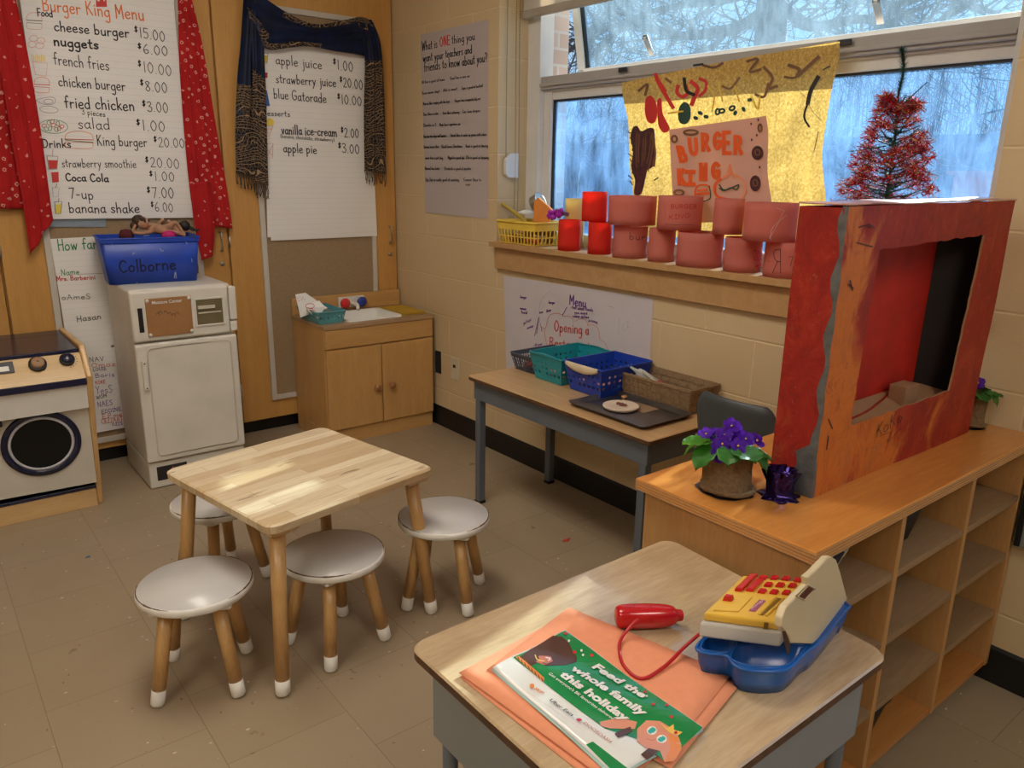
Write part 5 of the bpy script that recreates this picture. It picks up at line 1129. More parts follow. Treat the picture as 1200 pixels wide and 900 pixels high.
t_, r, h = TI['l']; I = Ink(tube_map(t_, r), 5.45, 740, 220); tape(I); I.build('clear_tape', plain('shiny tape crease', (.85, .75, .72), .15), t_)
# ================================================================== baskets
def wall_grid(mb, p00, p10, p11, p01, nu, nv, hole, nseg=8, size=.34, rows=None):
    """a flat wall with nu x nv holes between four corners (bottom left, bottom right, top right, top left)"""
    p00, p10, p11, p01 = map(Vector, (p00, p10, p11, p01))
    def P(u, v): return p00.lerp(p10, u).lerp(p01.lerp(p11, u), v)
    for j in range(nv):
        for i in range(nu):
            u0, u1, v0, v1 = i/nu, (i+1)/nu, j/nv, (j+1)/nv
            if not hole(i, j): mb.add([P(u0, v0), P(u1, v0), P(u1, v1), P(u0, v1)], [(0, 1, 2, 3)]); continue
            s_ = size if not callable(size) else size(i, j)
            if nseg == 4: inner = [(-.5+ (.5-s_), -.42), (.5-(.5-s_), -.42), (.5-(.5-s_), .42), (-.5+(.5-s_), .42)]; outer = [(-.5, -.5), (.5, -.5), (.5, .5), (-.5, .5)]
            else:
                inner = [(s_*math.cos(a), s_*math.sin(a)) for a in [2*PI*k/8-PI*.75 for k in range(8)]]
                outer = [(-.5, -.5), (0, -.5), (.5, -.5), (.5, 0), (.5, .5), (0, .5), (-.5, .5), (-.5, 0)]
            q = [P(lerp(u0, u1, a+.5), lerp(v0, v1, b+.5)) for a, b in outer+inner]; n = len(outer)
            mb.add(q, [(k, (k+1) % n, n+(k+1) % n, n+k) for k in range(n)])
def basket(lab, x, y, z, w, d, h, m_, fl=.014, rot=0, nu=(10, 7), nv=4, hole=lambda i, j: True, nseg=8, size=.34, rim=.004, th=.0022, name='plastic_basket', cat='basket', group=None, lip=.0):
    t_ = thing(name, lab, cat, (x, y, z), rot, group); a = MB()
    B_ = [(-w/2+fl, -d/2+fl), (w/2-fl, -d/2+fl), (w/2-fl, d/2-fl), (-w/2+fl, d/2-fl)]; T_ = [(-w/2, -d/2), (w/2, -d/2), (w/2, d/2), (-w/2, d/2)]
    for k in range(4):
        l = (k+1) % 4; wall_grid(a, (*B_[k], .002), (*B_[l], .002), (*T_[l], h), (*T_[k], h), nu[k % 2], nv, hole, nseg, size)
    a.add([(*p, .002) for p in B_], [(0, 1, 2, 3)]); bm_ = a.build('body', m_, t_, solid=th)
    r_ = MB(); r_.tube(rrect(-w/2-.002, w/2+.002, -d/2-.002, d/2+.002, h+lip, .012), rim, 8, closed=True); r_.build('rim', m_, t_)
    return t_
M_teal = plain('teal plastic', (.01, .27, .34), .35); M_blueb = plain('cobalt plastic', (.01, .05, .42), .35); M_gryb = plain('slate plastic', (.07, .085, .13), .45)
M_cream = plain('cream plastic grip', (.70, .60, .42), .45); M_ylw = plain('yellow plastic', (.85, .60, .08), .4)
bt = lambda i, j: 0 < j < 3
DZ = .5505
t1 = basket('small slate grey mesh basket with red things inside, leftmost on the long desk', -.140, -1.120, DZ, .235, .150, .070, M_gryb, .016, nu=(18, 12), nv=5, hole=lambda i, j: 0 < j < 4 or (j == 0), nseg=4, size=.36, group='plastic baskets on the long desk')
t2 = basket('teal plastic basket with round holes, on the long desk between the grey and cobalt baskets', -.155, -1.300, DZ, .265, .190, .108, M_teal, .02, nu=(9, 7), nv=5, hole=lambda i, j: 0 < j < 4 and (i+j) % 5 != 3, size=lambda i, j: .22+.12*((i*3+j*5) % 3)/2, group='plastic baskets on the long desk')
t3 = basket('cobalt blue plastic basket with cream grips and round holes, beside the woven basket', -.150, -1.508, DZ, .270, .200, .110, M_blueb, .02, nu=(9, 7), nv=5, hole=lambda i, j: 0 < j < 4 and (i*2+j) % 7 != 3, size=lambda i, j: .22+.12*((i*3+j*5) % 3)/2, group='plastic baskets on the long desk')
for s_ in (-1, 1):
    a = MB(); n = 14; x = s_*.1345
    a.grid(lambda u, v: Vector((x+s_*(.004+.004*math.sin(PI*v)), lerp(-.085, .085, u), .114-v*(.012+.020*math.sin(PI*u)**.7))), 16, 4); a.build('grip', M_cream, t3, solid=.004)
    a = MB(); a.grid(lambda u, v: Vector((s_*(.130+.008*v), lerp(-.085, .085, u), .106+.007*math.sin(PI*u))), 12, 3); a.build('rim_grip', M_teal, t2, solid=.004)
a = MB(); rnd = random.Random(1)
def heap(lab, x, y, z, w, d, h, m_, n, r, nm='toy_food', cat='toy', shape=0):
    for k in range(n):
        px_, py_ = x+rnd.uniform(-w, w)/2, y+rnd.uniform(-d, d)/2
        t_ = thing(nm, lab, cat, (px_, py_, z+r), rnd.uniform(0, 6), lab[:24])
        b_ = MB(); b_.blob((0, 0, 0), r*rnd.uniform(.8, 1.15), r*rnd.uniform(.7, 1), r*.9, 12); b_.build('piece', m_, t_)
M_tf = plain('toy food red', (.45, .05, .05), .45, var=.3); M_tf2 = plain('toy food pink', (.62, .28, .22), .5, var=.3); M_tf3 = plain('toy food brown', (.16, .07, .03), .5, var=.4)
def lump(nm, lab, cat, x, y, z, rx, ry, rz, m_, rot=0, group=None):
    t_ = thing(nm, lab, cat, (x, y, z), rot, group); MB().blob((0, 0, rz), rx, ry, rz, 16).build('body', m_, t_); return t_
lump('toy_food', 'red toy food piece lying in the slate grey mesh basket, left', 'toy food', -.17, -1.10, DZ+.0045, .055, .030, .016, M_tf); lump('toy_food', 'red toy food piece lying in the slate grey mesh basket, right', 'toy food', -.17, -1.155, DZ+.0045, .055, .018, .014, M_tf)
for i, (x, y) in enumerate(((-.21, -1.27), (-.20, -1.33), (-.13, -1.30), (-.08, -1.32))): lump('toy_food', 'pinkish toy food piece inside the teal basket', 'toy food', x, y, DZ+.0045, .030, .025, .018, M_tf2, 0, 'toy food in the teal basket')
for i, (x, y) in enumerate(((-.22, -1.46), (-.21, -1.55), (-.14, -1.50), (-.08, -1.54), (-.08, -1.46))): lump('toy_food', 'pinkish toy food piece inside the cobalt basket', 'toy food', x, y, DZ+.0045, .032, .030, .022, M_tf2, 0, 'toy food in the cobalt basket')
# woven basket
M_wick = wood('woven cane', (.20, .12, .06), (.36, .24, .13), 'X', 30, 6, .7, 0)
def woven(lab, x, y, z, w, d, h, rot=0, fl=.012, cw=.022, rows=4, m_=M_wick):
    t_ = thing('woven_basket', lab, 'basket', (x, y, z), rot); a = MB()
    B_ = [(-w/2+fl, -d/2+fl), (w/2-fl, -d/2+fl), (w/2-fl, d/2-fl), (-w/2+fl, d/2-fl)]; T_ = [(-w/2, -d/2), (w/2, -d/2), (w/2, d/2), (-w/2, d/2)]
    for k in range(4):
        l = (k+1) % 4; p00, p10, p11, p01 = Vector((*B_[k], .002)), Vector((*B_[l], .002)), Vector((*T_[l], h)), Vector((*T_[k], h)); n = max(3, round((p11-p01).length/cw)); nr = (p10-p00).cross(p01-p00).normalized()
        def P(u, v, o): return p00.lerp(p10, u).lerp(p01.lerp(p11, u), v)+nr*o
        for j in range(rows):
            for i in range(n):
                s_ = .0011 if (i+j) % 2 else -.0011; g_ = .04/n; e_ = .02
                u0, u1, v0, v1 = i/n, (i+1)/n, j/rows, (j+1)/rows
                a.hexa([P(u0, v0+e_, s_-.0012), P(u1, v0+e_, s_-.0012), P(u1, v0+e_, s_+.0012), P(u0, v0+e_, s_+.0012), P(u0, v1-e_*.3, s_-.0012), P(u1, v1-e_*.3, s_-.0012), P(u1, v1-e_*.3, s_+.0012), P(u0, v1-e_*.3, s_+.0012)])
        for i in range(n):
            for j in range(rows):
                if (i+j) % 2: continue
                u0, u1, v0, v1 = (i+.2)/n, (i+.8)/n, j/rows, (j+1)/rows
                a.hexa([P(u0, v0, .0010), P(u1, v0, .0010), P(u1, v0, .0022), P(u0, v0, .0022), P(u0, v1, .0010), P(u1, v1, .0010), P(u1, v1, .0022), P(u0, v1, .0022)])
    a.add([(*p, .003) for p in B_], [(0, 1, 2, 3)]); a.build('body', m_, t_)
    r_ = MB()
    for o in (0, .005): r_.tube([p+Vector((0, 0, 0)) for p in rrect(-w/2-.002, w/2+.002, -d/2-.002, d/2+.002, h-o, .006)], .0032, 6, closed=True)
    r_.build('rim', m_, t_); return t_
woven('long brown woven cane basket on the desk against the wall, behind the metal tray', -.088, -1.752, DZ, .158, .330, .088)
t_ = thing('toy_knife', 'small pale plastic toy utensil sticking up in the woven cane basket', 'toy', (-.11, -1.63, DZ+.02)); a = MB(); a.tube([(-.125, -1.66, DZ+.100), (-.10, -1.71, DZ+.06), (-.06, -1.77, DZ+.012)], [.004, .005, .004], 8); a.build('handle', plain('pale plastic', (.62, .60, .52), .5), t_, True)
t_ = thing('toy_bottle', 'pale grey toy squeeze bottle lying in the left end of the woven cane basket', 'toy', (-.10, -1.62, DZ+.01)); a = MB(); p0, p1 = Vector((-.06, -1.70, DZ+.035)), Vector((-.145, -1.605, DZ+.112)); a.tube([p0, p0.lerp(p1, .6), p0.lerp(p1, .72), p0.lerp(p1, .75), p1], [.018, .018, .015, .007, .003], 14); a.build('body', plain('pale bottle', (.50, .52, .50), .4), t_, True)
t_ = lump('toy_food', 'red toy food piece lying in the woven cane basket', 'toy food', -.075, -1.685, DZ+.004, .03, .05, .03, M_tf)
# metal tray with a stack of plates
M_tray = plain('dull baking tray', (.20, .19, .19), .33, .85, var=.2, scale=6)
t_ = thing('baking_tray', 'dull grey metal baking tray on the long desk, a plate resting on it', 'tray', (-.292, -1.756, DZ)); a = MB()
def tr_(o, z): return rrect(-.125+o, .125-o, -.180+o, .180-o, z, .022-o*.3, 6)
loft(a, [tr_(.016, .0022), tr_(.014, .0), tr_(.010, .0), tr_(.0, .013), tr_(-.003, .0135), tr_(-.004, .0150), tr_(-.001, .0152), tr_(.002, .0145), tr_(.012, .0018)], True, True, smooth=True); a.build('pan', M_tray, t_)
MB().box(.02, .10, -.05, .05, .0023, .0026).build('patch', plain('tray glare stain', (.33, .22, .13), .5), t_)  # brown patch, the tray's glare put into the colour
t_ = thing('wooden_plate', 'round cream toy plate with a brown smear, lying on the metal tray', 'plate', (-.302, -1.726, DZ+.0025))
M_pl = plain('cream plate', (.72, .60, .48), .5)
MB().lathe([(.040, 0), (.056, .003), (.063, .009), (.0635, .0135), (.061, .0150), (.054, .0145), (.050, .0125), (0, .0125)], n=40).build('plate', M_pl, t_)
a = MB(); a.disc((.010, .004, .0132), (.3, 1, 0), (1, -.3, 0), .028, .016, 22, 0, wob=.28); a.build('smear', plain('brown smear', (.22, .07, .05), .5, var=.4), t_)
t_ = thing('toy_pan_knob', 'small wooden knob lying at the back edge of the metal tray', 'knob', (-.225, -1.668, DZ+.003)); MB().lathe([(.008, 0), (.006, .012), (.011, .016), (.009, .022), (0, .023)], n=16).build('knob', M_leg, t_)
# ================================================================== on the sink
M_tb = plain('dusty turquoise plastic', (.10, .34, .40), .4)
basket('dusty turquoise plastic basket holding papers on the left of the play sink', -.582, .075, .6135, .148, .245, .060, M_tb, .014, nu=(7, 12), nv=3, hole=lambda i, j: j == 1, nseg=4, size=.28)
for i, (q, m_, lab) in enumerate(((((346, 345), (358, 343), (384, 361), (352, 372)), M_paper, 'white paper with small coloured dots standing in the turquoise basket'), (((356, 360), (374, 352), (381, 360), (372, 374)), M_paper, 'white paper with a red round drawing standing in the turquoise basket'))):
    yy = .09-.05*i; t_ = thing('folded_paper', lab, 'paper', Yp(q[0][0], q[0][1], yy)); a = MB()
    a.add([Yp(*q[0], yy), Yp(*q[1], yy), Yp(*q[2], yy-.03)+Vector((0, 0, 0)), Yp(*q[3], yy-.03)], [(0, 1, 2, 3)]); a.build('paper', m_, t_, True, solid=.0008)
    I = Ink(lambda u, v: Yp(u, v, yy-.026), 6.667, 340, 330)
    if i: I.oval(155, 190, 34, 18, .6, RD); I.line([(130, 205), (175, 212)], .8, RD); I.line([(150, 222), (190, 228)], .8, RD)
    else:
        for x, y in ((60, 130), (75, 120), (90, 140), (100, 125), (70, 150), (115, 140)): I.oval(x, y, 3, 4, .5, OR if x % 2 else RD, True)
    I.build('drawing', INKS, t_)
t_ = thing('yellow_cloth', 'flat mustard yellow folded cloth on the right of the play sink', 'cloth', (-.105, .09, .6138)); MB().box(-.072, .070, -.130, .130, 0, .005).box(-.070, .066, -.126, .124, .0052, .010).build('cloth', plain('mustard cloth', (.50, .30, .02), .9, var=.15, bmp=.3, bscale=200), t_, bevel=.003)
# ================================================================== blue bin with dolls on the fridge
M_bin = plain('royal blue bin plastic', (.012, .06, .46), .38, var=.2, scale=12)
bt_ = crate('storage_bin', 'royal blue plastic bin with a handwritten name on top of the toy fridge, holding dolls', 'bin', -1.346, .128, .8632, .388, .225, .192, M_bin, .020, math.radians(-6))
MB().box(-.194, .194, -.1145, -.1125, .172, .188).build('front_lip', M_bin, bt_, bevel=.002)
_bm = root_matrix(bt_); fn = (_bm.to_3x3() @ Vector((0, -1, -.020/.192))).normalized(); fp = _bm @ Vector((0, -.1125, .192))
I = Ink(lambda u, v: Pp(u, v, fp+fn*.0008, fn), 9, 130, 240); I.text('Colborne', 92, 715, 690, 678, 125, 1.9, 0); I.build('name_lettering', [plain('bin marker', (.004, .006, .05), .6)], bt_)
I = Ink(lambda u, v: Pp(u, v, fp+fn*.0008, fn), 9, 130, 240)
for P_ in ([(520, 465), (535, 490), (552, 480)], [(670, 770), (680, 710), (690, 775)], [(850, 570), (858, 600)], [(10, 400), (20, 440)], [(785, 380), (805, 410)], [(230, 520), (250, 505)], [(350, 330), (400, 322)], [(270, 820), (310, 850)]): I.line(P_, .9, 0)
I.build('scuffs', [plain('pale scuff', (.35, .42, .60), .8)], bt_)
M_skin = plain('doll vinyl', (.42, .22, .13), .45, var=.08); M_skin2 = plain('paler doll vinyl', (.50, .26, .16), .45, var=.08); M_hair = plain('doll brown hair', (.045, .018, .01), .6, var=.4, bmp=.4, bscale=300); M_hair2 = plain('doll dark hair', (.015, .010, .010), .6, bmp=.4, bscale=300)
def skin_fig(nm, vs, es, rs, m_, parent):
    me = bpy.data.meshes.new(nm); inv = root_matrix(parent).inverted(); me.from_pydata([tuple(inv @ Vector(v)) for v in vs], es, []); me.materials.append(m_)
    o = bpy.data.objects.new(nm, me); COL.objects.link(o); o.parent = parent; md = o.modifiers.new('skin', 'SKIN'); md.use_smooth_shade = True
    for i, r in enumerate(rs): me.skin_vertices[0].data[i].radius = (r, r)
    me.skin_vertices[0].data[0].use_root = True
    s_ = o.modifiers.new('sub', 'SUBSURF'); s_.levels = 2; s_.render_levels = 2; return o
def Y9(x, y, yy=.10): return Yp(130+x/9, 240+y/9, yy)
d1 = thing('baby_doll', 'bare baby doll with brown hair lying on its back in the blue bin', 'doll', Y9(400, 330))
pts = [Y9(560, 265), Y9(480, 255), Y9(415, 240), Y9(375, 235), Y9(340, 195), Y9(425, 285, .07), Y9(330, 300, .055), Y9(245, 300, .055), Y9(235, 262, .06), Y9(262, 205, .06), Y9(440, 215, .13), Y9(520, 225, .14), Y9(600, 240, .11), Y9(680, 180, .10), Y9(730, 250, .10), Y9(780, 318, .09), Y9(600, 290, .08), Y9(690, 290, .07), Y9(790, 325, .06), Y9(500, 190, .14), Y9(560, 160, .15)]
es = [(0, 1), (1, 2), (2, 3), (3, 4), (2, 5), (5, 6), (6, 7), (7, 8), (8, 9), (2, 10), (10, 11), (0, 12), (12, 13), (13, 14), (14, 15), (0, 16), (16, 17), (17, 18), (11, 19), (19, 20)]
rs = [.020, .021, .018, .009, .018, .010, .009, .007, .007, .006, .010, .008, .013, .011, .008, .006, .013, .010, .007, .007, .006]
skin_fig('body', pts, es, rs, M_skin, d1)
hc = Y9(335, 190, .09); a = MB(); a.blob(hc, .026, .024, .027, 20); a.blob(hc+Vector((.022, -.014, -.006)), .006, .006, .007, 10); hd_ = a.build('head', M_skin2, d1, True)
a = MB(); a.blob(hc+Vector((-.013, .010, .008)), .027, .027, .026, 20); a.blob(hc+Vector((-.036, .0, -.012)), .016, .016, .016, 14)
for k in range(5): b0 = hc+Vector((-.016+.004*k, -.012, .026-.001*k)); a.tube(cr([b0, b0+Vector((.006, -.008, -.006)), b0+Vector((.004, -.010, -.016))], 4), [.0035]*8+[.001], 6)
a.build('hair', M_hair, d1, True)
a = MB()
for dx, dz in ((.004, .006), (.021, .010)): a.blob(hc+Vector((dx, -.024 if dx < .01 else -.016, dz)), .0035, .002, .0045, 10)
a.build('eyes', M_hair2, d1, True); a = MB(); a.tube([hc+Vector((.012, -.0245, -.012)), hc+Vector((.018, -.022, -.012))], .0018, 6); a.build('mouth', M_tf, d1, True)
d2 = thing('baby_doll', 'second bare doll with dark hair behind, lying head to the right in the blue bin', 'doll', Y9(700, 330, .16))
pts = [Y9(620, 250, .17), Y9(690, 235, .17), Y9(740, 240, .17), Y9(560, 240, .18), Y9(545, 170, .17), Y9(540, 140, .16), Y9(640, 200, .16), Y9(600, 165, .15), Y9(700, 280, .15), Y9(790, 300, .13)]
skin_fig('body', pts, [(0, 1), (1, 2), (0, 3), (3, 4), (4, 5), (0, 6), (6, 7), (1, 8), (8, 9)], [.019, .017, .008, .013, .010, .008, .010, .008, .010, .007], M_skin2, d2)
hc = Y9(765, 235, .17); MB().blob(hc, .023, .023, .024, 18).build('head', M_skin2, d2, True); a = MB(); a.blob(hc+Vector((.003, -.006, .006)), .0255, .024, .024, 18)
for k in range(14): b0 = hc+Vector((.016, -.012, .008-.003*k*.3)); a.tube(cr([b0, b0+Vector((.02, -.01, -.012)), b0+Vector((.034+.001*k, -.012, -.030+.002*k))], 4), .003, 5)
a.build('hair', M_hair2, d2, True)
M_mag = plain('magenta doll clothes', (.55, .01, .16), .7, var=.2)
t_ = thing('doll_clothes', 'crumpled magenta doll outfit in the blue bin by the doll’s legs'.replace('’', "'"), 'doll clothes', Y9(600, 330, .04)); a = MB(); a.lathe([(0, -.02), (.022, -.016), (.028, 0), (.020, .014), (0, .020)], Y9(610, 320, .045), 20, wob=.22, sx=1.1, sy=.6); a.blob(Y9(640, 295, .05), .010, .008, .010, 10); a.build('cloth', M_mag, t_, True)
t_ = thing('doll_clothes', 'dark maroon doll blanket at the left end of the blue bin', 'doll clothes', Y9(150, 330, .04)); a = MB(); a.lathe([(0, -.03), (.024, -.02), (.028, 0), (.018, .018), (0, .022)], Y9(160, 312, .07), 20, wob=.25, sy=.8); a.build('cloth', plain('maroon cloth', (.10, .012, .02), .9), t_, True)
MB().box(-.165, .165, -.075, .08, .006, .135).build('lining_blanket', plain('dark blanket fill', (.03, .03, .06), .95), bt_, bevel=.02)
# ================================================================== yellow basket of toy food on the ledge
LZ = 1.0355
basket('yellow plastic basket with tall slots full of toy food, left end of the window ledge', .046, -.790, LZ, .172, .262, .098, M_ylw, .010, nu=(7, 11), nv=3, hole=lambda i, j: j < 2, nseg=4, size=.37, rim=.0055, th=.003)
TF = 'toy food in the yellow basket'
for i in range(14):
    x = .046+rnd.uniform(-.055, .055); y = -.790+rnd.uniform(-.10, .10); lump('toy_food', 'dark red or brown toy food piece low inside the yellow basket', 'toy food', x, y, LZ+.004+(i % 2)*.032, .024, .026, .018, (M_tf, M_tf3, M_tf3, M_tf2)[i % 4], 0, TF)
def XB(u, v, x=.04): return Xp(u, v, x)
t_ = thing('toy_stick', 'long mustard toy breadstick poking out of the yellow basket to the left', 'toy food', XB(600, 262)); a = MB(); a.tube(cr([XB(586, 237, .03), XB(596, 244, .03), XB(608, 253, .03), XB(622, 266, .03)], 6), [.007]+[.0085]*17+[.009], 10); a.build('stick', plain('mustard plastic', (.42, .30, .04), .5), t_, True)
t_ = thing('toy_wafer', 'orange ribbed toy ice wafer standing in the yellow basket', 'toy food', XB(632, 262)); a = MB(); 
a.prism([XB(624, 262), XB(641, 264), XB(648, 247), XB(630, 231), XB(626, 236)], (.014, .004, 0)); a.build('wafer', plain('orange toy plastic', (.85, .30, .06), .5, bmp=.8, bscale=90), t_, True, .003)
t_ = thing('toy_grapes', 'bright purple toy bunch of grapes at the right of the yellow basket', 'toy food', XB(648, 258)); a = MB()
for k in range(20): a.blob(XB(638+rnd.uniform(0, 20), 255-rnd.uniform(0, 11)*(1-k/40), .035+rnd.uniform(-.015, .015)), .0095, .0095, .0095, 10)
a.build('grapes', plain('purple toy plastic', (.42, .01, .50), .35), t_, True)
t_ = thing('toy_vegetable', 'dull plum toy vegetable lying right of the purple grapes', 'toy food', XB(662, 252)); a = MB(); a.tube(cr([XB(652, 247), XB(660, 250), XB(666, 251)], 4), [.010, .010, .010, .009, .009, .008, .008, .008, .006], 10); a.build('body', plain('plum toy plastic', (.20, .06, .18), .5), t_, True)
t_ = thing('toy_saucepan', 'grey metal toy saucepan tipped on its side behind the orange wafer', 'toy pan', XB(630, 245, .08)); c_ = XB(630, 238, .09); a = MB()
R3 = Matrix.Rotation(math.radians(62), 3, 'X') @ Matrix.Rotation(math.radians(18), 3, 'Y'); pr_ = [(.0, -.022), (.036, -.022), (.040, -.018), (.042, .018), (.0435, .020), (.040, .019), (.037, -.016), (0, -.018)]; b_ = MB(); b_.lathe(pr_, n=28); a.add([c_+R3 @ p for p in b_.v], b_.f, 0, True); a.build('pan', M_chrome, t_, True)
t_ = thing('toy_paper', 'white crumpled wrapper on the back of the yellow basket', 'paper', XB(615, 250, .09)); a = MB(); a.lathe([(0, 0), (.03, .004), (.034, .012), (.015, .022), (0, .024)], XB(616, 252, .08), 14, wob=.3); a.build('wrapper', M_paper, t_, True)
# ================================================================== red cardboard television frame
def redpaint(name, ori):
    m, t, b = nt(name); setb(b, .5, 0, .35)
    v = coords(t, (1, 1, 1)); st = coords(t, (2.2, 2, 1.5)); f = noisef(t, st, 6, 7, .78, .9); f2 = noisef(t, coords(t, (2, 1, 1)), 3.0, 5, .65, 1.0); f3 = noisef(t, coords(t, (4, 2, 1)), 9, 5, .8, .8)
    sp = N(t, 'ShaderNodeSeparateXYZ'); tc = N(t, 'ShaderNodeTexCoord'); t.links.new(tc.outputs['Object'], sp.inputs[0])
    c = ramp(t, f, [(.30, (.20, .010, .009)), (.52, (.34, .020, .012)), (.72, (.46, .060, .022))])
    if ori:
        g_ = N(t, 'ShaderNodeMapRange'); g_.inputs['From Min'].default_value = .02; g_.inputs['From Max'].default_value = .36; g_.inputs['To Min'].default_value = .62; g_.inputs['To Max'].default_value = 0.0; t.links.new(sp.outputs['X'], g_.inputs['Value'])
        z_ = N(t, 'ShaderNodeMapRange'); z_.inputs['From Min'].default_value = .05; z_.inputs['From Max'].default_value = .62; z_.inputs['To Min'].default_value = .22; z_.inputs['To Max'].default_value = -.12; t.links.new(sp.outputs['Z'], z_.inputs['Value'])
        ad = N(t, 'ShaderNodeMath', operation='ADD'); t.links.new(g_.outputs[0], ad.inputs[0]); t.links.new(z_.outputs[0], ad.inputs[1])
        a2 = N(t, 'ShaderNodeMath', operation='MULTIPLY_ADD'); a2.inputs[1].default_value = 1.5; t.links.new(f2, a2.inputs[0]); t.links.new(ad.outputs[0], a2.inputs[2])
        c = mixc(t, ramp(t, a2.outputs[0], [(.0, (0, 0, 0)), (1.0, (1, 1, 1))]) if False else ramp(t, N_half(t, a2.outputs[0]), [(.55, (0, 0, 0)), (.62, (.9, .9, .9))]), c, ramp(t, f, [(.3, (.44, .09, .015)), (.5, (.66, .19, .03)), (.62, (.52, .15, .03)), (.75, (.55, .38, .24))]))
    c = mixc(t, ramp(t, f3, [(.60, (0, 0, 0)), (.70, (.6, .6, .6))]), c, (.24, .10, .04)); c = mixc(t, ramp(t, noisef(t, coords(t, (3, 2, 2)), 13, 6, .8, .6), [(.60, (0, 0, 0)), (.70, (.55, .55, .55))]), c, (.66, .22, .13)); c = mixc(t, ramp(t, noisef(t, coords(t, (2, 2, 1), loc=(3, 1, 2)), 5, 6, .8, 1.2), [(.60, (0, 0, 0)), (.68, (.7, .7, .7))]), c, (.13, .02, .015))
    t.links.new(c, b.inputs['Base Color']); bump(t, b, f, .5, .003); return m
def N_half(t, s_):
    h = N(t, 'ShaderNodeMath', operation='MULTIPLY'); h.inputs[1].default_value = .5; t.links.new(s_, h.inputs[0]); return h.outputs[0]
M_rf = redpaint('streaky red and orange paint', True); M_rs = redpaint('streaky red paint', False); M_card = plain('brown cardboard', (.36, .20, .10), .85, var=.12, bmp=.2, bscale=120); M_duct = plain('silver duct tape', (.16, .165, .17), .38, .3, var=.4, scale=30, bmp=.5, bscale=60)
bz = .7225; BLc = Vector((-.839, -2.758, bz)); BRc = Vector((-.128, -2.770, bz)); ang = math.atan2(BRc.y-BLc.y, BRc.x-BLc.x)
bx = thing('cardboard_screen', 'big cardboard box painted red and orange with a square cut-out, standing on the cubby shelf', 'cardboard box', BLc, ang)
BW = (BRc-BLc).length; BH = .573; BD = .098; Mi = root_matrix(bx).inverted()
def fpx(u, v): q = Mi @ Pp(u, v, BLc, Vector((math.sin(ang), -math.cos(ang), 0))); return Vector((q.x, 0, q.z))
TRx = fpx(1191, 233); inner = [fpx(*q) for q in ((1031, 293), (1154.7, 274.7), (1113, 458), (996.4, 498.7))]
outer = [Vector((-.002, 0, BH)), Vector((TRx.x, 0, BH+.004)), Vector((BW, 0, 0)), Vector((0, 0, 0))]
rnd = random.Random(9); O, In = [], []
for k in range(4):
    a0, a1, b0, b1 = inner[k], inner[(k+1) % 4], outer[k], outer[(k+1) % 4]
    for i in range(24):
        s_ = i/24; j_ = Vector((rnd.uniform(-1, 1), 0, rnd.uniform(-1, 1)))*.0022; In.append(a0.lerp(a1, s_)+j_); O.append(b0.lerp(b1, s_)+Vector((0, .0015*math.sin(s_*9+k), 0)))
a = MB(); n = len(O); a.add(O+[p+Vector((0, .005, 0)) for p in O]+In+[p+Vector((0, .005, 0)) for p in In], [(k, (k+1) % n, 2*n+(k+1) % n, 2*n+k) for k in range(n)]+[(n+k, 3*n+k, 3*n+(k+1) % n, n+(k+1) % n) for k in range(n)]+[(k, n+k, n+(k+1) % n, (k+1) % n) for k in range(n)])
a.add(In+[p+Vector((0, .005, 0)) for p in In], [(k, (k+1) % n, n+(k+1) % n, n+k) for k in range(n)], 1); a.build('front_panel', [M_rf, M_card], bx)
def pan(nm, m_, *p, solid=.004): MB().add(p, [(0, 1, 2, 3)]).build(nm, m_, bx, solid=solid)
xt = TRx.x
pan('side_panel', M_rs, (0, .0055, .001), (0, BD, .001), (-.001, BD, BH-.003), (-.002, .0055, BH-.003)); pan('side_panel', M_rs, (BW-.003, .0055, .001), (BW-.003, BD, .001), (xt-.003, BD, BH), (xt-.003, .0055, BH))
pan('back_panel', plain('red inside paint with painted light', (.50, .020, .010), .6, var=.3, scale=9, bmp=.6, bscale=60), (.003, BD-.002, .001), (BW-.005, BD-.002, .001), (xt-.005, BD-.002, BH-.003), (.001, BD-.002, BH-.003)); pan('bottom_panel', M_card, (.003, .006, .0025), (BW-.006, .006, .0025), (BW-.006, BD-.005, .0025), (.003, BD-.005, .0025))  # brighter red of the back panel holds the light inside the box
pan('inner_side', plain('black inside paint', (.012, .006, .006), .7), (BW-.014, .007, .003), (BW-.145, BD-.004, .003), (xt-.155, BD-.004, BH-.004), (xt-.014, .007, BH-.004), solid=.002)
a = MB(); a.grid(lambda u, v: Vector((lerp(-.004, xt+.003, u), lerp(-.002, BD+.002, v), BH+.003+.0015*math.sin(u*14)*math.sin(v*3+u*5)+.004*u)), 30, 6); a.build('top_panel', plain('red paint with painted sunlight', (.60, .30, .26), .28, var=.35, scale=16), bx, solid=.003)  # whitened red, sunlight on the top put into the colour
a = MB(); a.hexa([(.02, .008, .095), (BW-.03, .008, .090), (BW-.03, BD-.006, .132), (.02, BD-.006, .126), (.02, .008, .098), (BW-.03, .008, .093), (BW-.03, BD-.006, .135), (.02, BD-.006, .129)]); a.build('inner_flap', M_card, bx)
q_ = fpx(1090, 450); a = MB(); a.box(q_.x-.035, q_.x+.030, .035, .075, .112, .158); a.build('inner_block', M_card, bx, bevel=.002)
a = MB(); a.tube(cr([(.14, .05, .115), (.28, .055, .117), (.42, .080, .128)], 6), .003, 6); a.build('inner_seam', M_rs, bx)
a = MB()                                             # duct tape down the near left corner
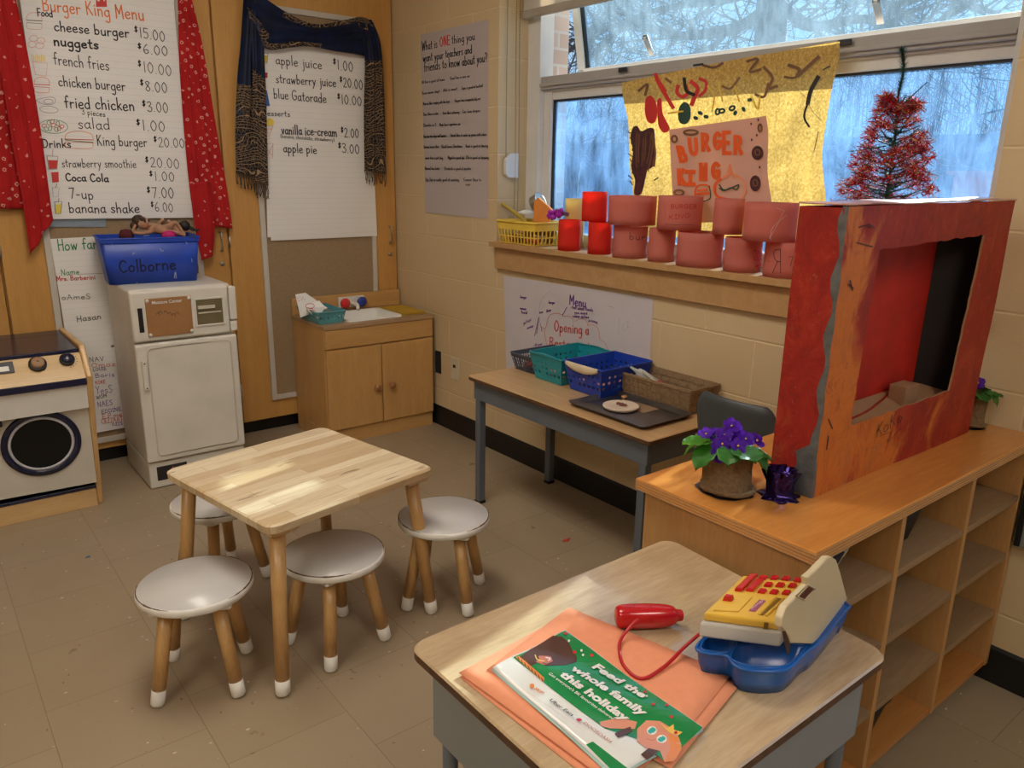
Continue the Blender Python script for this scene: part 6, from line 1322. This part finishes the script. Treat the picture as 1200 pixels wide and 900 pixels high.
for i in range(26):
    z0, z1 = i*BH/26, (i+1)*BH/26; w0 = .005+.003*math.sin(i*1.7)+.008*(i < 4); w1 = .005+.003*math.sin((i+1)*1.7)+.008*(i < 3); d0 = .010+.006*math.sin(i*1.3+1)+.035*(i < 5); d1 = .010+.006*math.sin((i+1)*1.3+1)+.035*(i < 4)
    x_ = -.0028-.001*z0; a.add([(x_+w0*.8, -.0012, z0), (x_+w1*.8, -.0012, z1), (x_-.0006, -.0014, z1), (x_-.0006, -.0014, z0), (x_-.0006, d1, z1), (x_-.0006, d0, z0)], [(0, 1, 2, 3), (3, 2, 4, 5)])
a.build('duct_tape', M_duct, bx)
I = Ink(lambda u, v: Pp(u, v, BLc+Vector((math.sin(ang), -math.cos(ang), 0))*.0022, Vector((math.sin(ang), -math.cos(ang), 0))), 2.25, 880, 200)
I.text('KoKo', 330, 705, 398, 660, 36, .7, 0); I.line([(340, 700), (370, 690), (360, 715), (395, 680)], .5, 0)
for P_ in ([(285, 150), (300, 145), (315, 150)], [(310, 140), (325, 150)], [(258, 300), (270, 310)], [(205, 655), (215, 680)], [(280, 190), (320, 200)], [(205, 700), (200, 735)], [(262, 290), (268, 315)]): I.line(P_, 1.4, 0)
I.build('pen_marks', [plain('dark pen', (.06, .02, .02), .6)], bx)
# ================================================================== potted plants
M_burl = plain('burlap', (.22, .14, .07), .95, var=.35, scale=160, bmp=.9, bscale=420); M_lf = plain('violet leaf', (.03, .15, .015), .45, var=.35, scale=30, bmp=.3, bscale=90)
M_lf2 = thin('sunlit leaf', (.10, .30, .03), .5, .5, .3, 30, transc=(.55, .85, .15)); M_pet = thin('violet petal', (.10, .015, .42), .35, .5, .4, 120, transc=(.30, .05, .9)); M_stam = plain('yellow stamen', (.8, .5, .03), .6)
def violet(lab, x, y, z, s, nl, nf, seed, foil=True):
    t_ = thing('potted_violet', lab, 'potted plant', (x, y, z), 0); rd = random.Random(seed)
    a = MB(); a.lathe([(.040*s, .002), (.049*s, .004), (.052*s, .012), (.047*s, .022), (.046*s, .045), (.048*s, .070), (.050*s, .082), (.046*s, .084), (.043*s, .074), (0, .070)], n=40, wob=.10, a0=.3); pt = a.build('burlap_pot', M_burl, t_)
    a = MB(); a.tube(cr([(-.052*s, .0, .012), (-.03*s, -.046*s, .010), (.02*s, -.052*s, .008), (.05*s, -.018*s, .010)], 6), .0055*s, 8); a.build('burlap_fold', M_burl, pt)
    if foil: a = MB(); a.disc((0, 0, .0012), (1, 0, 0), (0, 1, 0), .060*s, .060*s, 9, 0, wob=.10); a.build('dark_saucer', plain('dark plastic sheet', (.012, .012, .02), .3), t_)
    for k in range(nl):
        an = 2*PI*k/nl+rd.uniform(-.25, .25); L = rd.uniform(.046, .064)*s; r0 = rd.uniform(.028, .042)*s; zz = .088+rd.uniform(-.004, .016); tilt = rd.uniform(-.8, .1)
        c = Vector((math.cos(an), math.sin(an), 0)); side_ = Vector((-math.sin(an), math.cos(an), 0)); a = MB()
        def lf(u, v):
            w_ = math.sin(PI*min(1, v*.94+.06))**.55*L*.52*(1+.05*math.sin(v*26)); q = (u-.5)*2
            return c*(r0+L*v*math.cos(tilt*v))+side_*(q*w_)+Vector((0, 0, zz+L*v*math.sin(tilt*v)*1.0+abs(q)*.006-.006*v*v+.0012*math.sin(v*22)*abs(q)))
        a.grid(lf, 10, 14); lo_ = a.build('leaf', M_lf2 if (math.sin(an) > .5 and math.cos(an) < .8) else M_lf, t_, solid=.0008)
        MB().tube([c*.008+Vector((0, 0, .072)), c*(r0*.6)+Vector((0, 0, zz-.004)), c*r0+Vector((0, 0, zz))], .0018, 6).build('leaf_stalk', M_lf, lo_)
    for k in range(nf):
        an = rd.uniform(0, 2*PI); rr = rd.uniform(0, .052)*s*1.1; c = Vector((rr*math.cos(an), rr*math.sin(an), .118+rd.uniform(-.008, .022)-rr*.45)); nrm = (Vector((math.cos(an)*rr*16, math.sin(an)*rr*16, 1))+Vector((-.7, -.8, .1))).normalized()
        u_ = nrm.orthogonal().normalized(); v_ = nrm.cross(u_); a = MB()
        for p in range(5):
            q = 2*PI*p/5+rd.uniform(-.1, .1); dd = u_*math.cos(q)+v_*math.sin(q); ss = nrm.cross(dd); L = rd.uniform(.0145, .0185)
            a.grid(lambda u, v: c+dd*(L*v)+ss*((u-.5)*L*1.05*math.sin(PI*(v*.8+.12))**.7)+nrm*(.0035*v*v+.0012*math.sin(v*9+u*6)), 5, 5)
        fo = a.build('flower', M_pet, t_); MB().blob(c+nrm*.001, .0022, .0022, .0022, 8).build('stamen', M_stam, fo)
        MB().tube([Vector((0, 0, .075)), c*.5+Vector((0, 0, .052)), c-nrm*.001], .0011, 5).build('flower_stalk', M_lf, fo)
violet('purple flowering violet in a burlap-wrapped pot on the near end of the shelf', -.945, -2.628, .7225, 1.0, 10, 24, 4)
violet('small violet in a burlap-wrapped pot behind the red box, against the block wall', -.068, -2.745, .7225, .68, 8, 5, 8)
t_ = thing('foil_wrapped_pot', 'small pot wrapped in shiny dark purple foil between the violet and the red box', 'pot', (-.882, -2.712, .7225)); a = MB()
a.lathe([(.040, 0), (.032, .003), (.022, .010), (.026, .035), (.030, .055), (.027, .058), (.022, .045), (0, .040)], n=22, wob=.34); a.build('foil', plain('dark purple foil', (.035, .015, .12), .16, .75, var=.6, scale=60, bmp=.6, bscale=60), t_)
# ================================================================== little tinsel tree
t_ = thing('tinsel_tree', 'small artificial christmas tree with red tinsel on the window ledge behind the red box', 'christmas tree', (.065, -2.375, 1.0355))
M_ndl = plain('green needles', (.012, .07, .035), .6, var=.5, scale=60); M_tin = plain('red tinsel', (.62, .02, .025), .22, .55, var=.3, scale=90); M_tin2 = plain('gold tinsel', (.75, .42, .20), .22, .55)
rnd = random.Random(12); a = MB(); SX = .62
stem = cr([(0, 0, 0), (0, 0, .2), (.0, -.004, .4), (.0, .005, .52), (0, .0, .60), (0, .012, .655)], 8); br_ = []
def needles(p0, p1, n, L, mb):
    d = (p1-p0); dn = d.normalized()
    for k in range(n):
        p = p0.lerp(p1, (k+rnd.random())/n); o = dn.orthogonal().normalized(); o.rotate(Matrix.Rotation(rnd.uniform(0, 2*PI), 3, dn)); q = (dn*.55+o).normalized()*L*rnd.uniform(.7, 1.15); s_ = q.cross(dn).normalized()*.0009
        mb.add([p-s_, p+s_, p+q], [(0, 1, 2)])
for i in range(len(stem)-1): needles(stem[i], stem[i+1], 60 if stem[i].z > .45 else 6, .020, a)
tips = []
for k in range(110):
    z = .03+.50*((k+.5)/110)**.92; R_ = .185*(1-z/.60)**.85+.012; an = k*2.399; p0 = Vector((0, 0, z-.015)); p1 = Vector((R_*math.cos(an)*SX, R_*math.sin(an), z+rnd.uniform(.0, .035)))
    mid = p0.lerp(p1, .5)+Vector((0, 0, -.006)); br_.append((p0, mid, p1)); needles(p0, mid, 22, .022, a); needles(mid, p1, 22, .019, a); tips.append(p1)
sp0 = Vector((0, 0, .50)); sp1 = Vector((0, -.070, .565)); needles(sp0, sp1, 60, .013, a); br_.append((sp0, sp0.lerp(sp1, .5), sp1)); l0 = Vector((0, .02, .40)); l1 = Vector((0, .125, .385)); needles(l0, l1, 50, .015, a); br_.append((l0, l0.lerp(l1, .5), l1))
a.build('needles', M_ndl, t_)['kind'] = 'stuff'
a = MB(); a.tube(stem, [.004]*20+[.003]*(len(stem)-20), 8)
for b_ in br_: a.tube(list(b_), [.0022, .0018, .001], 5)
a.build('stem_and_branches', M_ndl, t_); MB().lathe([(.055, 0), (.050, .012), (.018, .02), (.012, .035), (0, .036)], n=24, sx=.9).build('stand', plain('dark tree stand', (.05, .03, .02), .6), t_)
a = MB(); a2 = MB(); prev = None
for k in range(2100):
    s_ = (k/2100)**.9; z = .03+.50*s_; R_ = (.186*(1-z/.60)**.85+.022)*(1+.10*math.sin(k*.31))*rnd.uniform(.62, 1.04); an = s_*2*PI*13.5+rnd.uniform(-.35, .35); p = Vector((R_*math.cos(an)*SX, R_*math.sin(an), z+.012*math.sin(k*.17)))
    if noise.noise(p*16) < -.12: continue
    for j in range(9):
        d_ = Vector((rnd.gauss(0, 1), rnd.gauss(0, 1), rnd.gauss(0, 1))).normalized(); L = rnd.uniform(.014, .027); sd_ = d_.orthogonal().normalized()*.0013; (a if rnd.random() < .74 else a2).add([p-sd_, p+sd_, p+d_*L+sd_*.6, p+d_*L-sd_*.6], [(0, 1, 2, 3)])
a.build('red_tinsel', M_tin, t_)['kind'] = 'stuff'; a2.build('gold_tinsel', M_tin2, t_)['kind'] = 'stuff'
# woven basket in the cubby
M_wick2 = wood('pale cane', (.42, .34, .22), (.58, .48, .34), 'Z', 20, 6, .7, 0)
wb = woven('pale woven basket with a dark hand-hole, top left cubby under the shelf top', -.946, -2.738, .5605, .120, .278, .132, 0, .040, .014, 7, M_wick2)
MB().hexa([(-.030, -.1330, .092), (.026, -.1330, .092), (.026, -.128, .092), (-.030, -.128, .092), (-.034, -.1400, .116), (.032, -.1400, .116), (.032, -.134, .116), (-.034, -.134, .116)]).build('hand_hole', M_gap, wb)
# ================================================================== toy till on the near desk
def zr(x, y): return (800+x/5.624, 650+y/5.624)
T0 = .6205
M_tb2 = plain('till blue plastic', (.005, .10, .42), .25, var=.06, spec=.6); M_ty = plain('till yellow plastic', (.80, .50, .07), .3, var=.06); M_tw = plain('till white plastic', (.62, .62, .60), .35, var=.05); M_tc = plain('till cream plastic', (.72, .60, .38), .32, var=.05); M_tr = plain('till red plastic', (.55, .008, .015), .2, var=.1, spec=.7)
FL = Zp(*zr(105, 512), .686); FR = Zp(*zr(645, 582), .686); e2 = Vector((math.cos(math.radians(12.5)), math.sin(math.radians(12.5)), 0)); DD = e2*.152; e1 = (FR-FL).normalized()
till = thing('toy_till', 'toy cash register with blue tray, yellow top and red keys on the near desk', 'toy till', (FL.x+.08, FL.y-.02, T0))
zf = Hp(*zr(120, 445), FL.x, FL.y).z; zt = Hp(*zr(125, 388), FL.x, FL.y).z; BLk = FL+DD; zb = Hp(*zr(400, 128), BLk.x, BLk.y).z
def V3(p, z): return Vector((p.x, p.y, z))
BRk = FR+DD
# console
MB().hexa([V3(FL, .678), V3(FR, .678), V3(BRk, .678), V3(BLk, .678), V3(FL, zf), V3(FR, zf), V3(BRk, zf+(zb-zt)), V3(BLk, zf+(zb-zt))]).build('console', M_tw, till, True, .004)
o = e1*.003+e2*.003; g0 = zf+.0006
yt = MB().hexa([V3(FL+o, g0), V3(FR-e1*.003+e2*.003, g0), V3(BRk-e1*.003-e2*.003, g0+zb-zt), V3(BLk+e1*.003-e2*.003, g0+zb-zt), V3(FL+o, zt), V3(FR-e1*.003+e2*.003, zt), V3(BRk-e1*.003-e2*.003, zb), V3(BLk+e1*.003-e2*.003, zb)]).build('yellow_top', M_ty, till, True, .0035)
P0t = V3(FL, zt); ev = (V3(BLk, zb)-P0t).normalized(); nt_ = e1.cross(ev).normalized(); nt_ = nt_ if nt_.z > 0 else -nt_
def TP(x, y, h=0): return Pp(*zr(x, y), P0t, nt_)+nt_*h
def key(x, y, hu, hv, h, m_, nm='key', par=yt):
    c = TP(x, y, 0); a = MB(); w0 = 1.0; w1 = .78; P = []
    for hh, ww in ((.0003, w0), (h, w1)):
        for s1, s2 in ((-1, -1), (1, -1), (1, 1), (-1, 1)): P.append(c+e1*(s1*hu*ww)+ev*(s2*hv*ww)+nt_*hh)
    return a.hexa(P).build(nm, m_, par, True, .0012)
for x, y in ((528, 160), (604, 160), (680, 166), (760, 176), (565, 205), (642, 208), (722, 212), (524, 248), (602, 254), (683, 258)): key(x, y, .0062, .0062, .0055, M_tr)
for (xa_, ya_), (xb_, yb_) in (((375, 240), (460, 146)), ((450, 242), (500, 178))):
    c0, c1_ = TP(xa_, ya_), TP(xb_, yb_); L = (c1_-c0).length/2+.004; c = (c0+c1_)/2; P = []
    for hh, ww in ((.0003, 1.0), (.006, .86)):
        for s1, s2 in ((-1, -1), (1, -1), (1, 1), (-1, 1)): P.append(c+e1*(s1*.0062*ww)+ev*(s2*L*(ww*.5+.5))+nt_*hh)
    MB().hexa(P).build('key', M_tr, yt, True, .0012)
a = MB(); pd = [TP(x, y, .0002) for x, y in ((200, 370), (370, 380), (460, 280), (290, 262))]; a.prism(pd, nt_*.0016); pad = a.build('lever_pad', M_ty, yt, True, .0008)
key(300, 305, .007, .0055, .010, M_tr, 'lever', pad)
a = MB(); a.prism([TP(x, y, .0002) for x, y in ((435, 372), (478, 378), (548, 305), (505, 298))], nt_*.0006); sk_ = a.build('sticker', plain('till sticker', (.42, .10, .22), .5), yt, True)
I = Ink(lambda u, v: Pp(u, v, P0t, nt_)+nt_*.0012, 5.624, 800, 650); I.text('money', 452, 366, 530, 308, 22, .5, 0); I.build('sticker_lettering', [plain('sticker print', (.75, .62, .66), .5)], sk_)
a = MB(); a.prism([TP(x, y, .0002) for x, y in ((505, 400), (530, 402), (655, 292), (630, 288))], nt_*.0008); a.build('card_slot', plain('slot dark ochre', (.20, .11, .01), .6), yt, True)
for (xs, ys), (xe, ye) in (((500, 398), (618, 290)), ((548, 405), (668, 295))):
    a = MB(); p, q = TP(xs, ys, .001), TP(xe, ye, .001); a.tube([p, q], .0022, 8); a.build('slot_rail', M_ty, yt, True)
a = MB(); p = Vector(FL).lerp(FR, .77); a.add([V3(p, zf+.003)-e2*.0006+Vector((0, -.0012, 0)), V3(p+e1*.006, zf+.003)-e2*.0006+Vector((0, -.0012, 0)), V3(p+e1*.006, zt-.001)+Vector((0, -.0012, 0)), V3(p, zt-.001)+Vector((0, -.0012, 0))], [(0, 1, 2, 3)]); a.build('slot_front', plain('slot dark ochre', (.2, .11, .01)), yt, True, solid=.001)
# blue base with its two coin cups
from mathutils.geometry import tessellate_polygon
zc = .663
rim = [Zp(*zr(*q), zc) for q in ((98, 600), (160, 535), (400, 300), (860, 215), (1085, 330), (1068, 372), (905, 575), (815, 640), (720, 735), (640, 768), (470, 768), (350, 735), (290, 668), (180, 655), (105, 635))]
rc = cr(rim, 4, True); cen = sum(rc, Vector())/len(rc)
bot = [Vector((lerp(cen.x, p.x, .90), lerp(cen.y, p.y, .90), T0+.0005)) for p in rc]; mid = [Vector((lerp(cen.x, p.x, .96), lerp(cen.y, p.y, .96), .640)) for p in rc]
low = [Vector((lerp(cen.x, p.x, .985), lerp(cen.y, p.y, .985), zc-.005)) for p in rc]
a = MB(); loft(a, [bot, mid, low, rc], True, False); cups = []
for q in (((118, 612), (160, 552), (250, 548), (360, 575), (330, 625), (270, 646), (170, 636)), ((318, 682), (345, 618), (420, 585), (600, 590), (800, 600), (775, 655), (700, 722), (600, 745), (480, 742), (370, 712))):
    cups.append(cr([Zp(*zr(*p), zc) for p in q], 4, True))
tri = tessellate_polygon([rc]+cups); allp = rc+[p for c in cups for p in c]; a.add(allp, [tuple(t_) for t_ in tri])
for c in cups:
    cc_ = sum(c, Vector())/len(c); loft(a, [c, [Vector((lerp(cc_.x, p.x, .90), lerp(cc_.y, p.y, .90), zc-.004)) for p in c], [Vector((lerp(cc_.x, p.x, .80), lerp(cc_.y, p.y, .80), .630)) for p in c]], False, True)
a.build('base', M_tb2, till, True)
a = MB(); a.tube(rc, .0028, 8, closed=True)
for c in cups: a.tube(c, .0018, 6, closed=True)
a.build('base_rim', M_tb2, till, True)
# cream side housing
Pn = Vector((e2.y, -e2.x, 0)); PS = Zp(*zr(852, 588), .668)
def SP(x, y): return Pp(*zr(x, y), PS, Pn)
out = [SP(*q) for q in ((712, 585), (700, 540), (648, 478), (655, 420), (682, 345), (715, 312), (826, 200), (820, 152), (868, 112), (958, 18), (985, 14), (1015, 34), (1040, 110), (1086, 285), (1080, 305), (905, 545), (858, 590))]
ho = MB().prism(out, -Pn*.010).build('side_housing', M_tc, till, True, .005, seg=4)
a = MB(); a.prism([SP(*q)+Pn*.0004 for q in ((765, 275), (800, 292), (862, 222), (828, 210))], Pn*.0006); a.build('slot', plain('till slot brown', (.12, .02, .01), .5), ho, True)
a = MB(); q = [SP(*q)+Pn*.0002 for q in ((748, 272), (800, 298), (872, 222), (822, 198))]; a.tube(q, .0016, 6, closed=True); a.build('slot_frame', M_tc, ho, True)
a = MB(); a.prism([SP(*q)+Pn*.0006 for q in ((652, 505), (672, 500), (702, 582), (700, 640), (684, 655))], Pn*.0008); a.build('side_gap', plain('till gap maroon', (.03, .004, .004), .5), ho, True)
# red scanner and its cord
hs_ = thing('toy_scanner', 'red plastic toy scanner lying on the near desk, corded to the toy till', 'toy scanner', Zp(760, 738, T0))
def z3(x, y, z): return Zp(700+x/3.43, 630+y/3.43, z)
p0, p1, p2 = z3(72, 318, T0+.0195), z3(322, 312, T0+.0195), z3(352, 310, T0+.0195); ax = (p1-p0); Lh = ax.length; ax.normalize(); sd_ = Vector((-ax.y, ax.x, 0)); a = MB(); rings = []
for s_, ry, rz in ((0, .010, .009), (.015, .0150, .0145), (.06, .0175, .0175), (.2, .0195, .0190), (.5, .0190, .0190), (.75, .0175, .0185), (.90, .0150, .0160), (.965, .0120, .0130), (.97, .0090, .0090), (1.07, .0090, .0090), (1.09, .0075, .0075)):
    rings.append([p0+ax*(Lh*s_)+sd_*(ry*abs(math.cos(t))**.75*(1 if math.cos(t) > 0 else -1))+Vector((0, 0, rz*abs(math.sin(t))**.75*(1 if math.sin(t) > 0 else -1))) for t in [2*PI*k/28 for k in range(28)]])
loft(a, rings, True, True); a.build('body', M_tr, hs_, True, sub=1)
a = MB(); 
for s_ in (.30, .52, .56): a.tube([p0+ax*(Lh*s_)+sd_*(.0196*math.cos(t))+Vector((0, 0, .0193*math.sin(t))) for t in [PI*k/20 for k in range(21)]], .0006, 5)
a.build('seams', M_tr, hs_, True)
a = MB(); cd_ = [z3(165, 328, T0+.034), z3(140, 350, T0+.026), z3(100, 400, T0+.014), z3(88, 450, T0+.009), z3(110, 520, T0+.008), z3(180, 566, T0+.009), z3(270, 518, T0+.011), z3(350, 440, T0+.020), z3(412, 386, T0+.040)]
a.tube(cr(cd_, 10), .0027, 10); a.build('cord', plain('red cord', (.50, .012, .02), .35), hs_, True)
# ================================================================== orange sheets and the flyer
M_orp = thin('salmon construction paper', (.92, .36, .20), .1, .85, .06, 60); z_ = T0
def sheet(x, y, w, h, rot, z, lab, m_, bend=0):
    t_ = thing('construction_paper', lab, 'paper', (x, y, z), math.radians(rot), 'orange sheets under the flyer'); a = MB()
    a.grid(lambda u, v: Vector(((u-.5)*w, (.5-v)*h, .0005+bend*(1-u)**3*(v)**2)), 10, 10); a.build('sheet', m_, t_, solid=.0004); return t_
for k, (x, y, w, h, r_, b_) in enumerate(((-1.530, -2.828, .222, .292, 3, .0), (-1.515, -2.822, .222, .292, 8, .0), (-1.470, -2.836, .216, .290, 13, .0), (-1.527, -2.815, .216, .285, 5, .0), (-1.468, -2.818, .222, .292, 14, .0))):
    sheet(x, y, w, h, r_, T0+.0002+k*.0013, ('lowest orange sheet of the stack under the flyer', 'second lowest orange sheet of the stack under the flyer', 'middle orange sheet of the stack, sticking out to the right', 'orange sheet with its left corner curling, under the flyer', 'topmost orange sheet, right edge sticking out beyond the flyer, faint pencil letters')[k], M_orp, b_)
I = Ink(lambda u, v: Zp(u, v, T0+.0066), 5.4545, 640, 740); I.text('NAHYAN', 915, 850, 1040, 660, 34, .45, 0, upv=Vector((-.75, -.66, 0)))
top_ = [o for o in bpy.data.objects if o.get('label', '').startswith('topmost orange')][0]; I.build('pencil_name', [M_gry], top_)
fl_ = thing('flyer', 'glossy green and white restaurant flyer lying on the orange sheets', 'flyer', Zp(700, 820, T0+.008)); ZF = T0+.0105
cF = ((662, 738), (824.5, 853), (722, 908), (577, 781))
M_gloss = plain('glossy white print', (.78, .78, .76), .14, var=.03, spec=.7); M_fgreen = plain('glossy green print', (.015, .26, .075), .14, spec=.7, var=.25, scale=14)
mpF = lambda off: (lambda u, v: (lambda p: p+Vector((0, 0, .0014*math.sin(p.x*60+p.y*25)+off)))(Zp(u, v, ZF)))
a = MB(); m0 = mpF(-.0015)
def ff(u, v): x = lerp(lerp(cF[0][0], cF[1][0], u), lerp(cF[3][0], cF[2][0], u), v); y = lerp(lerp(cF[0][1], cF[1][1], u), lerp(cF[3][1], cF[2][1], u), v); return m0(x, y)
a.grid(lambda u, v: ff(u, v)+Vector((-.003, -.002, -.0018)), 16, 12, 0); a.build('inner_page', plain('pale blue page', (.45, .66, .66), .2), fl_, True, solid=.0006)
a = MB(); a.grid(ff, 24, 16, 0); a.build('cover', M_gloss, fl_, True, solid=.0006)
def gridpoly(I, poly, mi):
    """fill on the wavy sheet: triangulated and subdivided enough to follow it"""
    P = [I.px(*p) for p in poly]; tr_i = tessellate_polygon([P]); bm = bmesh.new(); vs = [bm.verts.new(p) for p in P]
    for t_ in tr_i:
        try: bm.faces.new([vs[i] for i in t_])
        except ValueError: pass
    for _ in range(4):
        ed = [e for e in bm.edges if e.calc_length() > 9]
        if not ed: break
        bmesh.ops.subdivide_edges(bm, edges=ed, cuts=1); bmesh.ops.triangulate(bm, faces=bm.faces)
    bm.verts.index_update(); I.mb.add(I.lifted([I.mp(v.co.x, v.co.y) for v in bm.verts]), [tuple(v.index for v in f.verts) for f in bm.faces], mi); bm.free()
FM = [M_fgreen, plain('print white', (.80, .80, .78), .2), plain('print brown', (.10, .045, .035), .2), plain('print orange', (.78, .26, .08), .2), plain('print teal', (.04, .42, .38), .2), plain('print yellow', (.85, .55, .12), .2), plain('print red', (.55, .03, .04), .2), plain('print black', (.03, .03, .03), .2), plain('print skin', (.72, .30, .20), .2), plain('print dull red', (.55, .18, .12), .2)]
I = Ink(mpF(-.0006), 3.75, 560, 720)
gridpoly(I, [(383, 72), (988, 500), (815, 645), (770, 600), (700, 545), (560, 500), (300, 305), (155, 190)], 0)
gridpoly(I, [(475, 572), (505, 560), (660, 675), (640, 700), (600, 690)], 0); I.build('green_print', FM, fl_)
I = Ink(mpF(-.0002), 3.75, 560, 720, Vector((0, 0, .00003)))
gridpoly(I, [(185, 188), (230, 150), (330, 95), (370, 100), (400, 125), (420, 165), (435, 180), (435, 205), (380, 222), (300, 228), (262, 215), (235, 228), (205, 215)], 2)
gridpoly(I, [(270, 180), (320, 180), (330, 205), (290, 225), (255, 210)], 9); I.line([(252, 178), (262, 200), (292, 206)], 1.2, 5); I.line([(300, 188), (318, 192), (310, 202)], 1.2, 1)
gridpoly(I, [(165, 190), (180, 185), (292, 280), (288, 298)], 3)
for k in range(8): x, y = 175+k*15, 190+k*13; I.line([(x, y), (x+6, y+12)], .9, 7, smooth=False)
gridpoly(I, [(700, 500), (740, 465), (800, 470), (870, 510), (895, 570), (870, 640), (820, 655), (800, 600), (740, 590), (700, 560)], 8)
gridpoly(I, [(840, 520), (885, 540), (895, 590), (860, 650), (818, 650), (845, 590)], 3); gridpoly(I, [(535, 470), (620, 450), (700, 470), (690, 500), (580, 500), (540, 490)], 8)
gridpoly(I, [(600, 525), (630, 505), (670, 490), (680, 510), (640, 535), (615, 545)], 2); gridpoly(I, [(715, 620), (750, 590), (795, 600), (770, 625), (745, 645)], 2)
for x, y in ((765, 508), (808, 545)): I.oval(x, y, 22, 18, 1, 1, True); I.oval(x, y, 18, 14, 1, 4, True); I.oval(x, y, 20, 16, .7, 1)
gridpoly(I, [(800, 478), (835, 500), (860, 485), (862, 508), (900, 518), (880, 530), (850, 522), (835, 512)], 5)
I.line([(745, 545), (765, 552), (780, 548)], .8, 9)
for x, y in ((385, 88), (425, 165), (500, 180), (735, 340), (770, 400), (830, 402), (850, 455), (870, 520)): I.oval(x, y, 8, 6, 1, 6, True)
for x, y in ((455, 160), (462, 178), (400, 120), (742, 362)): I.oval(x, y, 5, 5, 1, 1, True)
I.build('illustration', FM, fl_)
UPV = Vector((.90, -.44, 0)).normalized(); I = Ink(mpF(.0016), 3.75, 560, 720, Vector((0, 0, .00002)))
for s_, x0, y0, x1, y1, c_, b_, mi in (('Feed the', 500, 232, 722, 374, 34, .045, 1), ('whole family', 402, 242, 722, 450, 34, .045, 1), ('this holiday', 355, 272, 645, 470, 34, .045, 1), ("Get everyone's BK favourites delivered", 308, 268, 590, 462, 13, .01, 1), ('SKIP', 246, 326, 284, 350, 12, .03, 3), ('Uber Eats', 312, 378, 412, 452, 17, .01, 7), ('DOORDASH', 462, 484, 580, 572, 14, .01, 9)):
    I.print_(s_, x0, y0, x1, y1, c_, mi, b_, UPV)
I.oval(238, 315, 10, 10, 1, 3, True); I.oval(444, 468, 13, 7, 1, 6, True); I.line([(215, 340), (470, 520)], .25, 8); I.build('print', FM, fl_)
